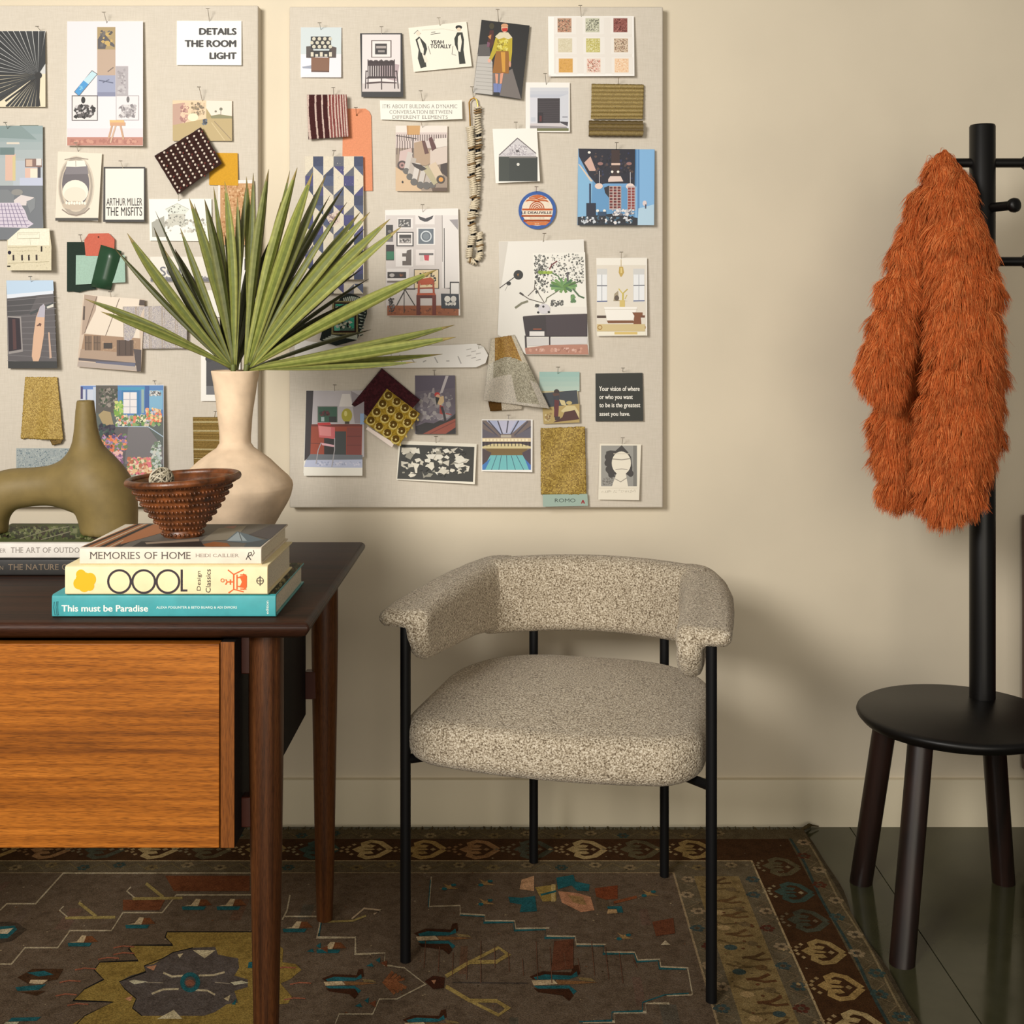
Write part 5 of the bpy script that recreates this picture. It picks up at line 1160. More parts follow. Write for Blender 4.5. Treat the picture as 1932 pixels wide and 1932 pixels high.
a = [('r', 918, 285, 1862, 1390, (92, 100, 96)), ('r', 918, 285, 1092, 1390, (200, 206, 220)), ('r', 918, 290, 1092, 330, (96, 130, 190)), ('r', 918, 300, 944, 440, (70, 64, 110)), ('r', 975, 330, 994, 450, (96, 110, 150)), ('r', 1060, 300, 1092, 1390, (190, 200, 216)),
     ('r', 1092, 285, 1470, 600, (90, 86, 80)), ('r', 1340, 285, 1862, 640, (86, 130, 184)), ('r', 1345, 305, 1650, 340, (70, 150, 186)), ('r', 1385, 340, 1590, 610, (60, 122, 172)), ('r', 1405, 362, 1558, 605, (232, 226, 226)), ('r', 1476, 362, 1484, 605, (176, 176, 186)), ('r', 1405, 440, 1558, 448, (176, 176, 186)), ('r', 1405, 525, 1558, 532, (176, 176, 186)), ('r', 1650, 290, 1700, 560, (60, 96, 156)), ('r', 1610, 330, 1640, 600, (150, 176, 170)), ('r', 1700, 340, 1855, 560, (126, 176, 206)),
     ('s', 50, 1690, 330, 1856, 420, 26, [(190, 200, 206), (60, 60, 64), (150, 150, 150), (220, 216, 210)]), ('s', 80, 1100, 300, 1360, 560, 30, [(110, 106, 96), (70, 70, 62), (150, 140, 130), (60, 78, 56)]), ('s', 50, 1280, 430, 1420, 660, 34, [(126, 170, 70), (160, 196, 100), (110, 150, 80), (206, 206, 130)]), ('p', (170, 150, 110), [1120, 620, 1180, 570, 1260, 590, 1290, 720, 1370, 850, 1300, 870, 1180, 740]),
     ('r', 1290, 755, 1700, 1390, (96, 92, 94)), ('p', (118, 114, 116), [1460, 760, 1690, 765, 1860, 1000, 1860, 1180, 1420, 1180]), ('l', (176, 196, 214), 10, [1280, 752, 1690, 756, 1860, 870]),
     ('s', 120, 1300, 600, 1860, 770, 36, [(110, 150, 80), (90, 130, 90), (216, 200, 170), (226, 130, 100), (140, 170, 110), (176, 170, 180), (232, 226, 190)]), ('s', 70, 1640, 520, 1860, 720, 30, [(226, 120, 86), (232, 160, 120), (120, 160, 90), (200, 196, 206), (240, 206, 150)]),
     ('s', 60, 1095, 700, 1340, 1000, 40, [(46, 44, 60), (70, 66, 80), (60, 84, 76)]), ('s', 140, 1140, 820, 1470, 1060, 40, [(150, 118, 160), (176, 146, 186), (96, 76, 120), (220, 120, 80), (232, 150, 100), (110, 130, 90)]), ('s', 160, 1150, 1010, 1420, 1290, 44, [(200, 150, 176), (226, 150, 160), (176, 120, 150), (236, 186, 176), (130, 92, 130)]), ('e', 1250, 1140, 54, 54, (226, 148, 146)), ('e', 1240, 1150, 26, 26, (206, 110, 120)),
     ('s', 170, 1420, 1080, 1780, 1330, 40, [(216, 150, 120), (190, 112, 84), (236, 196, 150), (226, 120, 130), (236, 216, 180), (130, 150, 100)]), ('s', 60, 1700, 900, 1858, 1300, 34, [(150, 166, 150), (190, 200, 196), (110, 130, 104), (206, 206, 196)]), ('s', 60, 1330, 1280, 1862, 1388, 36, [(216, 206, 190), (190, 176, 166), (160, 166, 150)])]
card('photo_print', 'bright photo of a flower filled blue room between the olive vase and the bowl', 'photo', zD, [915, 286, 1866, 276, 1866, 1395, 930, 1395], a, (220, 220, 222), .012, .012, 0, seed=6, pn=[1772, 300, 1760, 232], pw='the flower room photo')
bam = lambda u, v: (214, 196, 146) if abs((v * 6.1) % 1 - .5) < .07 else mix((140, 112, 58), (172, 142, 80), (v * 43) % 1)
cloth('fabric_swatch', 'tan bamboo slat strip with pale cross threads, left of the cream vase', 'bamboo sample', zL, [1172, 345, 1420, 345, 1400, 690, 1178, 685], bam, lambda u, v: .004 + .0015 * abs(math.sin(v * 60)) + .006 * v, 'cloth', 10, 70, 0, .001, pn=[1300, 360, 1310, 310], pw='the bamboo strip')
# ---- right board
BKW = (26, 24, 24)
a = [('r', 140, 262, 528, 520, (202, 212, 214)), ('r', 140, 520, 528, 738, (226, 224, 230)), ('p', (236, 234, 238), [140, 520, 240, 560, 240, 700, 140, 738]), ('p', (150, 156, 172), [150, 640, 245, 625, 245, 660, 160, 655]),
     ('p', (74, 66, 62), [192, 445, 250, 440, 280, 560, 192, 555]), ('p', (74, 60, 56), [420, 440, 482, 455, 478, 555, 400, 555]), ('p', K0, [236, 350, 428, 350, 432, 470, 235, 470]), ('p', K0, [232, 485, 432, 485, 440, 545, 225, 545]), ('p', (124, 84, 58), [240, 550, 415, 552, 412, 690, 240, 685]), ('p', (92, 60, 44), [240, 675, 412, 680, 412, 692, 240, 690])]
for i in range(4):
    for j in range(3): a.append(('e', 266 + i * 52 - (j % 2) * 20, 372 + j * 38, 17, 17, (204, 198, 178)))
for i in range(5): a.append(('r', 235 + i * 44, 500 + (i % 2) * 20, 262 + i * 44, 542, (214, 206, 186)))
card('photo_print', 'photo of a small black and white checked armchair, top left of the right board', 'photo', zF, [140, 262, 530, 262, 526, 742, 138, 742], a, (232, 230, 232), .005, .003, 0, pn=[335, 305, 320, 218], pw='the checked armchair photo')
a = [('r', 728, 330, 1096, 880, (226, 218, 216)), ('r', 728, 800, 1096, 880, (206, 196, 192)), ('r', 815, 385, 1010, 552, (96, 82, 78)), ('r', 825, 394, 1000, 545, (232, 224, 220)), ('r', 852, 418, 966, 522, (48, 44, 44)), ('r', 862, 440, 958, 464, (170, 160, 156)), ('r', 880, 482, 945, 502, (150, 142, 138)), ('p', (180, 160, 164), [900, 590, 1085, 620, 1060, 780, 900, 740]),
     ('p', (52, 36, 38), [785, 590, 1038, 590, 1038, 628, 785, 632]), ('l', (52, 36, 38), 10, [785, 570, 785, 850]), ('l', (52, 36, 38), 10, [912, 570, 915, 860]), ('l', (52, 36, 38), 10, [1036, 570, 1040, 850]), ('p', (52, 36, 38), [785, 732, 1045, 732, 1060, 752, 765, 755]), ('l', (52, 36, 38), 9, [760, 680, 790, 684]), ('l', (52, 36, 38), 10, [765, 680, 760, 850]), ('l', (52, 36, 38), 10, [1060, 680, 1075, 850]), ('l', (52, 36, 38), 9, [1035, 684, 1065, 680]), ('p', (70, 50, 50), [770, 790, 900, 780, 1060, 790, 1060, 800, 900, 796, 770, 806])]
a += [('r', 796 + 22 * i, 628, 810 + 22 * i, 740, (52, 36, 38)) for i in range(11)] + [('e', 810 + 50 * i, 588, 24, 12, (52, 36, 38)) for i in range(5)]
card('photo_print', 'photo of a slatted bench under a framed picture, on black card', 'photo', zF, [708, 320, 1112, 318, 1122, 932, 722, 930], a, (34, 32, 34), .008, .005, 0, pn=[916, 350, 914, 255], pw='the slatted bench photo')
TF = 0.10
a = [('t', 'YEAH', 1385, 385, 1512, 420, K0, .06), ('t', 'TOTALLY', 1382, 424, 1584, 464, K0, .06), ('l', K0, 5, [1390, 312, 1430, 306]), ('l', K0, 5, [1385, 330, 1440, 322, 1478, 318]), ('l', (200, 190, 170), 3, [1300, 290, 1500, 276, 1640, 300]),
     ('p', (40, 44, 36), [1240, 380, 1275, 350, 1340, 420, 1352, 470, 1330, 540, 1345, 640, 1290, 655, 1262, 560, 1270, 480]), ('p', (240, 232, 216), [1258, 385, 1280, 365, 1320, 470, 1318, 520, 1290, 500]), ('l', K0, 4, [1225, 325, 1260, 290, 1290, 325]), ('e', 1266, 320, 20, 22, (232, 218, 198)), ('p', (236, 226, 208), [1300, 510, 1340, 540, 1360, 590, 1330, 600]),
     ('p', (40, 44, 36), [1612, 370, 1640, 310, 1690, 310, 1705, 380, 1700, 480, 1720, 610, 1660, 615, 1650, 500, 1618, 430]), ('p', (240, 232, 216), [1648, 350, 1672, 330, 1684, 400, 1670, 500, 1650, 490, 1645, 420]), ('e', 1655, 262, 32, 20, K0), ('e', 1656, 282, 20, 18, (226, 206, 180)), ('l', K0, 4, [1600, 440, 1590, 520, 1630, 530]), ('l', K0, 4, [1360, 440, 1384, 520])]
card('greeting_card', 'tilted cream greeting card with two drawn figures and black slab lettering', 'card', zF, [1172, 268, 1728, 206, 1780, 636, 1222, 690], a, (240, 234, 218), .006, .004, 0, pn=[1478, 270, 1462, 170], pw='the cream greeting card')
a = [('p', (20, 18, 18), [145, 190, 605, 245, 525, 950, 430, 690, 440, 640, 110, 520]), ('p', (186, 182, 176), [110, 520, 200, 440, 250, 600, 250, 910, 65, 890]), ('p', (112, 104, 100), [380, 690, 440, 660, 525, 950, 250, 905, 250, 700]), ('p', (88, 84, 82), [120, 430, 220, 420, 230, 540, 110, 540])]
a += [('l', (150, 146, 140), 4, [90, y, 250, y + 14]) for y in range(600, 880, 36)] + [
     ('p', (74, 26, 22), [225, 290, 262, 290, 262, 420, 230, 470, 200, 420]), ('e', 243, 250, 24, 30, (60, 54, 30)), ('p', (196, 130, 70), [205, 350, 240, 330, 232, 380]), ('p', (120, 76, 96), [200, 400, 225, 410, 220, 450, 196, 450]),
     ('p', (184, 164, 32), [280, 360, 440, 360, 438, 500, 425, 610, 410, 600, 405, 500, 285, 500, 240, 580, 215, 570, 250, 470]), ('p', (150, 96, 24), [285, 490, 405, 490, 412, 600, 405, 705, 250, 700, 268, 580]), ('p', (206, 150, 50), [330, 500, 372, 500, 372, 690, 345, 690]), ('s', 60, 280, 370, 410, 500, 18, [(206, 190, 60), (150, 130, 20), (220, 210, 110)]), ('p', (216, 206, 176), [275, 350, 320, 310, 400, 310, 440, 360, 400, 378, 360, 360, 310, 378]),
     ('e', 366, 268, 32, 42, (226, 180, 150)), ('e', 366, 246, 34, 20, (206, 150, 110)), ('p', (190, 40, 20), [340, 272, 395, 268, 392, 300, 345, 302]), ('p', (216, 150, 120), [275, 705, 305, 708, 300, 800, 282, 800]), ('p', (216, 150, 120), [325, 705, 355, 700, 340, 800, 320, 805]), ('p', (110, 124, 176), [258, 800, 300, 800, 300, 890, 262, 890]), ('p', (110, 124, 176), [304, 805, 340, 805, 325, 890, 300, 890]), ('p', K0, [258, 885, 318, 885, 318, 915, 258, 910]), ('e', 220, 582, 16, 18, (226, 170, 150)), ('e', 418, 615, 10, 30, (206, 150, 120))]
card('photo_print', 'tilted runway photo of a person in yellow jacket, brown skirt and blue boots', 'photo', zG, [145, 190, 606, 245, 526, 952, 64, 890], a, (30, 28, 28), .008, .006, 1, pn=[310, 240, 300, 90], pw='the runway photo')
a = [('r', 840, 165, 1590, 705, (232, 226, 218))]
TZ = [[(190, 150, 124), [(120, 110, 90), (216, 170, 140), (150, 80, 60), (90, 90, 80)]], [(196, 196, 172), [(90, 92, 80), (130, 130, 112), (224, 222, 204)]], [(144, 84, 76), [(90, 40, 36), (180, 120, 110), (110, 56, 50)]],
      [(214, 204, 176), [(206, 196, 164), (222, 214, 188)]], [(198, 190, 116), [(220, 212, 150), (176, 166, 90), (230, 226, 190)]], [(206, 184, 158), [(150, 110, 90), (120, 100, 80), (226, 206, 186)]],
      [(214, 164, 84), [(206, 156, 80), (220, 170, 100)]], [(234, 212, 196), [(206, 130, 110), (150, 110, 90), (216, 160, 150)]], [(238, 204, 168), [(226, 180, 140), (244, 222, 196)]]]
for i in range(9):
    x, y = 874 + (i % 3) * 268 + (i // 3) * 6, 175 + (i // 3) * 193; a += [('r', x - 28, y - 12, x + 178, y + 152, (236, 231, 224)), ('L', 6), ('r', x, y, x + 134, y + 134, TZ[i][0]), ('s', 110, x, y, x + 134, y + 134, 9, TZ[i][1]), ('L', 3)]
card('sample_chart', 'white chart of nine square terrazzo samples at the top right of the right board', 'sample chart', zG, [783, 157, 1606, 155, 1612, 728, 788, 734], a, (246, 243, 238), .010, .006, 0, seed=3, pn=[1105, 195, 1092, 52], pw='the terrazzo chart')
def st(u, v):
    u += .02 * math.sin(v * 4) * (1 - u)
    for (p, w_) in ((.03, .028), (.22, .022), (.385, .02), (.54, .018), (.62, .014), (.70, .018), (.77, .016), (.84, .016), (.905, .016), (.965, .018)):
        if abs(u - p) < w_: return (222, 196, 184)
    if u > .52: return (156, 88, 82) if int(u * 60) % 2 else (128, 62, 60)
    return (74, 36, 36)
cloth('fabric_swatch', 'maroon and pink striped cloth sample overlapping the orange tag', 'fabric sample', zF, [198, 908, 578, 906, 602, 1310, 214, 1338], st, lambda u, v: .004 + .003 * math.sin(u * 10 + 1) * v + .010 * u, 'velvet', 110, 30, 2, .0014, pn=[458, 930, 452, 840], pw='the striped cloth')
card('paint_tag', 'tall orange tag with a rounded corner hanging behind the striped cloth', 'tag', zF, [545, 1042, 760, 1042, 795, 1066, 815, 1110, 828, 1830, 535, 1832], [('e', 678, 1105, 9, 9, (120, 70, 40))], (228, 150, 112), .001, .002, 0, 'card_stock', pn=[675, 1120, 668, 1030], pw='the orange tag')
a = [('S', "IT'S ABOUT BUILDING A DYNAMIC", 925, 1002, 1640, 1038, (128, 124, 118)), ('S', 'CONVERSATION BETWEEN', 990, 1057, 1590, 1091, (128, 124, 118)), ('S', 'DIFFERENT ELEMENTS', 1020, 1107, 1550, 1139, (128, 124, 118))]
card('quote_strip', 'narrow white paper strip printed with three lines of grey capitals', 'paper strip', zF, [898, 962, 1300, 972, 1686, 958, 1690, 1140, 1300, 1158, 905, 1146], a, (240, 236, 224), .006, .012, 0, th=.0003, pn=[1312, 1000, 1290, 870], pw='the quote strip')
a = [('r', 610, 840, 980, 1255, (214, 214, 220)), ('g', 610, 840, 980, 940, (206, 208, 214), (190, 194, 206), 3), ('r', 610, 935, 690, 1200, (212, 212, 220)), ('p', (206, 208, 216), [895, 930, 980, 900, 980, 1180, 895, 1170]), ('r', 682, 942, 896, 1180, (58, 52, 56))] + [('l', (76, 68, 74), 4, [690, 980 + 22 * i, 890, 976 + 22 * i]) for i in range(9)] + [
     ('r', 682, 1080, 735, 1180, (40, 34, 40)), ('r', 700, 1110, 722, 1165, (96, 44, 44)), ('p', (206, 198, 200), [610, 1185, 890, 1180, 970, 1215, 610, 1220]), ('p', (150, 144, 146), [610, 1205, 960, 1215, 970, 1235, 610, 1230]), ('r', 610, 1230, 980, 1256, (110, 112, 72)), ('p', (70, 66, 72), [890, 1165, 975, 1170, 970, 1210, 905, 1180]), ('r', 620, 1125, 660, 1165, (196, 200, 210)), ('r', 920, 1118, 970, 1126, (130, 130, 140))]
card('postcard', 'white bordered postcard of a pale house with a dark square opening', 'postcard', zG, [568, 790, 992, 792, 992, 1268, 568, 1266], a, (240, 236, 230), .006, .004, 0, pn=[768, 845, 756, 705], pw='the square opening postcard')
a = [('p', (206, 202, 204), [310, 1500, 490, 1325, 668, 1470, 668, 1502]), ('s', 150, 400, 1380, 590, 1498, 12, [(170, 164, 170), (190, 184, 188), (150, 144, 150), (222, 218, 220)]), ('s', 70, 320, 1460, 660, 1500, 10, [(176, 170, 176), (194, 188, 192)]), ('l', (110, 104, 106), 10, [312, 1490, 490, 1325, 668, 1472]), ('e', 490, 1450, 18, 12, (90, 84, 88)), ('r', 310, 1505, 682, 1738, (48, 54, 50)), ('r', 310, 1500, 672, 1516, (120, 116, 112)), ('r', 310, 1505, 410, 1738, (56, 62, 56)), ('e', 496, 1577, 14, 14, (220, 218, 210))]
card('photo_print', 'white bordered photo of a dark envelope with patterned flap', 'photo', zG, [250, 1236, 676, 1230, 706, 1738, 280, 1756], a, (240, 236, 228), .010, .006, 1, pn=[480, 1268, 474, 1172], pw='the envelope photo')
rib = lambda u, v: mix((128, 106, 54), (200, 174, 108), min(1, .25 + .75 * abs(math.sin(v * 27)) * rc.uniform(.6, 1)))
cloth('fabric_swatch', 'ribbed gold brown cloth sample with a rolled lower edge at the upper right', 'fabric sample', zG, [1202, 806, 1702, 812, 1692, 1140, 1195, 1140], rib, lambda u, v: .004 + .0022 * abs(math.sin(v * 27)) + .005 * v, 'lurex', 46, 70, 0, .0015, edge=.006, pn=[1456, 820, 1458, 745], pw='the ribbed gold cloth')
m = MB(); y_ = 1235
for k in range(40):
    pass
A_, B_ = P(*Z(zG, [1176, 1236]), DB - .013), P(*Z(zG, [1692, 1240]), DB - .013)
for ry in range(5):
    t = 2 * PI * ry / 5
    off = Vector((0, -.009 * math.sin(t), .0128 * math.cos(t)))
    m.tube([A_ + (B_ - A_) * (i / 24) + off + Vector((0, 0, .0006 * math.sin(i * 2.2 + ry))) for i in range(25)], .0062, 8, col=mix((118, 96, 48), (164, 140, 84), (ry % 3) / 2))
m.tube([A_, B_], .012, 10, col=(120, 98, 52))
cr = [o for o in C.objects if o.get('label', '').startswith('ribbed gold')][0]
m.build('rolled_edge', 'lurex', cr, smooth=60, colour=True)
LB, DBU = (120, 168, 214), (30, 34, 60)
zGI = zG
def i2g(q): return q
a = [('p', (28, 28, 44), [1075, 1425, 1620, 1430, 1615, 1780, 1560, 1760, 1330, 1760, 1230, 1790, 1080, 1500]), ('p', (96, 150, 196), [1070, 1560, 1240, 1760, 1360, 1800, 1615, 1790, 1615, 2160, 1065, 2160]), ('p', (130, 180, 216), [1070, 1560, 1210, 1750, 1190, 2080, 1070, 2090]), ('r', 1618, 1432, 1800, 2160, (128, 178, 222)), ('r', 1640, 1432, 1660, 2160, (86, 136, 186)), ('p', (176, 206, 226), [1650, 2000, 1800, 1960, 1800, 2160, 1640, 2160]), ('r', 1618, 1432, 1632, 1790, (66, 120, 170)),
     ('p', (216, 196, 176), [1070, 1570, 1090, 1580, 1215, 1740, 1190, 1740]), ('p', (206, 170, 156), [1130, 1560, 1190, 1500, 1245, 1640, 1180, 1640]), ('e', 1178, 1462, 14, 12, W0), ('s', 60, 1200, 1450, 1610, 1740, 22, [(54, 46, 56), (84, 66, 60), (40, 46, 80), (20, 20, 34)]), ('r', 1390, 1440, 1470, 1690, (58, 40, 38)), ('p', (222, 200, 190), [1360, 1720, 1380, 1690, 1480, 1690, 1505, 1740, 1360, 1745]), ('r', 1390, 1565, 1475, 1585, (216, 186, 170)), ('e', 1398, 1648, 12, 12, W0), ('e', 1455, 1648, 12, 12, W0), ('e', 1285, 1570, 26, 16, (150, 110, 104)), ('e', 1560, 1570, 26, 16, (150, 110, 104)),
     ('l', (190, 186, 190), 6, [1275, 1640, 1275, 1770]), ('l', (190, 186, 190), 6, [1572, 1650, 1572, 1770]), ('e', 1270, 1785, 38, 28, (230, 204, 190)), ('e', 1570, 1788, 40, 30, (232, 212, 206)),
     ('r', 1370, 1785, 1485, 2010, (196, 176, 170)), ('r', 1545, 1785, 1620, 2020, (196, 180, 180)), ('p', (40, 36, 44), [1320, 1800, 1370, 1780, 1370, 1900, 1330, 1850])]
for i in range(3):
    for j in range(8): a.append(('r', 1374 + i * 38, 1790 + j * 27, 1402 + i * 38, 1810 + j * 27, (120, 40, 40) if (i + j) % 2 else (90, 50, 54)))
for i in range(2):
    for j in range(8): a.append(('r', 1550 + i * 36, 1800 + j * 27, 1576 + i * 36, 1820 + j * 27, (140, 56, 52)))
a += [('r', 1150, 1948, 1240, 2090, (28, 34, 54)), ('l', (28, 40, 70), 14, [1185, 1760, 1185, 1950]), ('p', (30, 36, 46), [1068, 2080, 1190, 2070, 1400, 2050, 1640, 2090, 1640, 2162, 1068, 2162]), ('s', 90, 1080, 2060, 1620, 2160, 26, [(200, 206, 214), (40, 44, 56), (60, 96, 120), (230, 226, 226), (26, 26, 34)]), ('s', 40, 1380, 1990, 1620, 2080, 22, [(190, 190, 196), (110, 110, 120), (226, 222, 222)]), ('e', 1258, 2022, 14, 14, W0), ('e', 1324, 2022, 14, 14, W0), ('r', 1260, 2030, 1340, 2070, (40, 70, 100)), ('e', 1710, 1950, 20, 26, (222, 206, 206)), ('l', (70, 70, 90), 10, [1718, 1960, 1718, 2000])]
card('photo_print', 'photo of a blue dining room with dark ceiling and pendant lamps', 'photo', zG, [1073, 1425, 1300, 1436, 1806, 1434, 1800, 2160, 1400, 2160, 1066, 2150], a, (110, 160, 206), .010, .010, 0, seed=5, pn=[1434, 1470, 1442, 1368], pw='the blue dining room photo')
a = [('e', 680, 288, 150, 150, (240, 226, 206)), ('p', (206, 118, 76), [600, 165, 640, 145, 690, 138, 740, 150, 775, 178, 720, 165, 680, 178, 640, 165]), ('p', (222, 150, 110), [560, 210, 600, 175, 640, 178, 680, 190, 720, 178, 770, 188, 796, 215, 740, 196, 680, 206, 620, 196]), ('l', (176, 84, 46), 9, [575, 190, 640, 198, 680, 206, 720, 196, 780, 200]), ('l', (176, 84, 46), 8, [600, 170, 640, 172, 690, 184, 740, 172, 770, 180])]
for r_ in (72, 54, 36, 18): a.append(('o', 676, 275, r_, r_ - 9, (184, 84, 44), 180, 360))
a += [('r', 534, 272, 826, 290, (196, 100, 58)), ('r', 528, 334, 822, 350, (170, 84, 46)), ('r', 548, 378, 806, 398, (170, 84, 46)), ('p', (214, 130, 84), [560, 400, 800, 400, 760, 432, 600, 432]), ('t', 'LE DEAUVILLE', 530, 298, 818, 324, (50, 44, 60), .03), ('t', 'BEACH CLUB', 610, 356, 746, 368, (196, 180, 160)), ('t', 'BAR', 656, 412, 700, 424, (236, 210, 180))]
card('coaster', 'round blue rimmed paper coaster with orange rainbow and bands', 'coaster', zI, [v for k in range(48) for v in (680 + 180 * math.cos(-2 * PI * k / 48), 288 + 182 * math.sin(-2 * PI * k / 48))], a, (74, 106, 172), .003, .003, 0, 'card_stock', .0014, pn=[668, 130, 672, 62], pw='the round coaster')
# blue and cream tile pattern
tiles = []; 
TB = [(96, 104, 128), (84, 90, 112), (92, 92, 132), (110, 112, 122)]; TC = (226, 216, 196)
tw, tht = 98, 94
for r_ in range(14):
    for c_ in range(6):
        x, y = 160 + c_ * tw, 1500 + r_ * tht; x2, y2 = x + tw, y + tht; x0_, x1_ = max(x, 182), min(x2, 738)
        col = TB[(r_ * 3 + c_ * 5) % 4]
        if r_ % 2 == 0: tiles.append(('r', x0_, y, x1_, min(y2, 2680), col if (c_ + (r_ // 2)) % 2 else TC))
        else:
            up = (c_ + r_ // 2) % 2
            xm = min(max((x0_ + x1_) / 2, 182), 738)
            tiles += [('p', TC, [x0_, y, x0_, y2, x1_, y2]) , ('p', col, [x0_, y, x1_, y2, x1_, y])] if up else [('p', col, [x0_, y2, x1_, y2, x1_, y]), ('p', TC, [x0_, y, x0_, y2, x1_, y])]
        tiles.append(('L', 0))
tiles += [('L', 3)] + [('s', 60, 184, 1505, 736, 2660, 5, [(236, 228, 210), (140, 140, 160)]), ('p', (222, 204, 190), [380, 2080, 500, 2010, 520, 2130, 440, 2180]), ('L', 6), ('s', 60, 400, 2040, 505, 2150, 9, [(120, 90, 100), (90, 80, 110), (200, 180, 170)])]
card('tile_print', 'blue and cream geometric tile sample sheet behind the right palm leaves', 'sample sheet', zF, [180, 1500, 738, 1498, 746, 2680, 184, 2684], tiles, TC, .008, .006, 2, 'card_stock', pn=[440, 1530, 460, 1445], pw='the tile sample sheet')
# folded patterned textile
a = [('p', (40, 48, 44), [480, 1130, 560, 1100, 640, 1125, 745, 1180, 750, 1320, 700, 1470, 640, 1600, 420, 1660, 250, 1600, 300, 1400])]
for i in range(11): a.append(('l', (206, 212, 196), 13, [500 + 22 * i, 1128 + abs(i - 4) * 5, 520 + 20 * i, 1196 + abs(i - 4) * 4]))
for i in range(10): a += [('l', (190, 200, 186), 11, [662 + 8 * (i % 3), 1215 + i * 36, 742 - 3 * i, 1240 + i * 34]), ('l', (40, 48, 44), 9, [675, 1232 + i * 36, 735 - 3 * i, 1236 + i * 34])]
for i in range(8): a.append(('l', (206, 212, 196), 10, [280 + i * 14, 1596 - i * 8 + (i % 2) * 10, 650, 1538 + i * 8]))
a += [('p', (150, 140, 96), [380, 1180, 655, 1180, 655, 1540, 370, 1540]), ('p', (54, 34, 28), [400, 1196, 640, 1196, 636, 1520, 390, 1520]), ('p', (90, 120, 104), [410, 1210, 620, 1210, 618, 1500, 400, 1500]), ('p', (72, 184, 150), [420, 1215, 560, 1218, 520, 1270, 430, 1290]), ('p', (72, 184, 150), [566, 1365, 612, 1360, 612, 1470, 580, 1480, 565, 1440]), ('p', (110, 200, 170), [400, 1440, 470, 1430, 460, 1500, 400, 1500]),
      ('s', 60, 405, 1220, 610, 1495, 26, [(206, 206, 186), (60, 70, 60), (120, 180, 156), (30, 36, 34), (226, 222, 206)]), ('l', (54, 34, 28), 10, [400, 1330, 620, 1330])]
card('folded_textile', 'folded black and white textile with jade green centre panel behind the palm', 'textile', zH, [480, 1130, 560, 1098, 640, 1122, 748, 1180, 752, 1320, 700, 1470, 642, 1602, 420, 1662, 245, 1602, 300, 1400], a, (40, 48, 44), .012, .010, 1, 'cloth', .008, seed=7)
a = [('r', 1050, 1205, 1545, 1300, (226, 216, 206)), ('r', 1050, 1270, 1545, 1420, (206, 190, 184)), ('p', (196, 150, 92), [1155, 1205, 1285, 1205, 1280, 1295, 1160, 1295]), ('p', (176, 128, 76), [1155, 1205, 1172, 1205, 1172, 1295, 1160, 1295]), ('r', 1050, 1420, 1545, 1830, (150, 132, 116)), ('p', (206, 176, 140), [1050, 1600, 1200, 1700, 1300, 1830, 1050, 1830]), ('p', (60, 46, 40), [1480, 1550, 1545, 1560, 1545, 1700, 1480, 1650])]
a += [('l', (92, 76, 72), 7, [1065 + 22 * i, 1290, 1065 + 22 * i, 1350]) for i in range(22)] + [('l', (70, 54, 52), 8, [1055, 1300, 1250, 1330]), ('l', (60, 46, 46), 9, [1215, 1320, 1212, 1640])] + [('l', (100, 82, 80), 6, [1065 + 24 * i, 1350, 1060 + 26 * i, 1480]) for i in range(6)] + [
     ('p', (172, 146, 120), [1225, 1370, 1300, 1350, 1400, 1480, 1390, 1560, 1340, 1590, 1230, 1570]), ('p', (206, 190, 178), [1380, 1440, 1545, 1400, 1545, 1560, 1380, 1600]), ('p', (96, 60, 52), [1300, 1350, 1330, 1350, 1370, 1470, 1330, 1480]), ('p', (88, 46, 44), [1365, 1330, 1395, 1310, 1440, 1420, 1400, 1450]), ('p', (220, 210, 200), [1420, 1330, 1545, 1320, 1545, 1400, 1440, 1420]),
     ('p', (200, 176, 170), [1090, 1450, 1200, 1420, 1220, 1560, 1160, 1640, 1080, 1560]), ('e', 1112, 1585, 46, 46, (70, 56, 54)), ('e', 1112, 1585, 28, 28, (170, 130, 124)), ('e', 1112, 1585, 12, 12, (80, 60, 58))]
for i, (x, y, r_) in enumerate(((1150, 1640, 30), (1185, 1695, 32), (1225, 1745, 34), (1285, 1775, 34), (1345, 1780, 36), (1400, 1775, 32))): a += [('l', [(196, 188, 180), (180, 170, 160), (206, 198, 190)][i % 3], 50, [x, y, x + 40, y - 180]), ('e', x, y, r_, r_, (96, 92, 88))]
a += [('l', (176, 166, 132), 60, [1440, 1760, 1330, 1600]), ('l', (206, 186, 160), 76, [1480, 1720, 1400, 1570]), ('e', 1480, 1720, 40, 40, (70, 60, 52)), ('e', 1484, 1722, 22, 22, (214, 150, 66)), ('p', (56, 48, 44), [1200, 1560, 1290, 1580, 1350, 1620, 1300, 1640, 1230, 1600]), ('e', 1115, 1745, 8, 12, K0), ('r', 1400, 1800, 1540, 1832, (90, 70, 56))]
card('photo_print', 'warm photo of a piled up rolled sofa beneath a wooden lamp shade', 'photo', zF, [1050, 1204, 1548, 1208, 1540, 1834, 1058, 1834], a, (200, 180, 160), .006, .005, 0, seed=8, pn=[1312, 1245, 1292, 1160], pw='the rolled sofa photo')
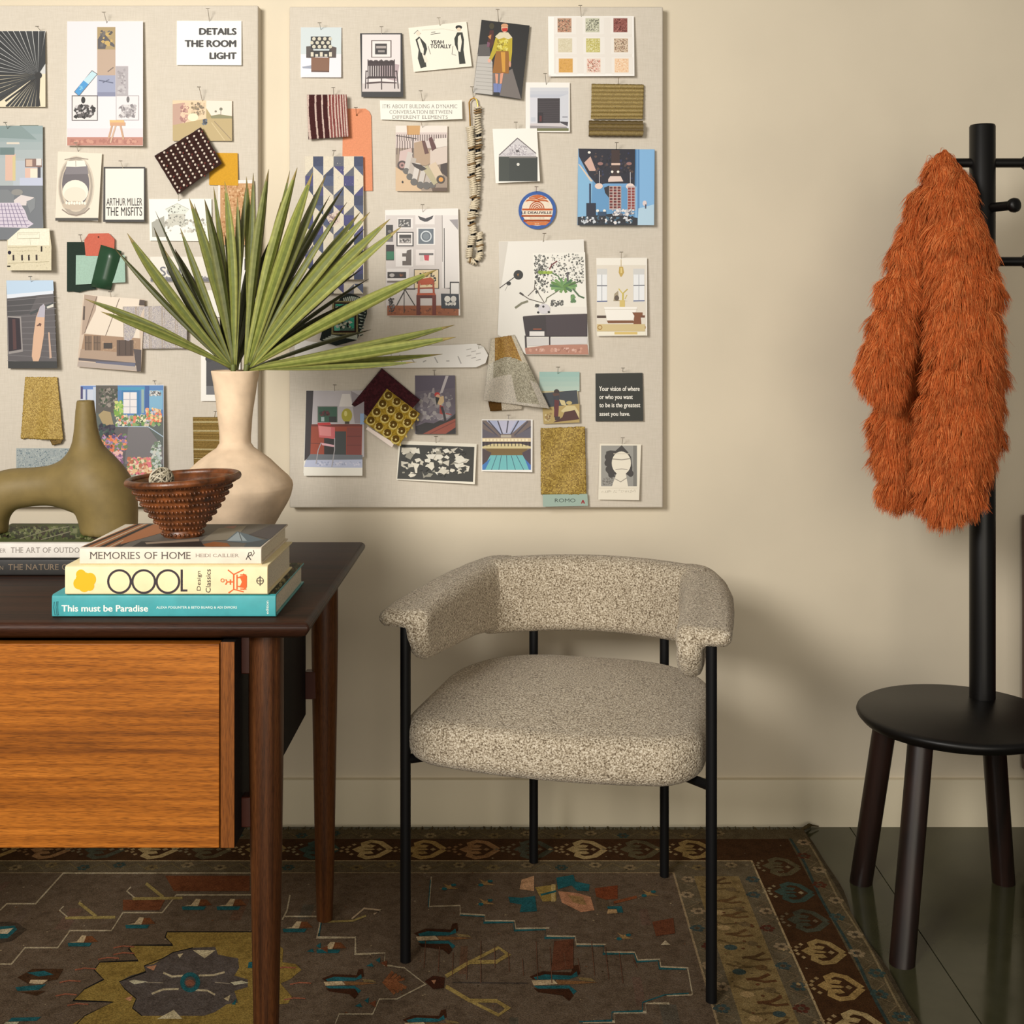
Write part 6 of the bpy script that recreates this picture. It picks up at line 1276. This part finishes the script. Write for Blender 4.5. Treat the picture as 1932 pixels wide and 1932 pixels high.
a = [('r', 955, 262, 1728, 1250, (206, 198, 194)), ('r', 1555, 262, 1728, 1040, (222, 216, 212)), ('l', (60, 54, 52), 9, [1580, 400, 1584, 1045, 1640, 1045]), ('l', (120, 112, 108), 6, [1558, 262, 1562, 760]), ('p', (150, 144, 146), [1635, 310, 1728, 306, 1728, 420]), ('r', 970, 1230, 1735, 1338, (150, 84, 46)), ('s', 30, 970, 1240, 1735, 1336, 24, [(130, 70, 38), (170, 96, 54), (110, 60, 34)]),
     ('r', 1080, 290, 1245, 405, (226, 220, 216)), ('r', 1088, 302, 1222, 392, (84, 82, 82)), ('s', 20, 1090, 305, 1220, 390, 16, [(190, 186, 182), (50, 50, 50)]), ('r', 1270, 262, 1480, 360, (226, 220, 216)), ('p', (56, 54, 58), [1298, 268, 1380, 296, 1466, 264, 1450, 300, 1400, 330, 1370, 332, 1320, 310]), ('r', 1285, 395, 1482, 580, (230, 226, 222)), ('r', 1303, 408, 1466, 570, (96, 106, 116)), ('o', 1386, 488, 60, 48, (206, 212, 216)), ('e', 1386, 488, 34, 34, (120, 130, 138)),
     ('r', 1068, 440, 1252, 596, (40, 36, 36)), ('r', 1080, 452, 1240, 584, (232, 226, 222)), ('r', 1098, 470, 1226, 562, (150, 144, 140)), ('r', 1098, 470, 1226, 505, (54, 50, 48)), ('s', 40, 1100, 510, 1225, 560, 12, [(60, 56, 54), (206, 200, 196)]), ('r', 955, 365, 1030, 500, (34, 30, 32)), ('e', 995, 435, 20, 16, (110, 106, 106)), ('r', 960, 500, 1030, 545, (110, 106, 106)), ('r', 956, 578, 1042, 745, (40, 22, 24)), ('r', 962, 650, 1040, 738, (28, 110, 76)),
     ('r', 1060, 618, 1250, 815, (226, 220, 216)), ('p', (92, 82, 76), [1130, 670, 1175, 670, 1180, 640, 1228, 628, 1228, 800, 1132, 800, 1132, 752, 1170, 752, 1170, 705, 1130, 705]), ('r', 1275, 630, 1480, 800, (226, 218, 214)), ('r', 1310, 668, 1464, 690, (96, 92, 92)), ('p', (196, 60, 76), [1362, 690, 1420, 690, 1414, 750, 1370, 745]), ('r', 1320, 692, 1358, 756, (212, 206, 200)), ('r', 965, 835, 1204, 960, (224, 218, 214)), ('r', 972, 870, 1172, 938, (36, 28, 26)), ('e', 1020, 905, 28, 20, (180, 174, 170)), ('s', 10, 1090, 880, 1160, 930, 16, [(150, 90, 30), (90, 50, 24)]),
     ('r', 1255, 840, 1524, 1050, (84, 78, 74)), ('r', 1264, 848, 1516, 1042, (222, 200, 160)), ('s', 40, 1270, 855, 1510, 1035, 22, [(60, 56, 52), (40, 40, 40), (190, 160, 110)]), ('r', 968, 965, 1240, 984, (110, 100, 96)), ('p', (120, 56, 36), [1080, 992, 1170, 992, 1200, 1020, 1080, 1016]), ('r', 1060, 1045, 1270, 1060, (70, 60, 58)), ('l', (50, 44, 44), 10, [1160, 1060, 1070, 1230]), ('l', (50, 44, 44), 10, [1160, 1060, 1265, 1230]), ('l', (60, 54, 52), 7, [1150, 1060, 1150, 1310]), ('s', 30, 970, 1140, 1060, 1320, 20, [(60, 54, 54), (40, 36, 36), (120, 112, 110)]),
     ('p', (176, 72, 30), [1300, 950, 1440, 930, 1474, 960, 1470, 1000, 1330, 1010]), ('l', (170, 70, 32), 22, [1310, 960, 1305, 1110]), ('l', (160, 64, 30), 20, [1462, 960, 1468, 1100]), ('l', (150, 60, 30), 14, [1320, 1045, 1460, 1040]), ('p', (176, 76, 36), [1290, 1098, 1480, 1095, 1492, 1122, 1282, 1130]), ('r', 1282, 1120, 1322, 1330, (96, 34, 28)), ('r', 1452, 1120, 1492, 1330, (110, 42, 30)), ('r', 1322, 1120, 1452, 1150, (80, 26, 24)),
     ('r', 1640, 975, 1740, 1110, (50, 46, 46)), ('r', 1652, 988, 1738, 1110, (226, 222, 218)), ('p', (46, 52, 62), [1545, 1102, 1735, 1105, 1742, 1265, 1550, 1260]), ('e', 1614, 1160, 32, 34, (220, 216, 208)), ('e', 1680, 1160, 30, 34, (206, 202, 196)), ('s', 24, 1575, 1185, 1715, 1240, 20, [(220, 216, 208), (190, 186, 180)])]
card('photo_print', 'photo of a wall of framed pictures with an orange wooden chair', 'photo', zH, [946, 206, 1300, 196, 1730, 188, 1752, 1336, 1500, 1340, 972, 1342], a, (232, 226, 220), .010, .008, 0, seed=9, pn=[1352, 260, 1348, 150], pw='the framed pictures photo')
a = [('p', (226, 222, 214), [312, 590, 1120, 568, 1170, 1670, 560, 1665, 300, 1480, 318, 1040]), ('p', (206, 200, 190), [312, 590, 400, 590, 330, 1040, 320, 1040]), ('p', (232, 229, 220), [636, 700, 1138, 690, 1150, 1215, 650, 1210]), ('s', 120, 640, 702, 800, 1100, 18, [(70, 70, 66), (110, 110, 104), (150, 150, 144), (44, 44, 44)]), ('s', 130, 800, 695, 1140, 1000, 16, [(90, 90, 86), (130, 130, 124), (60, 60, 58), (190, 188, 180)]), ('s', 50, 800, 1140, 940, 1220, 14, [(60, 60, 58), (100, 100, 96)]),
     ('e', 498, 908, 46, 46, (26, 24, 22)), ('p', (150, 100, 40), [485, 900, 505, 895, 495, 925]), ('l', (60, 50, 46), 8, [318, 1035, 460, 930]), ('e', 405, 990, 22, 20, K0), ('l', (150, 146, 140), 4, [400, 1000, 370, 1060]),
     ('s', 26, 680, 860, 840, 910, 26, [(150, 176, 50), (120, 150, 40), (180, 196, 90)]), ('L', 20)] + [('l', c_, 26, [930, 1020, 930 + 130 * math.cos(t_ * .45), 1010 + 70 * math.sin(t_ * .45)]) for t_, c_ in zip(range(14), [(96, 140, 80), (120, 160, 96), (70, 110, 70), (90, 130, 60), (110, 150, 84)] * 3)] + [('s', 24, 990, 1080, 1060, 1190, 24, [(110, 150, 90), (84, 120, 80)]), ('l', (84, 112, 76), 12, [820, 890, 880, 920, 900, 960]), ('l', (70, 84, 60), 10, [980, 1010, 1060, 980, 1100, 960]), ('l', (74, 100, 70), 16, [1020, 1040, 1080, 1110, 1130, 1130]), ('l', (110, 50, 50), 12, [795, 855, 820, 810, 870, 775]), ('l', (90, 84, 90), 16, [970, 880, 972, 970]),
     ('l', (84, 74, 66), 8, [510, 1080, 600, 1140, 740, 1180]), ('l', (60, 52, 48), 18, [510, 1078, 545, 1102]), ('l', (120, 118, 96), 20, [466, 1226, 530, 1180, 590, 1160]), ('l', (84, 74, 66), 6, [590, 1110, 650, 1050, 660, 960]), ('l', (96, 86, 78), 7, [750, 1180, 700, 1100, 660, 1030]), ('l', (96, 100, 78), 7, [760, 1170, 770, 1130, 880, 1060]), ('e', 745, 1235, 58, 50, (206, 202, 206)), ('e', 688, 1268, 11, 11, K0), ('e', 738, 1212, 11, 11, K0), ('e', 790, 1264, 11, 11, K0), ('s', 12, 650, 1180, 710, 1230, 20, [(50, 50, 48), (110, 106, 100)]),
     ('p', (46, 36, 40), [540, 1310, 660, 1296, 1158, 1282, 1160, 1500, 570, 1502, 552, 1400]), ('l', (84, 72, 74), 7, [545, 1308, 700, 1296, 1155, 1284]), ('p', (60, 48, 54), [760, 1300, 1150, 1290, 1155, 1490, 770, 1490]), ('r', 605, 1450, 748, 1494, (226, 222, 218)), ('l', (170, 80, 40), 8, [640, 1428, 720, 1428]), ('p', (206, 202, 200), [580, 1515, 1158, 1505, 1160, 1570, 585, 1590]), ('l', (46, 34, 36), 16, [566, 1490, 572, 1620]), ('l', (46, 34, 36), 14, [798, 1495, 800, 1640]), ('p', (176, 124, 104), [560, 1610, 790, 1580, 1160, 1575, 1172, 1672, 570, 1668]), ('s', 30, 580, 1590, 1160, 1665, 24, [(196, 146, 126), (160, 108, 90), (210, 170, 156)])]
card('photo_print', 'large photo of a fern and painting above a dark sideboard, on the right board', 'photo', zI, [310, 588, 720, 580, 1125, 566, 1176, 1676, 570, 1672, 300, 1480, 318, 1035], a, (226, 222, 214), .010, .014, 0, seed=10, pn=[728, 640, 748, 510], pw='the fern and sideboard photo')
a = [('r', 1248, 748, 1722, 1490, (222, 214, 200)), ('r', 1248, 748, 1722, 815, (236, 231, 220)), ('r', 1252, 850, 1350, 1170, (206, 206, 204)), ('r', 1254, 905, 1348, 1160, (230, 232, 234)), ('r', 1600, 850, 1708, 1170, (206, 206, 204)), ('r', 1604, 905, 1706, 1160, (230, 232, 234)), ('l', (60, 62, 76), 8, [1252, 1012, 1350, 1012]), ('l', (60, 62, 76), 8, [1602, 1010, 1710, 1008]), ('l', (76, 86, 130), 9, [1252, 1162, 1352, 1160]), ('l', (76, 86, 130), 9, [1602, 1158, 1710, 1156]), ('l', (130, 132, 140), 4, [1300, 905, 1300, 1160]), ('l', (130, 132, 140), 4, [1654, 905, 1654, 1160]),
     ('l', (176, 146, 70), 5, [1484, 760, 1484, 830]), ('p', (190, 160, 80), [1466, 830, 1502, 830, 1512, 885, 1490, 925, 1476, 925, 1460, 885]), ('p', (222, 200, 130), [1478, 840, 1492, 840, 1494, 890, 1478, 890]), ('p', (160, 146, 120), [1410, 1160, 1420, 1090, 1455, 1060, 1460, 1150, 1550, 1160]), ('e', 1442, 1130, 22, 26, (90, 76, 64)), ('l', (196, 176, 70), 14, [1500, 1210, 1502, 1080]), ('l', (206, 186, 90), 10, [1500, 1090, 1460, 1040]), ('l', (190, 170, 70), 10, [1502, 1085, 1545, 1045]), ('l', (196, 180, 90), 8, [1520, 1140, 1540, 1100]), ('r', 1470, 1150, 1520, 1215, (210, 186, 110)),
     ('p', (240, 236, 228), [1320, 1215, 1640, 1215, 1600, 1340, 1350, 1345]), ('l', (196, 186, 170), 4, [1320, 1240, 1640, 1238]), ('p', (122, 76, 44), [1345, 1345, 1600, 1345, 1610, 1370, 1360, 1372]), ('r', 1252, 1298, 1340, 1322, (76, 56, 44)), ('r', 1660, 1296, 1712, 1318, (110, 66, 44)), ('p', (126, 74, 40), [1590, 1268, 1690, 1268, 1690, 1300, 1670, 1300, 1680, 1400, 1600, 1400, 1610, 1300]), ('r', 1252, 1380, 1712, 1450, (206, 186, 136)), ('r', 1255, 1452, 1722, 1488, (236, 230, 212)), ('r', 1420, 1455, 1640, 1480, (214, 186, 110))]
for i in range(9): a += [('o', 1280 + i * 52, 1412, 24, 15, (166, 126, 60)), ('L', 16)]
card('photo_print', 'photo of a bright bathroom with a white tub between two windows', 'photo', zI, [1246, 746, 1732, 744, 1734, 1490, 1254, 1496], a, (236, 231, 222), .009, .007, 0, seed=11, pn=[1484, 770, 1486, 690], pw='the bathroom photo')
a = [('l', (176, 172, 168), 2.2, [600 + i * 22, 668 + (i * 7) % 16, 606 + i * 22, 680 + (i * 5) % 9]) for i in range(13)] + [('l', (190, 186, 180), 1.6, [738, 656, 738, 690])] + [('l', (180, 174, 168), 1.4, [880 + (i % 3) * 9, 660 + i * 4, 889 + (i % 3) * 9, 658 + i * 4]) for i in range(6)]
card('paper_strip', 'long white paper band with a rounded right end, crossed by the lowest palm leaves', 'paper strip', z0, [556, 640, 640, 652, 738, 656, 898, 648.5, 912, 654, 921, 670, 916, 685, 898, 693, 760, 694, 600, 694, 556, 692], a, (234, 230, 224), .008, .006, 0, th=.0004, pn=[902, 662, 904, 650], pw='the long white paper band')
a = [('r', 150, 628, 735, 1300, (186, 180, 184)), ('p', (46, 38, 42), [150, 628, 222, 628, 190, 1290, 130, 1340]), ('p', (150, 142, 148), [600, 630, 735, 700, 735, 960, 640, 960]), ('p', (220, 214, 210), [512, 660, 590, 660, 620, 790, 480, 790]), ('r', 262, 786, 466, 950, (120, 120, 116)), ('r', 270, 792, 460, 945, (40, 84, 64)), ('s', 24, 262, 820, 400, 900, 30, [(74, 24, 30), (96, 32, 36), (40, 50, 40)]), ('r', 300, 895, 332, 940, (160, 180, 180)), ('r', 380, 890, 456, 945, (30, 36, 34)),
     ('e', 560, 878, 54, 70, (170, 160, 40)), ('e', 548, 860, 16, 28, (216, 206, 120)), ('r', 540, 940, 585, 965, (60, 50, 40)), ('p', (156, 66, 40), [200, 968, 716, 968, 710, 1280, 190, 1275]), ('p', (112, 44, 32), [200, 968, 716, 966, 716, 992, 200, 990]), ('p', (60, 66, 66), [440, 1040, 552, 1040, 552, 1280, 440, 1280]), ('r', 330, 1110, 440, 1280, (40, 36, 36)), ('p', (130, 60, 52), [560, 1000, 712, 1000, 705, 1280, 555, 1275]), ('l', (80, 34, 26), 5, [195, 1160, 330, 1165]), ('l', (90, 40, 34), 5, [560, 1090, 708, 1090]), ('l', (90, 40, 34), 5, [560, 1180, 708, 1180]),
     ('p', (110, 116, 124), [190, 1270, 718, 1280, 718, 1340, 140, 1340]), ('p', (186, 192, 216), [145, 1330, 718, 1325, 718, 1412, 128, 1400]), ('s', 30, 200, 1335, 710, 1400, 18, [(206, 208, 226), (160, 168, 196)]), ('p', (206, 100, 104), [268, 980, 440, 1000, 440, 1118, 280, 1100]), ('p', (226, 140, 140), [275, 985, 400, 1000, 400, 1090, 285, 1080]), ('p', (196, 50, 52), [262, 955, 390, 950, 400, 978, 268, 980]), ('p', (226, 176, 186), [300, 1155, 440, 1180, 435, 1200, 310, 1180]), ('l', (170, 166, 170), 10, [436, 1110, 436, 1230, 408, 1400]), ('l', (170, 166, 170), 9, [300, 1155, 270, 1230, 248, 1370]), ('r', 125, 1408, 718, 1490, (238, 234, 222)), ('r', 695, 860, 735, 970, (140, 168, 206))]
card('photo_print', 'photo of a red desk with a pink chair and a yellow lamp', 'photo', zJ, [150, 625, 722, 626, 718, 1490, 120, 1462], a, (238, 234, 222), .010, .010, 0, seed=12, pn=[436, 660, 438, 570], pw='the red desk photo')
cloth('fabric_swatch', 'dark burgundy velvet square hung cornerwise behind the gold patterned square', 'fabric sample', zJ, [915, 400, 1302, 722, 1000, 1060, 608, 768], lambda u, v: mix((60, 22, 30), (84, 34, 42), rc.random()), lambda u, v: .006 + .008 * u + .003 * math.sin(u * 7 + v * 3), 'velvet', 24, 24, 1, .002)
def cres(u, v): return (168, 138, 44)
o = cloth('fabric_swatch', 'gold crescent patterned cloth square with a white edge strip', 'fabric sample', zJ, [966, 608, 1302, 862, 1085, 1190, 728, 945], lambda u, v: mix((160, 128, 34), (204, 170, 66), rc.random()), lambda u, v: .006 + .010 * u + .004 * v, 'velvet', 26, 26, 3, .002)
m = MB(); q = Z(zJ, [966, 608, 1302, 862, 1085, 1190, 728, 945])
def gp(px, py, e):
    M = np.array([[q[2] - q[0], q[6] - q[0]], [q[3] - q[1], q[7] - q[1]]]); u, v = np.linalg.solve(M, [px - q[0], py - q[1]])
    return P(px, py, DB - lay_off(3) - .0036 - (.006 + .010 * u + .004 * v) - e)
ca = []
for i in range(4):
    for j in range(4):
        u, v = (i + .5) / 4, (j + .5) / 4
        cx = 966 + (1302 - 966) * u + (728 - 966) * v; cy = 608 + (862 - 608) * u + (945 - 608) * v
        ca += [('L', 1), ('e', cx, cy, 46, 46, (226, 204, 120)), ('e', cx + 4, cy - 9, 38, 37, (104, 76, 20)), ('e', cx + 4, cy - 3, 10, 10, (230, 214, 150)), ('p', (226, 204, 130), [cx + 40, cy + 50, cx + 50, cy + 30, cx + 60, cy + 55, cx + 48, cy + 66])]
draw(m, zart(zJ, ca), gp, 6e-5); m.build('crescents', 'velvet', o, smooth=0, colour=True)
m = MB(); m.add([gp(*Z(zJ, p_), -.0012) for p_ in ([772, 992], [1040, 1160], [1018, 1202], [755, 1018])], [(0, 1, 2, 3)], (232, 216, 206)); m.build('edge_strip', 'print', o, smooth=0, colour=True, solid=.001)
a = [('r', 1252, 476, 1656, 1066, (96, 86, 100)), ('p', (84, 74, 92), [1252, 476, 1656, 476, 1656, 600, 1252, 640]), ('s', 90, 1255, 620, 1650, 960, 50, [(120, 112, 122), (140, 132, 138), (104, 96, 108), (160, 154, 154)]), ('p', (186, 178, 180), [1560, 478, 1590, 478, 1530, 650, 1500, 660]), ('p', (150, 140, 144), [1430, 600, 1445, 600, 1450, 660, 1420, 640]),
     ('p', (34, 28, 30), [1258, 990, 1360, 950, 1440, 960, 1500, 930, 1560, 940, 1660, 860, 1660, 1068, 1258, 1068]), ('p', (150, 70, 50), [1330, 1066, 1500, 980, 1660, 910, 1660, 1000, 1560, 1066]), ('l', (110, 46, 34), 8, [1400, 1066, 1656, 940]), ('e', 1475, 668, 28, 24, (190, 50, 44)), ('e', 1482, 690, 22, 24, (216, 170, 140)), ('p', (216, 186, 140), [1465, 700, 1540, 680, 1545, 740, 1510, 780, 1475, 760]), ('p', (176, 56, 44), [1500, 770, 1540, 790, 1530, 870, 1500, 860]), ('l', (150, 50, 40), 20, [1510, 780, 1520, 860]), ('l', (40, 34, 40), 24, [1520, 790, 1545, 870, 1560, 945]), ('l', (170, 60, 50), 10, [1560, 860, 1620, 870]), ('p', K0, [1455, 690, 1500, 700, 1470, 780])]
card('photo_print', 'photo of a red haired person striding on rocks under a purple sky', 'photo', zJ, [1250, 475, 1656, 474, 1662, 1068, 1258, 1070], a, (90, 80, 96), .007, .005, 0, seed=13, pn=[1448, 480, 1445, 422], pw='the purple sky photo')
rr = random.Random(77); a = [('p', (42, 42, 36), [1102, 1172, 1852, 1198, 1838, 1552, 1070, 1520])]
for i in range(120):
    cx, cy = rr.uniform(1130, 1780), rr.uniform(1225, 1490); s_ = rr.uniform(18, 74); t0 = rr.uniform(0, 6.3); n_ = rr.choice((3, 4, 5))
    pts_ = []
    for k in range(n_):
        t = t0 + 2 * PI * k / n_ + rr.uniform(-.3, .3); pts_ += [min(1825, max(1092, cx + s_ * rr.uniform(.5, 1.1) * math.cos(t))), min(1515, max(1205, cy + s_ * rr.uniform(.4, .8) * math.sin(t)))]
    a.append(('p', rr.choice([(222, 216, 200), (206, 200, 184), (226, 222, 208), (150, 146, 132), (42, 42, 36), (36, 36, 32)]), pts_))
card('postcard', 'long white bordered card with a jumbled black and white abstract print', 'postcard', zJ, [1085, 1135, 1876, 1166, 1856, 1576, 1062, 1530], a, (236, 230, 214), .008, .006, 0, pn=[1462, 1180, 1464, 1092], pw='the abstract print card')
# draped sample with gold, silver and cream
def dr(u, v):
    w_ = v + .12 * math.sin(u * 3)
    if w_ < .42: return mix((156, 108, 38), (214, 172, 86), rc.random()) if .16 < u < .86 else (226, 214, 190)
    if w_ < .68 or (u > .52 and v < .96 and u < .86): return mix((160, 152, 128), (222, 214, 190), rc.random()) if u > .14 else (230, 222, 204)
    return (230, 220, 204)
o = cloth('fabric_swatch', 'draped cloth sample shading from gold to silver grey with cream edges', 'fabric sample', zK, [235, 96, 460, 60, 800, 770, 165, 690], dr, lambda u, v: .008 + .007 * math.sin(u * 8 + v * 2) * (.4 + v) + .010 * v, 'lurex', 60, 70, 2, .0012, edge=.004)
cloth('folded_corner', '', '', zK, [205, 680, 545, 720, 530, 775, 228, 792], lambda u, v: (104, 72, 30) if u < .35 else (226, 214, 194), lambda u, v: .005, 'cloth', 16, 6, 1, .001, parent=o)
a = [('g', 700, 415, 1085, 600, (150, 184, 176), (176, 196, 184), 4), ('p', (52, 58, 66), [720, 620, 1060, 590, 1075, 730, 730, 760]), ('p', (176, 152, 92), [730, 760, 1085, 720, 1085, 900, 740, 915]), ('p', (206, 190, 140), [905, 790, 960, 740, 1040, 740, 1080, 800, 1080, 860, 920, 800]), ('p', (74, 34, 28), [940, 800, 1040, 780, 1085, 870, 830, 900, 920, 850]), ('e', 865, 605, 26, 24, (50, 34, 30)), ('p', (84, 56, 46), [825, 620, 890, 620, 895, 660, 850, 680]), ('p', (46, 50, 60), [830, 650, 890, 640, 885, 780, 840, 770]), ('p', (92, 30, 34), [845, 680, 890, 690, 880, 850, 840, 850]), ('p', (206, 190, 140), [890, 680, 940, 690, 960, 740, 910, 730]), ('e', 985, 712, 28, 18, (190, 170, 110)), ('p', (60, 40, 36), [845, 840, 900, 845, 890, 880, 850, 880]), ('s', 20, 740, 800, 830, 900, 16, [(120, 90, 50), (206, 190, 140), (150, 120, 70)])]
card('photo_print', 'faded photo of a standing figure by dark water under a green sky', 'photo', zK, [700, 440, 1056, 414, 1086, 876, 742, 916], a, (190, 180, 140), .006, .005, 0, pn=[876, 455, 880, 370], pw='the dark water photo')
a = [('t', 'Your vision of where', 1272, 552, 1662, 600, W0, .03), ('t', 'or who you want', 1275, 632, 1596, 690, W0, .03), ('t', 'to be is the greatest', 1275, 712, 1668, 768, W0, .03), ('t', 'asset you have.', 1275, 796, 1570, 850, W0, .03)]
card('quote_card', 'square black card with four lines of white lettering at the right of the right board', 'card', zK, [1238, 430, 1690, 424, 1697, 886, 1240, 890], a, (34, 36, 30), .004, .004, 0, pn=[1498, 420, 1502, 378], pw='the black quote card')
a = [('r', 152, 880, 618, 1355, (120, 104, 100)), ('p', (176, 184, 216), [190, 882, 580, 882, 430, 1010, 330, 1010]), ('p', (196, 196, 220), [290, 882, 480, 882, 410, 1000, 350, 1000])] + [('l', (76, 74, 90), 12, q_) for q_ in ([160, 900, 300, 1030], [210, 882, 330, 1020], [300, 884, 345, 1010], [400, 884, 385, 1000], [500, 884, 425, 1015], [590, 890, 460, 1025], [618, 940, 480, 1040])] + [
     ('p', (96, 90, 104), [152, 960, 320, 1035, 152, 1050]), ('p', (100, 96, 110), [618, 950, 450, 1035, 618, 1050]), ('r', 330, 1020, 430, 1045, (186, 176, 160)), ('r', 152, 1050, 618, 1085, (226, 206, 170)), ('p', (70, 56, 60), [152, 1085, 618, 1085, 618, 1130, 152, 1130]), ('p', (216, 200, 150), [152, 1130, 250, 1105, 520, 1105, 618, 1130, 618, 1150, 152, 1150]), ('p', (120, 96, 50), [180, 1150, 590, 1150, 540, 1215, 230, 1215]), ('p', (76, 60, 64), [152, 1150, 240, 1190, 200, 1290, 152, 1330]), ('p', (76, 64, 76), [618, 1150, 535, 1190, 560, 1290, 618, 1320]),
     ('p', (110, 186, 190), [230, 1215, 540, 1215, 618, 1355, 152, 1355]), ('p', (60, 120, 186), [200, 1270, 235, 1240, 180, 1355, 152, 1355, 152, 1310]), ('p', (60, 110, 186), [560, 1250, 618, 1310, 618, 1355, 600, 1355])] + [('l', (60, 100, 120), 6, q_) for q_ in ([290, 1216, 240, 1355], [335, 1216, 310, 1355], [385, 1216, 390, 1355], [430, 1216, 470, 1355], [480, 1216, 550, 1355])] + [('r', 160 + 34 * i, 1056, 182 + 34 * i, 1080, (250, 236, 200)) for i in range(13)] + [('r', 160 + 34 * i, 1088, 166 + 34 * i, 1128, (40, 34, 44)) for i in range(14)]
card('photo_print', 'square white bordered photo of an indoor swimming pool hall', 'photo', zK, [146, 870, 636, 872, 632, 1378, 144, 1368], a, (240, 237, 232), .006, .005, 0, seed=14, pn=[402, 880, 405, 830], pw='the swimming pool photo')
o = cloth('fabric_swatch', 'long shimmering gold cloth sample with a pale green label at its foot', 'fabric sample', zK, [712, 955, 1136, 940, 1150, 1590, 715, 1590], lambda u, v: mix((150, 116, 34), (224, 190, 92), rc.random()), lambda u, v: .004 + .0015 * math.sin(u * 8 + v * 9) + .006 * u, 'lurex', 40, 56, 0, .0012, edge=.006)
m = MB(); q = Z(zK, [732, 1592, 1160, 1585, 1166, 1700, 735, 1708])
def lp(px, py, e): return P(px, py, DB - lay_off(1) - .008 - e)
m.add([lp(q[i], q[i + 1], 0) for i in (0, 2, 4, 6)], [(0, 1, 2, 3)], (158, 180, 168)); draw(m, zart(zK, [('t', 'ROMO', 848, 1630, 1045, 1666, (60, 74, 68)), ('p', (150, 30, 40), [1098, 1678, 1112, 1645, 1124, 1645, 1138, 1678, 1124, 1678, 1118, 1662, 1110, 1678])]), lp, 4e-5)
m.build('sample_label', 'print', o, smooth=0, colour=True)
a = [('r', 1292, 1122, 1636, 1512, (150, 148, 142)), ('r', 1600, 1122, 1636, 1512, (120, 118, 112)), ('p', (60, 56, 54), [1490, 1118, 1550, 1185, 1580, 1230, 1592, 1330, 1590, 1400, 1560, 1415, 1540, 1400, 1420, 1400, 1430, 1425, 1380, 1420, 1350, 1380, 1360, 1330, 1335, 1290, 1340, 1180, 1380, 1168, 1430, 1172])] + [('e', x, y, 28, 32, (60, 56, 54)) for x, y in ((1355, 1230), (1352, 1290), (1362, 1350), (1388, 1400), (1575, 1390))] + [
     ('e', 1486, 1290, 92, 112, (232, 224, 206)), ('p', (232, 224, 206), [1440, 1390, 1530, 1390, 1550, 1512, 1395, 1512]), ('l', (150, 142, 130), 9, [1400, 1250, 1490, 1258, 1575, 1246]), ('l', (166, 158, 146), 8, [1430, 1352, 1490, 1346, 1545, 1352]), ('l', (200, 190, 172), 5, [1410, 1200, 1560, 1200]), ('l', (150, 142, 130), 7, [1425, 1440, 1480, 1470, 1540, 1430])] + [('s', 30, 1294, 1420, 1420, 1510, 12, [(110, 106, 100), (130, 126, 120)])]
a += [('s', 60, 1290, 1540, 1632, 1580, 7, [(190, 182, 166), (206, 198, 182)]), ('l', (196, 188, 170), 3, [1268, 1530, 1640, 1530])]
card('sketch_print', 'portrait drawing of a dark haired face in grey, bottom right of the right board', 'drawing', zK, [1280, 1104, 1676, 1110, 1656, 1646, 1264, 1640], a, (232, 224, 206), .008, .006, 0, seed=15, pn=[1490, 1130, 1500, 1048], pw='the portrait drawing')
# braided string of shells on a brass hook
zR = (860, 160, .18634)
rope = thing('shell_garland', 'hanging garland of cream ridged beads and dark cord on a brass hook', 'garland', P(*Z(zR, [160, 1800]), DB - .012))
def rpth(q, d): q = Z(zR, q); return [P(q[i], q[i + 1], DB - d) for i in range(0, len(q), 2)]
m = MB(); m.tube(rpth([146, 420, 142, 300, 135, 180, 150, 150, 185, 132, 210, 150, 222, 200, 225, 240], .010), .0016, 8); m.build('hook', 'brass', rope)
def samp(q, n):
    pts = [Vector((q[i], q[i + 1])) for i in range(0, len(q), 2)]; ln = [(b - a_).length for a_, b in zip(pts, pts[1:])]; tot = sum(ln); out = []
    for k in range(n):
        s_ = tot * k / (n - 1); i = 0
        while i < len(ln) - 1 and s_ > ln[i]: s_ -= ln[i]; i += 1
        out.append(pts[i] + (pts[i + 1] - pts[i]) * min(1, s_ / ln[i]))
    return out
rr = random.Random(5)
for (q, n, d, r0_) in (([225, 230, 215, 380, 235, 480, 230, 600, 225, 680, 222, 790, 230, 890, 215, 1000, 205, 1200, 190, 1330], 44, .010, 40), ([145, 430, 150, 540, 158, 620, 155, 740, 160, 830, 160, 930, 180, 1020, 175, 1130, 195, 1200, 160, 1290, 160, 1400, 180, 1500, 150, 1600, 135, 1680, 130, 1760], 66, .016, 42), ([130, 1765, 190, 1800, 240, 1740, 245, 1650, 240, 1580, 240, 1500], 22, .010, 36)):
    pts = samp(q, n); m = MB()
    m.tube([P(*Z(zR, [p_.x, p_.y]), DB - d * .8) for p_ in pts], .0052, 8); mats_dark = m.build('cord', 'black_metal', rope, smooth=60)
    m = MB()
    for k, p_ in enumerate(pts):
        cl = (k % 6)
        if cl == 5 and rr.random() < .7: continue
        t = (pts[min(k + 1, n - 1)] - pts[max(0, k - 1)]).normalized(); nx = Vector((-t.y, t.x)); w_ = r0_ * rr.uniform(.75, 1.05)
        arc = []
        for i in range(9):
            a_ = -PI * .5 + PI * i / 8 * 1.0; arc.append((p_ + nx * (w_ * math.sin(a_)) + t * (7 * math.sin(2 * a_)), d + .0075 * math.cos(a_)))
        m.tube([P(*Z(zR, [v_.x, v_.y]), DB - dd) for v_, dd in arc], [.0008, .0018, .0022, .0022, .0023, .0022, .0022, .0018, .0008], 6, col=(232, 218, 190) if rr.random() < .85 else (150, 120, 80))
    m.build('ridged_beads', 'stone', rope, smooth=60, colour=True)
pin(zR, [180, 150, 165, 20], 'holding the bead garland')
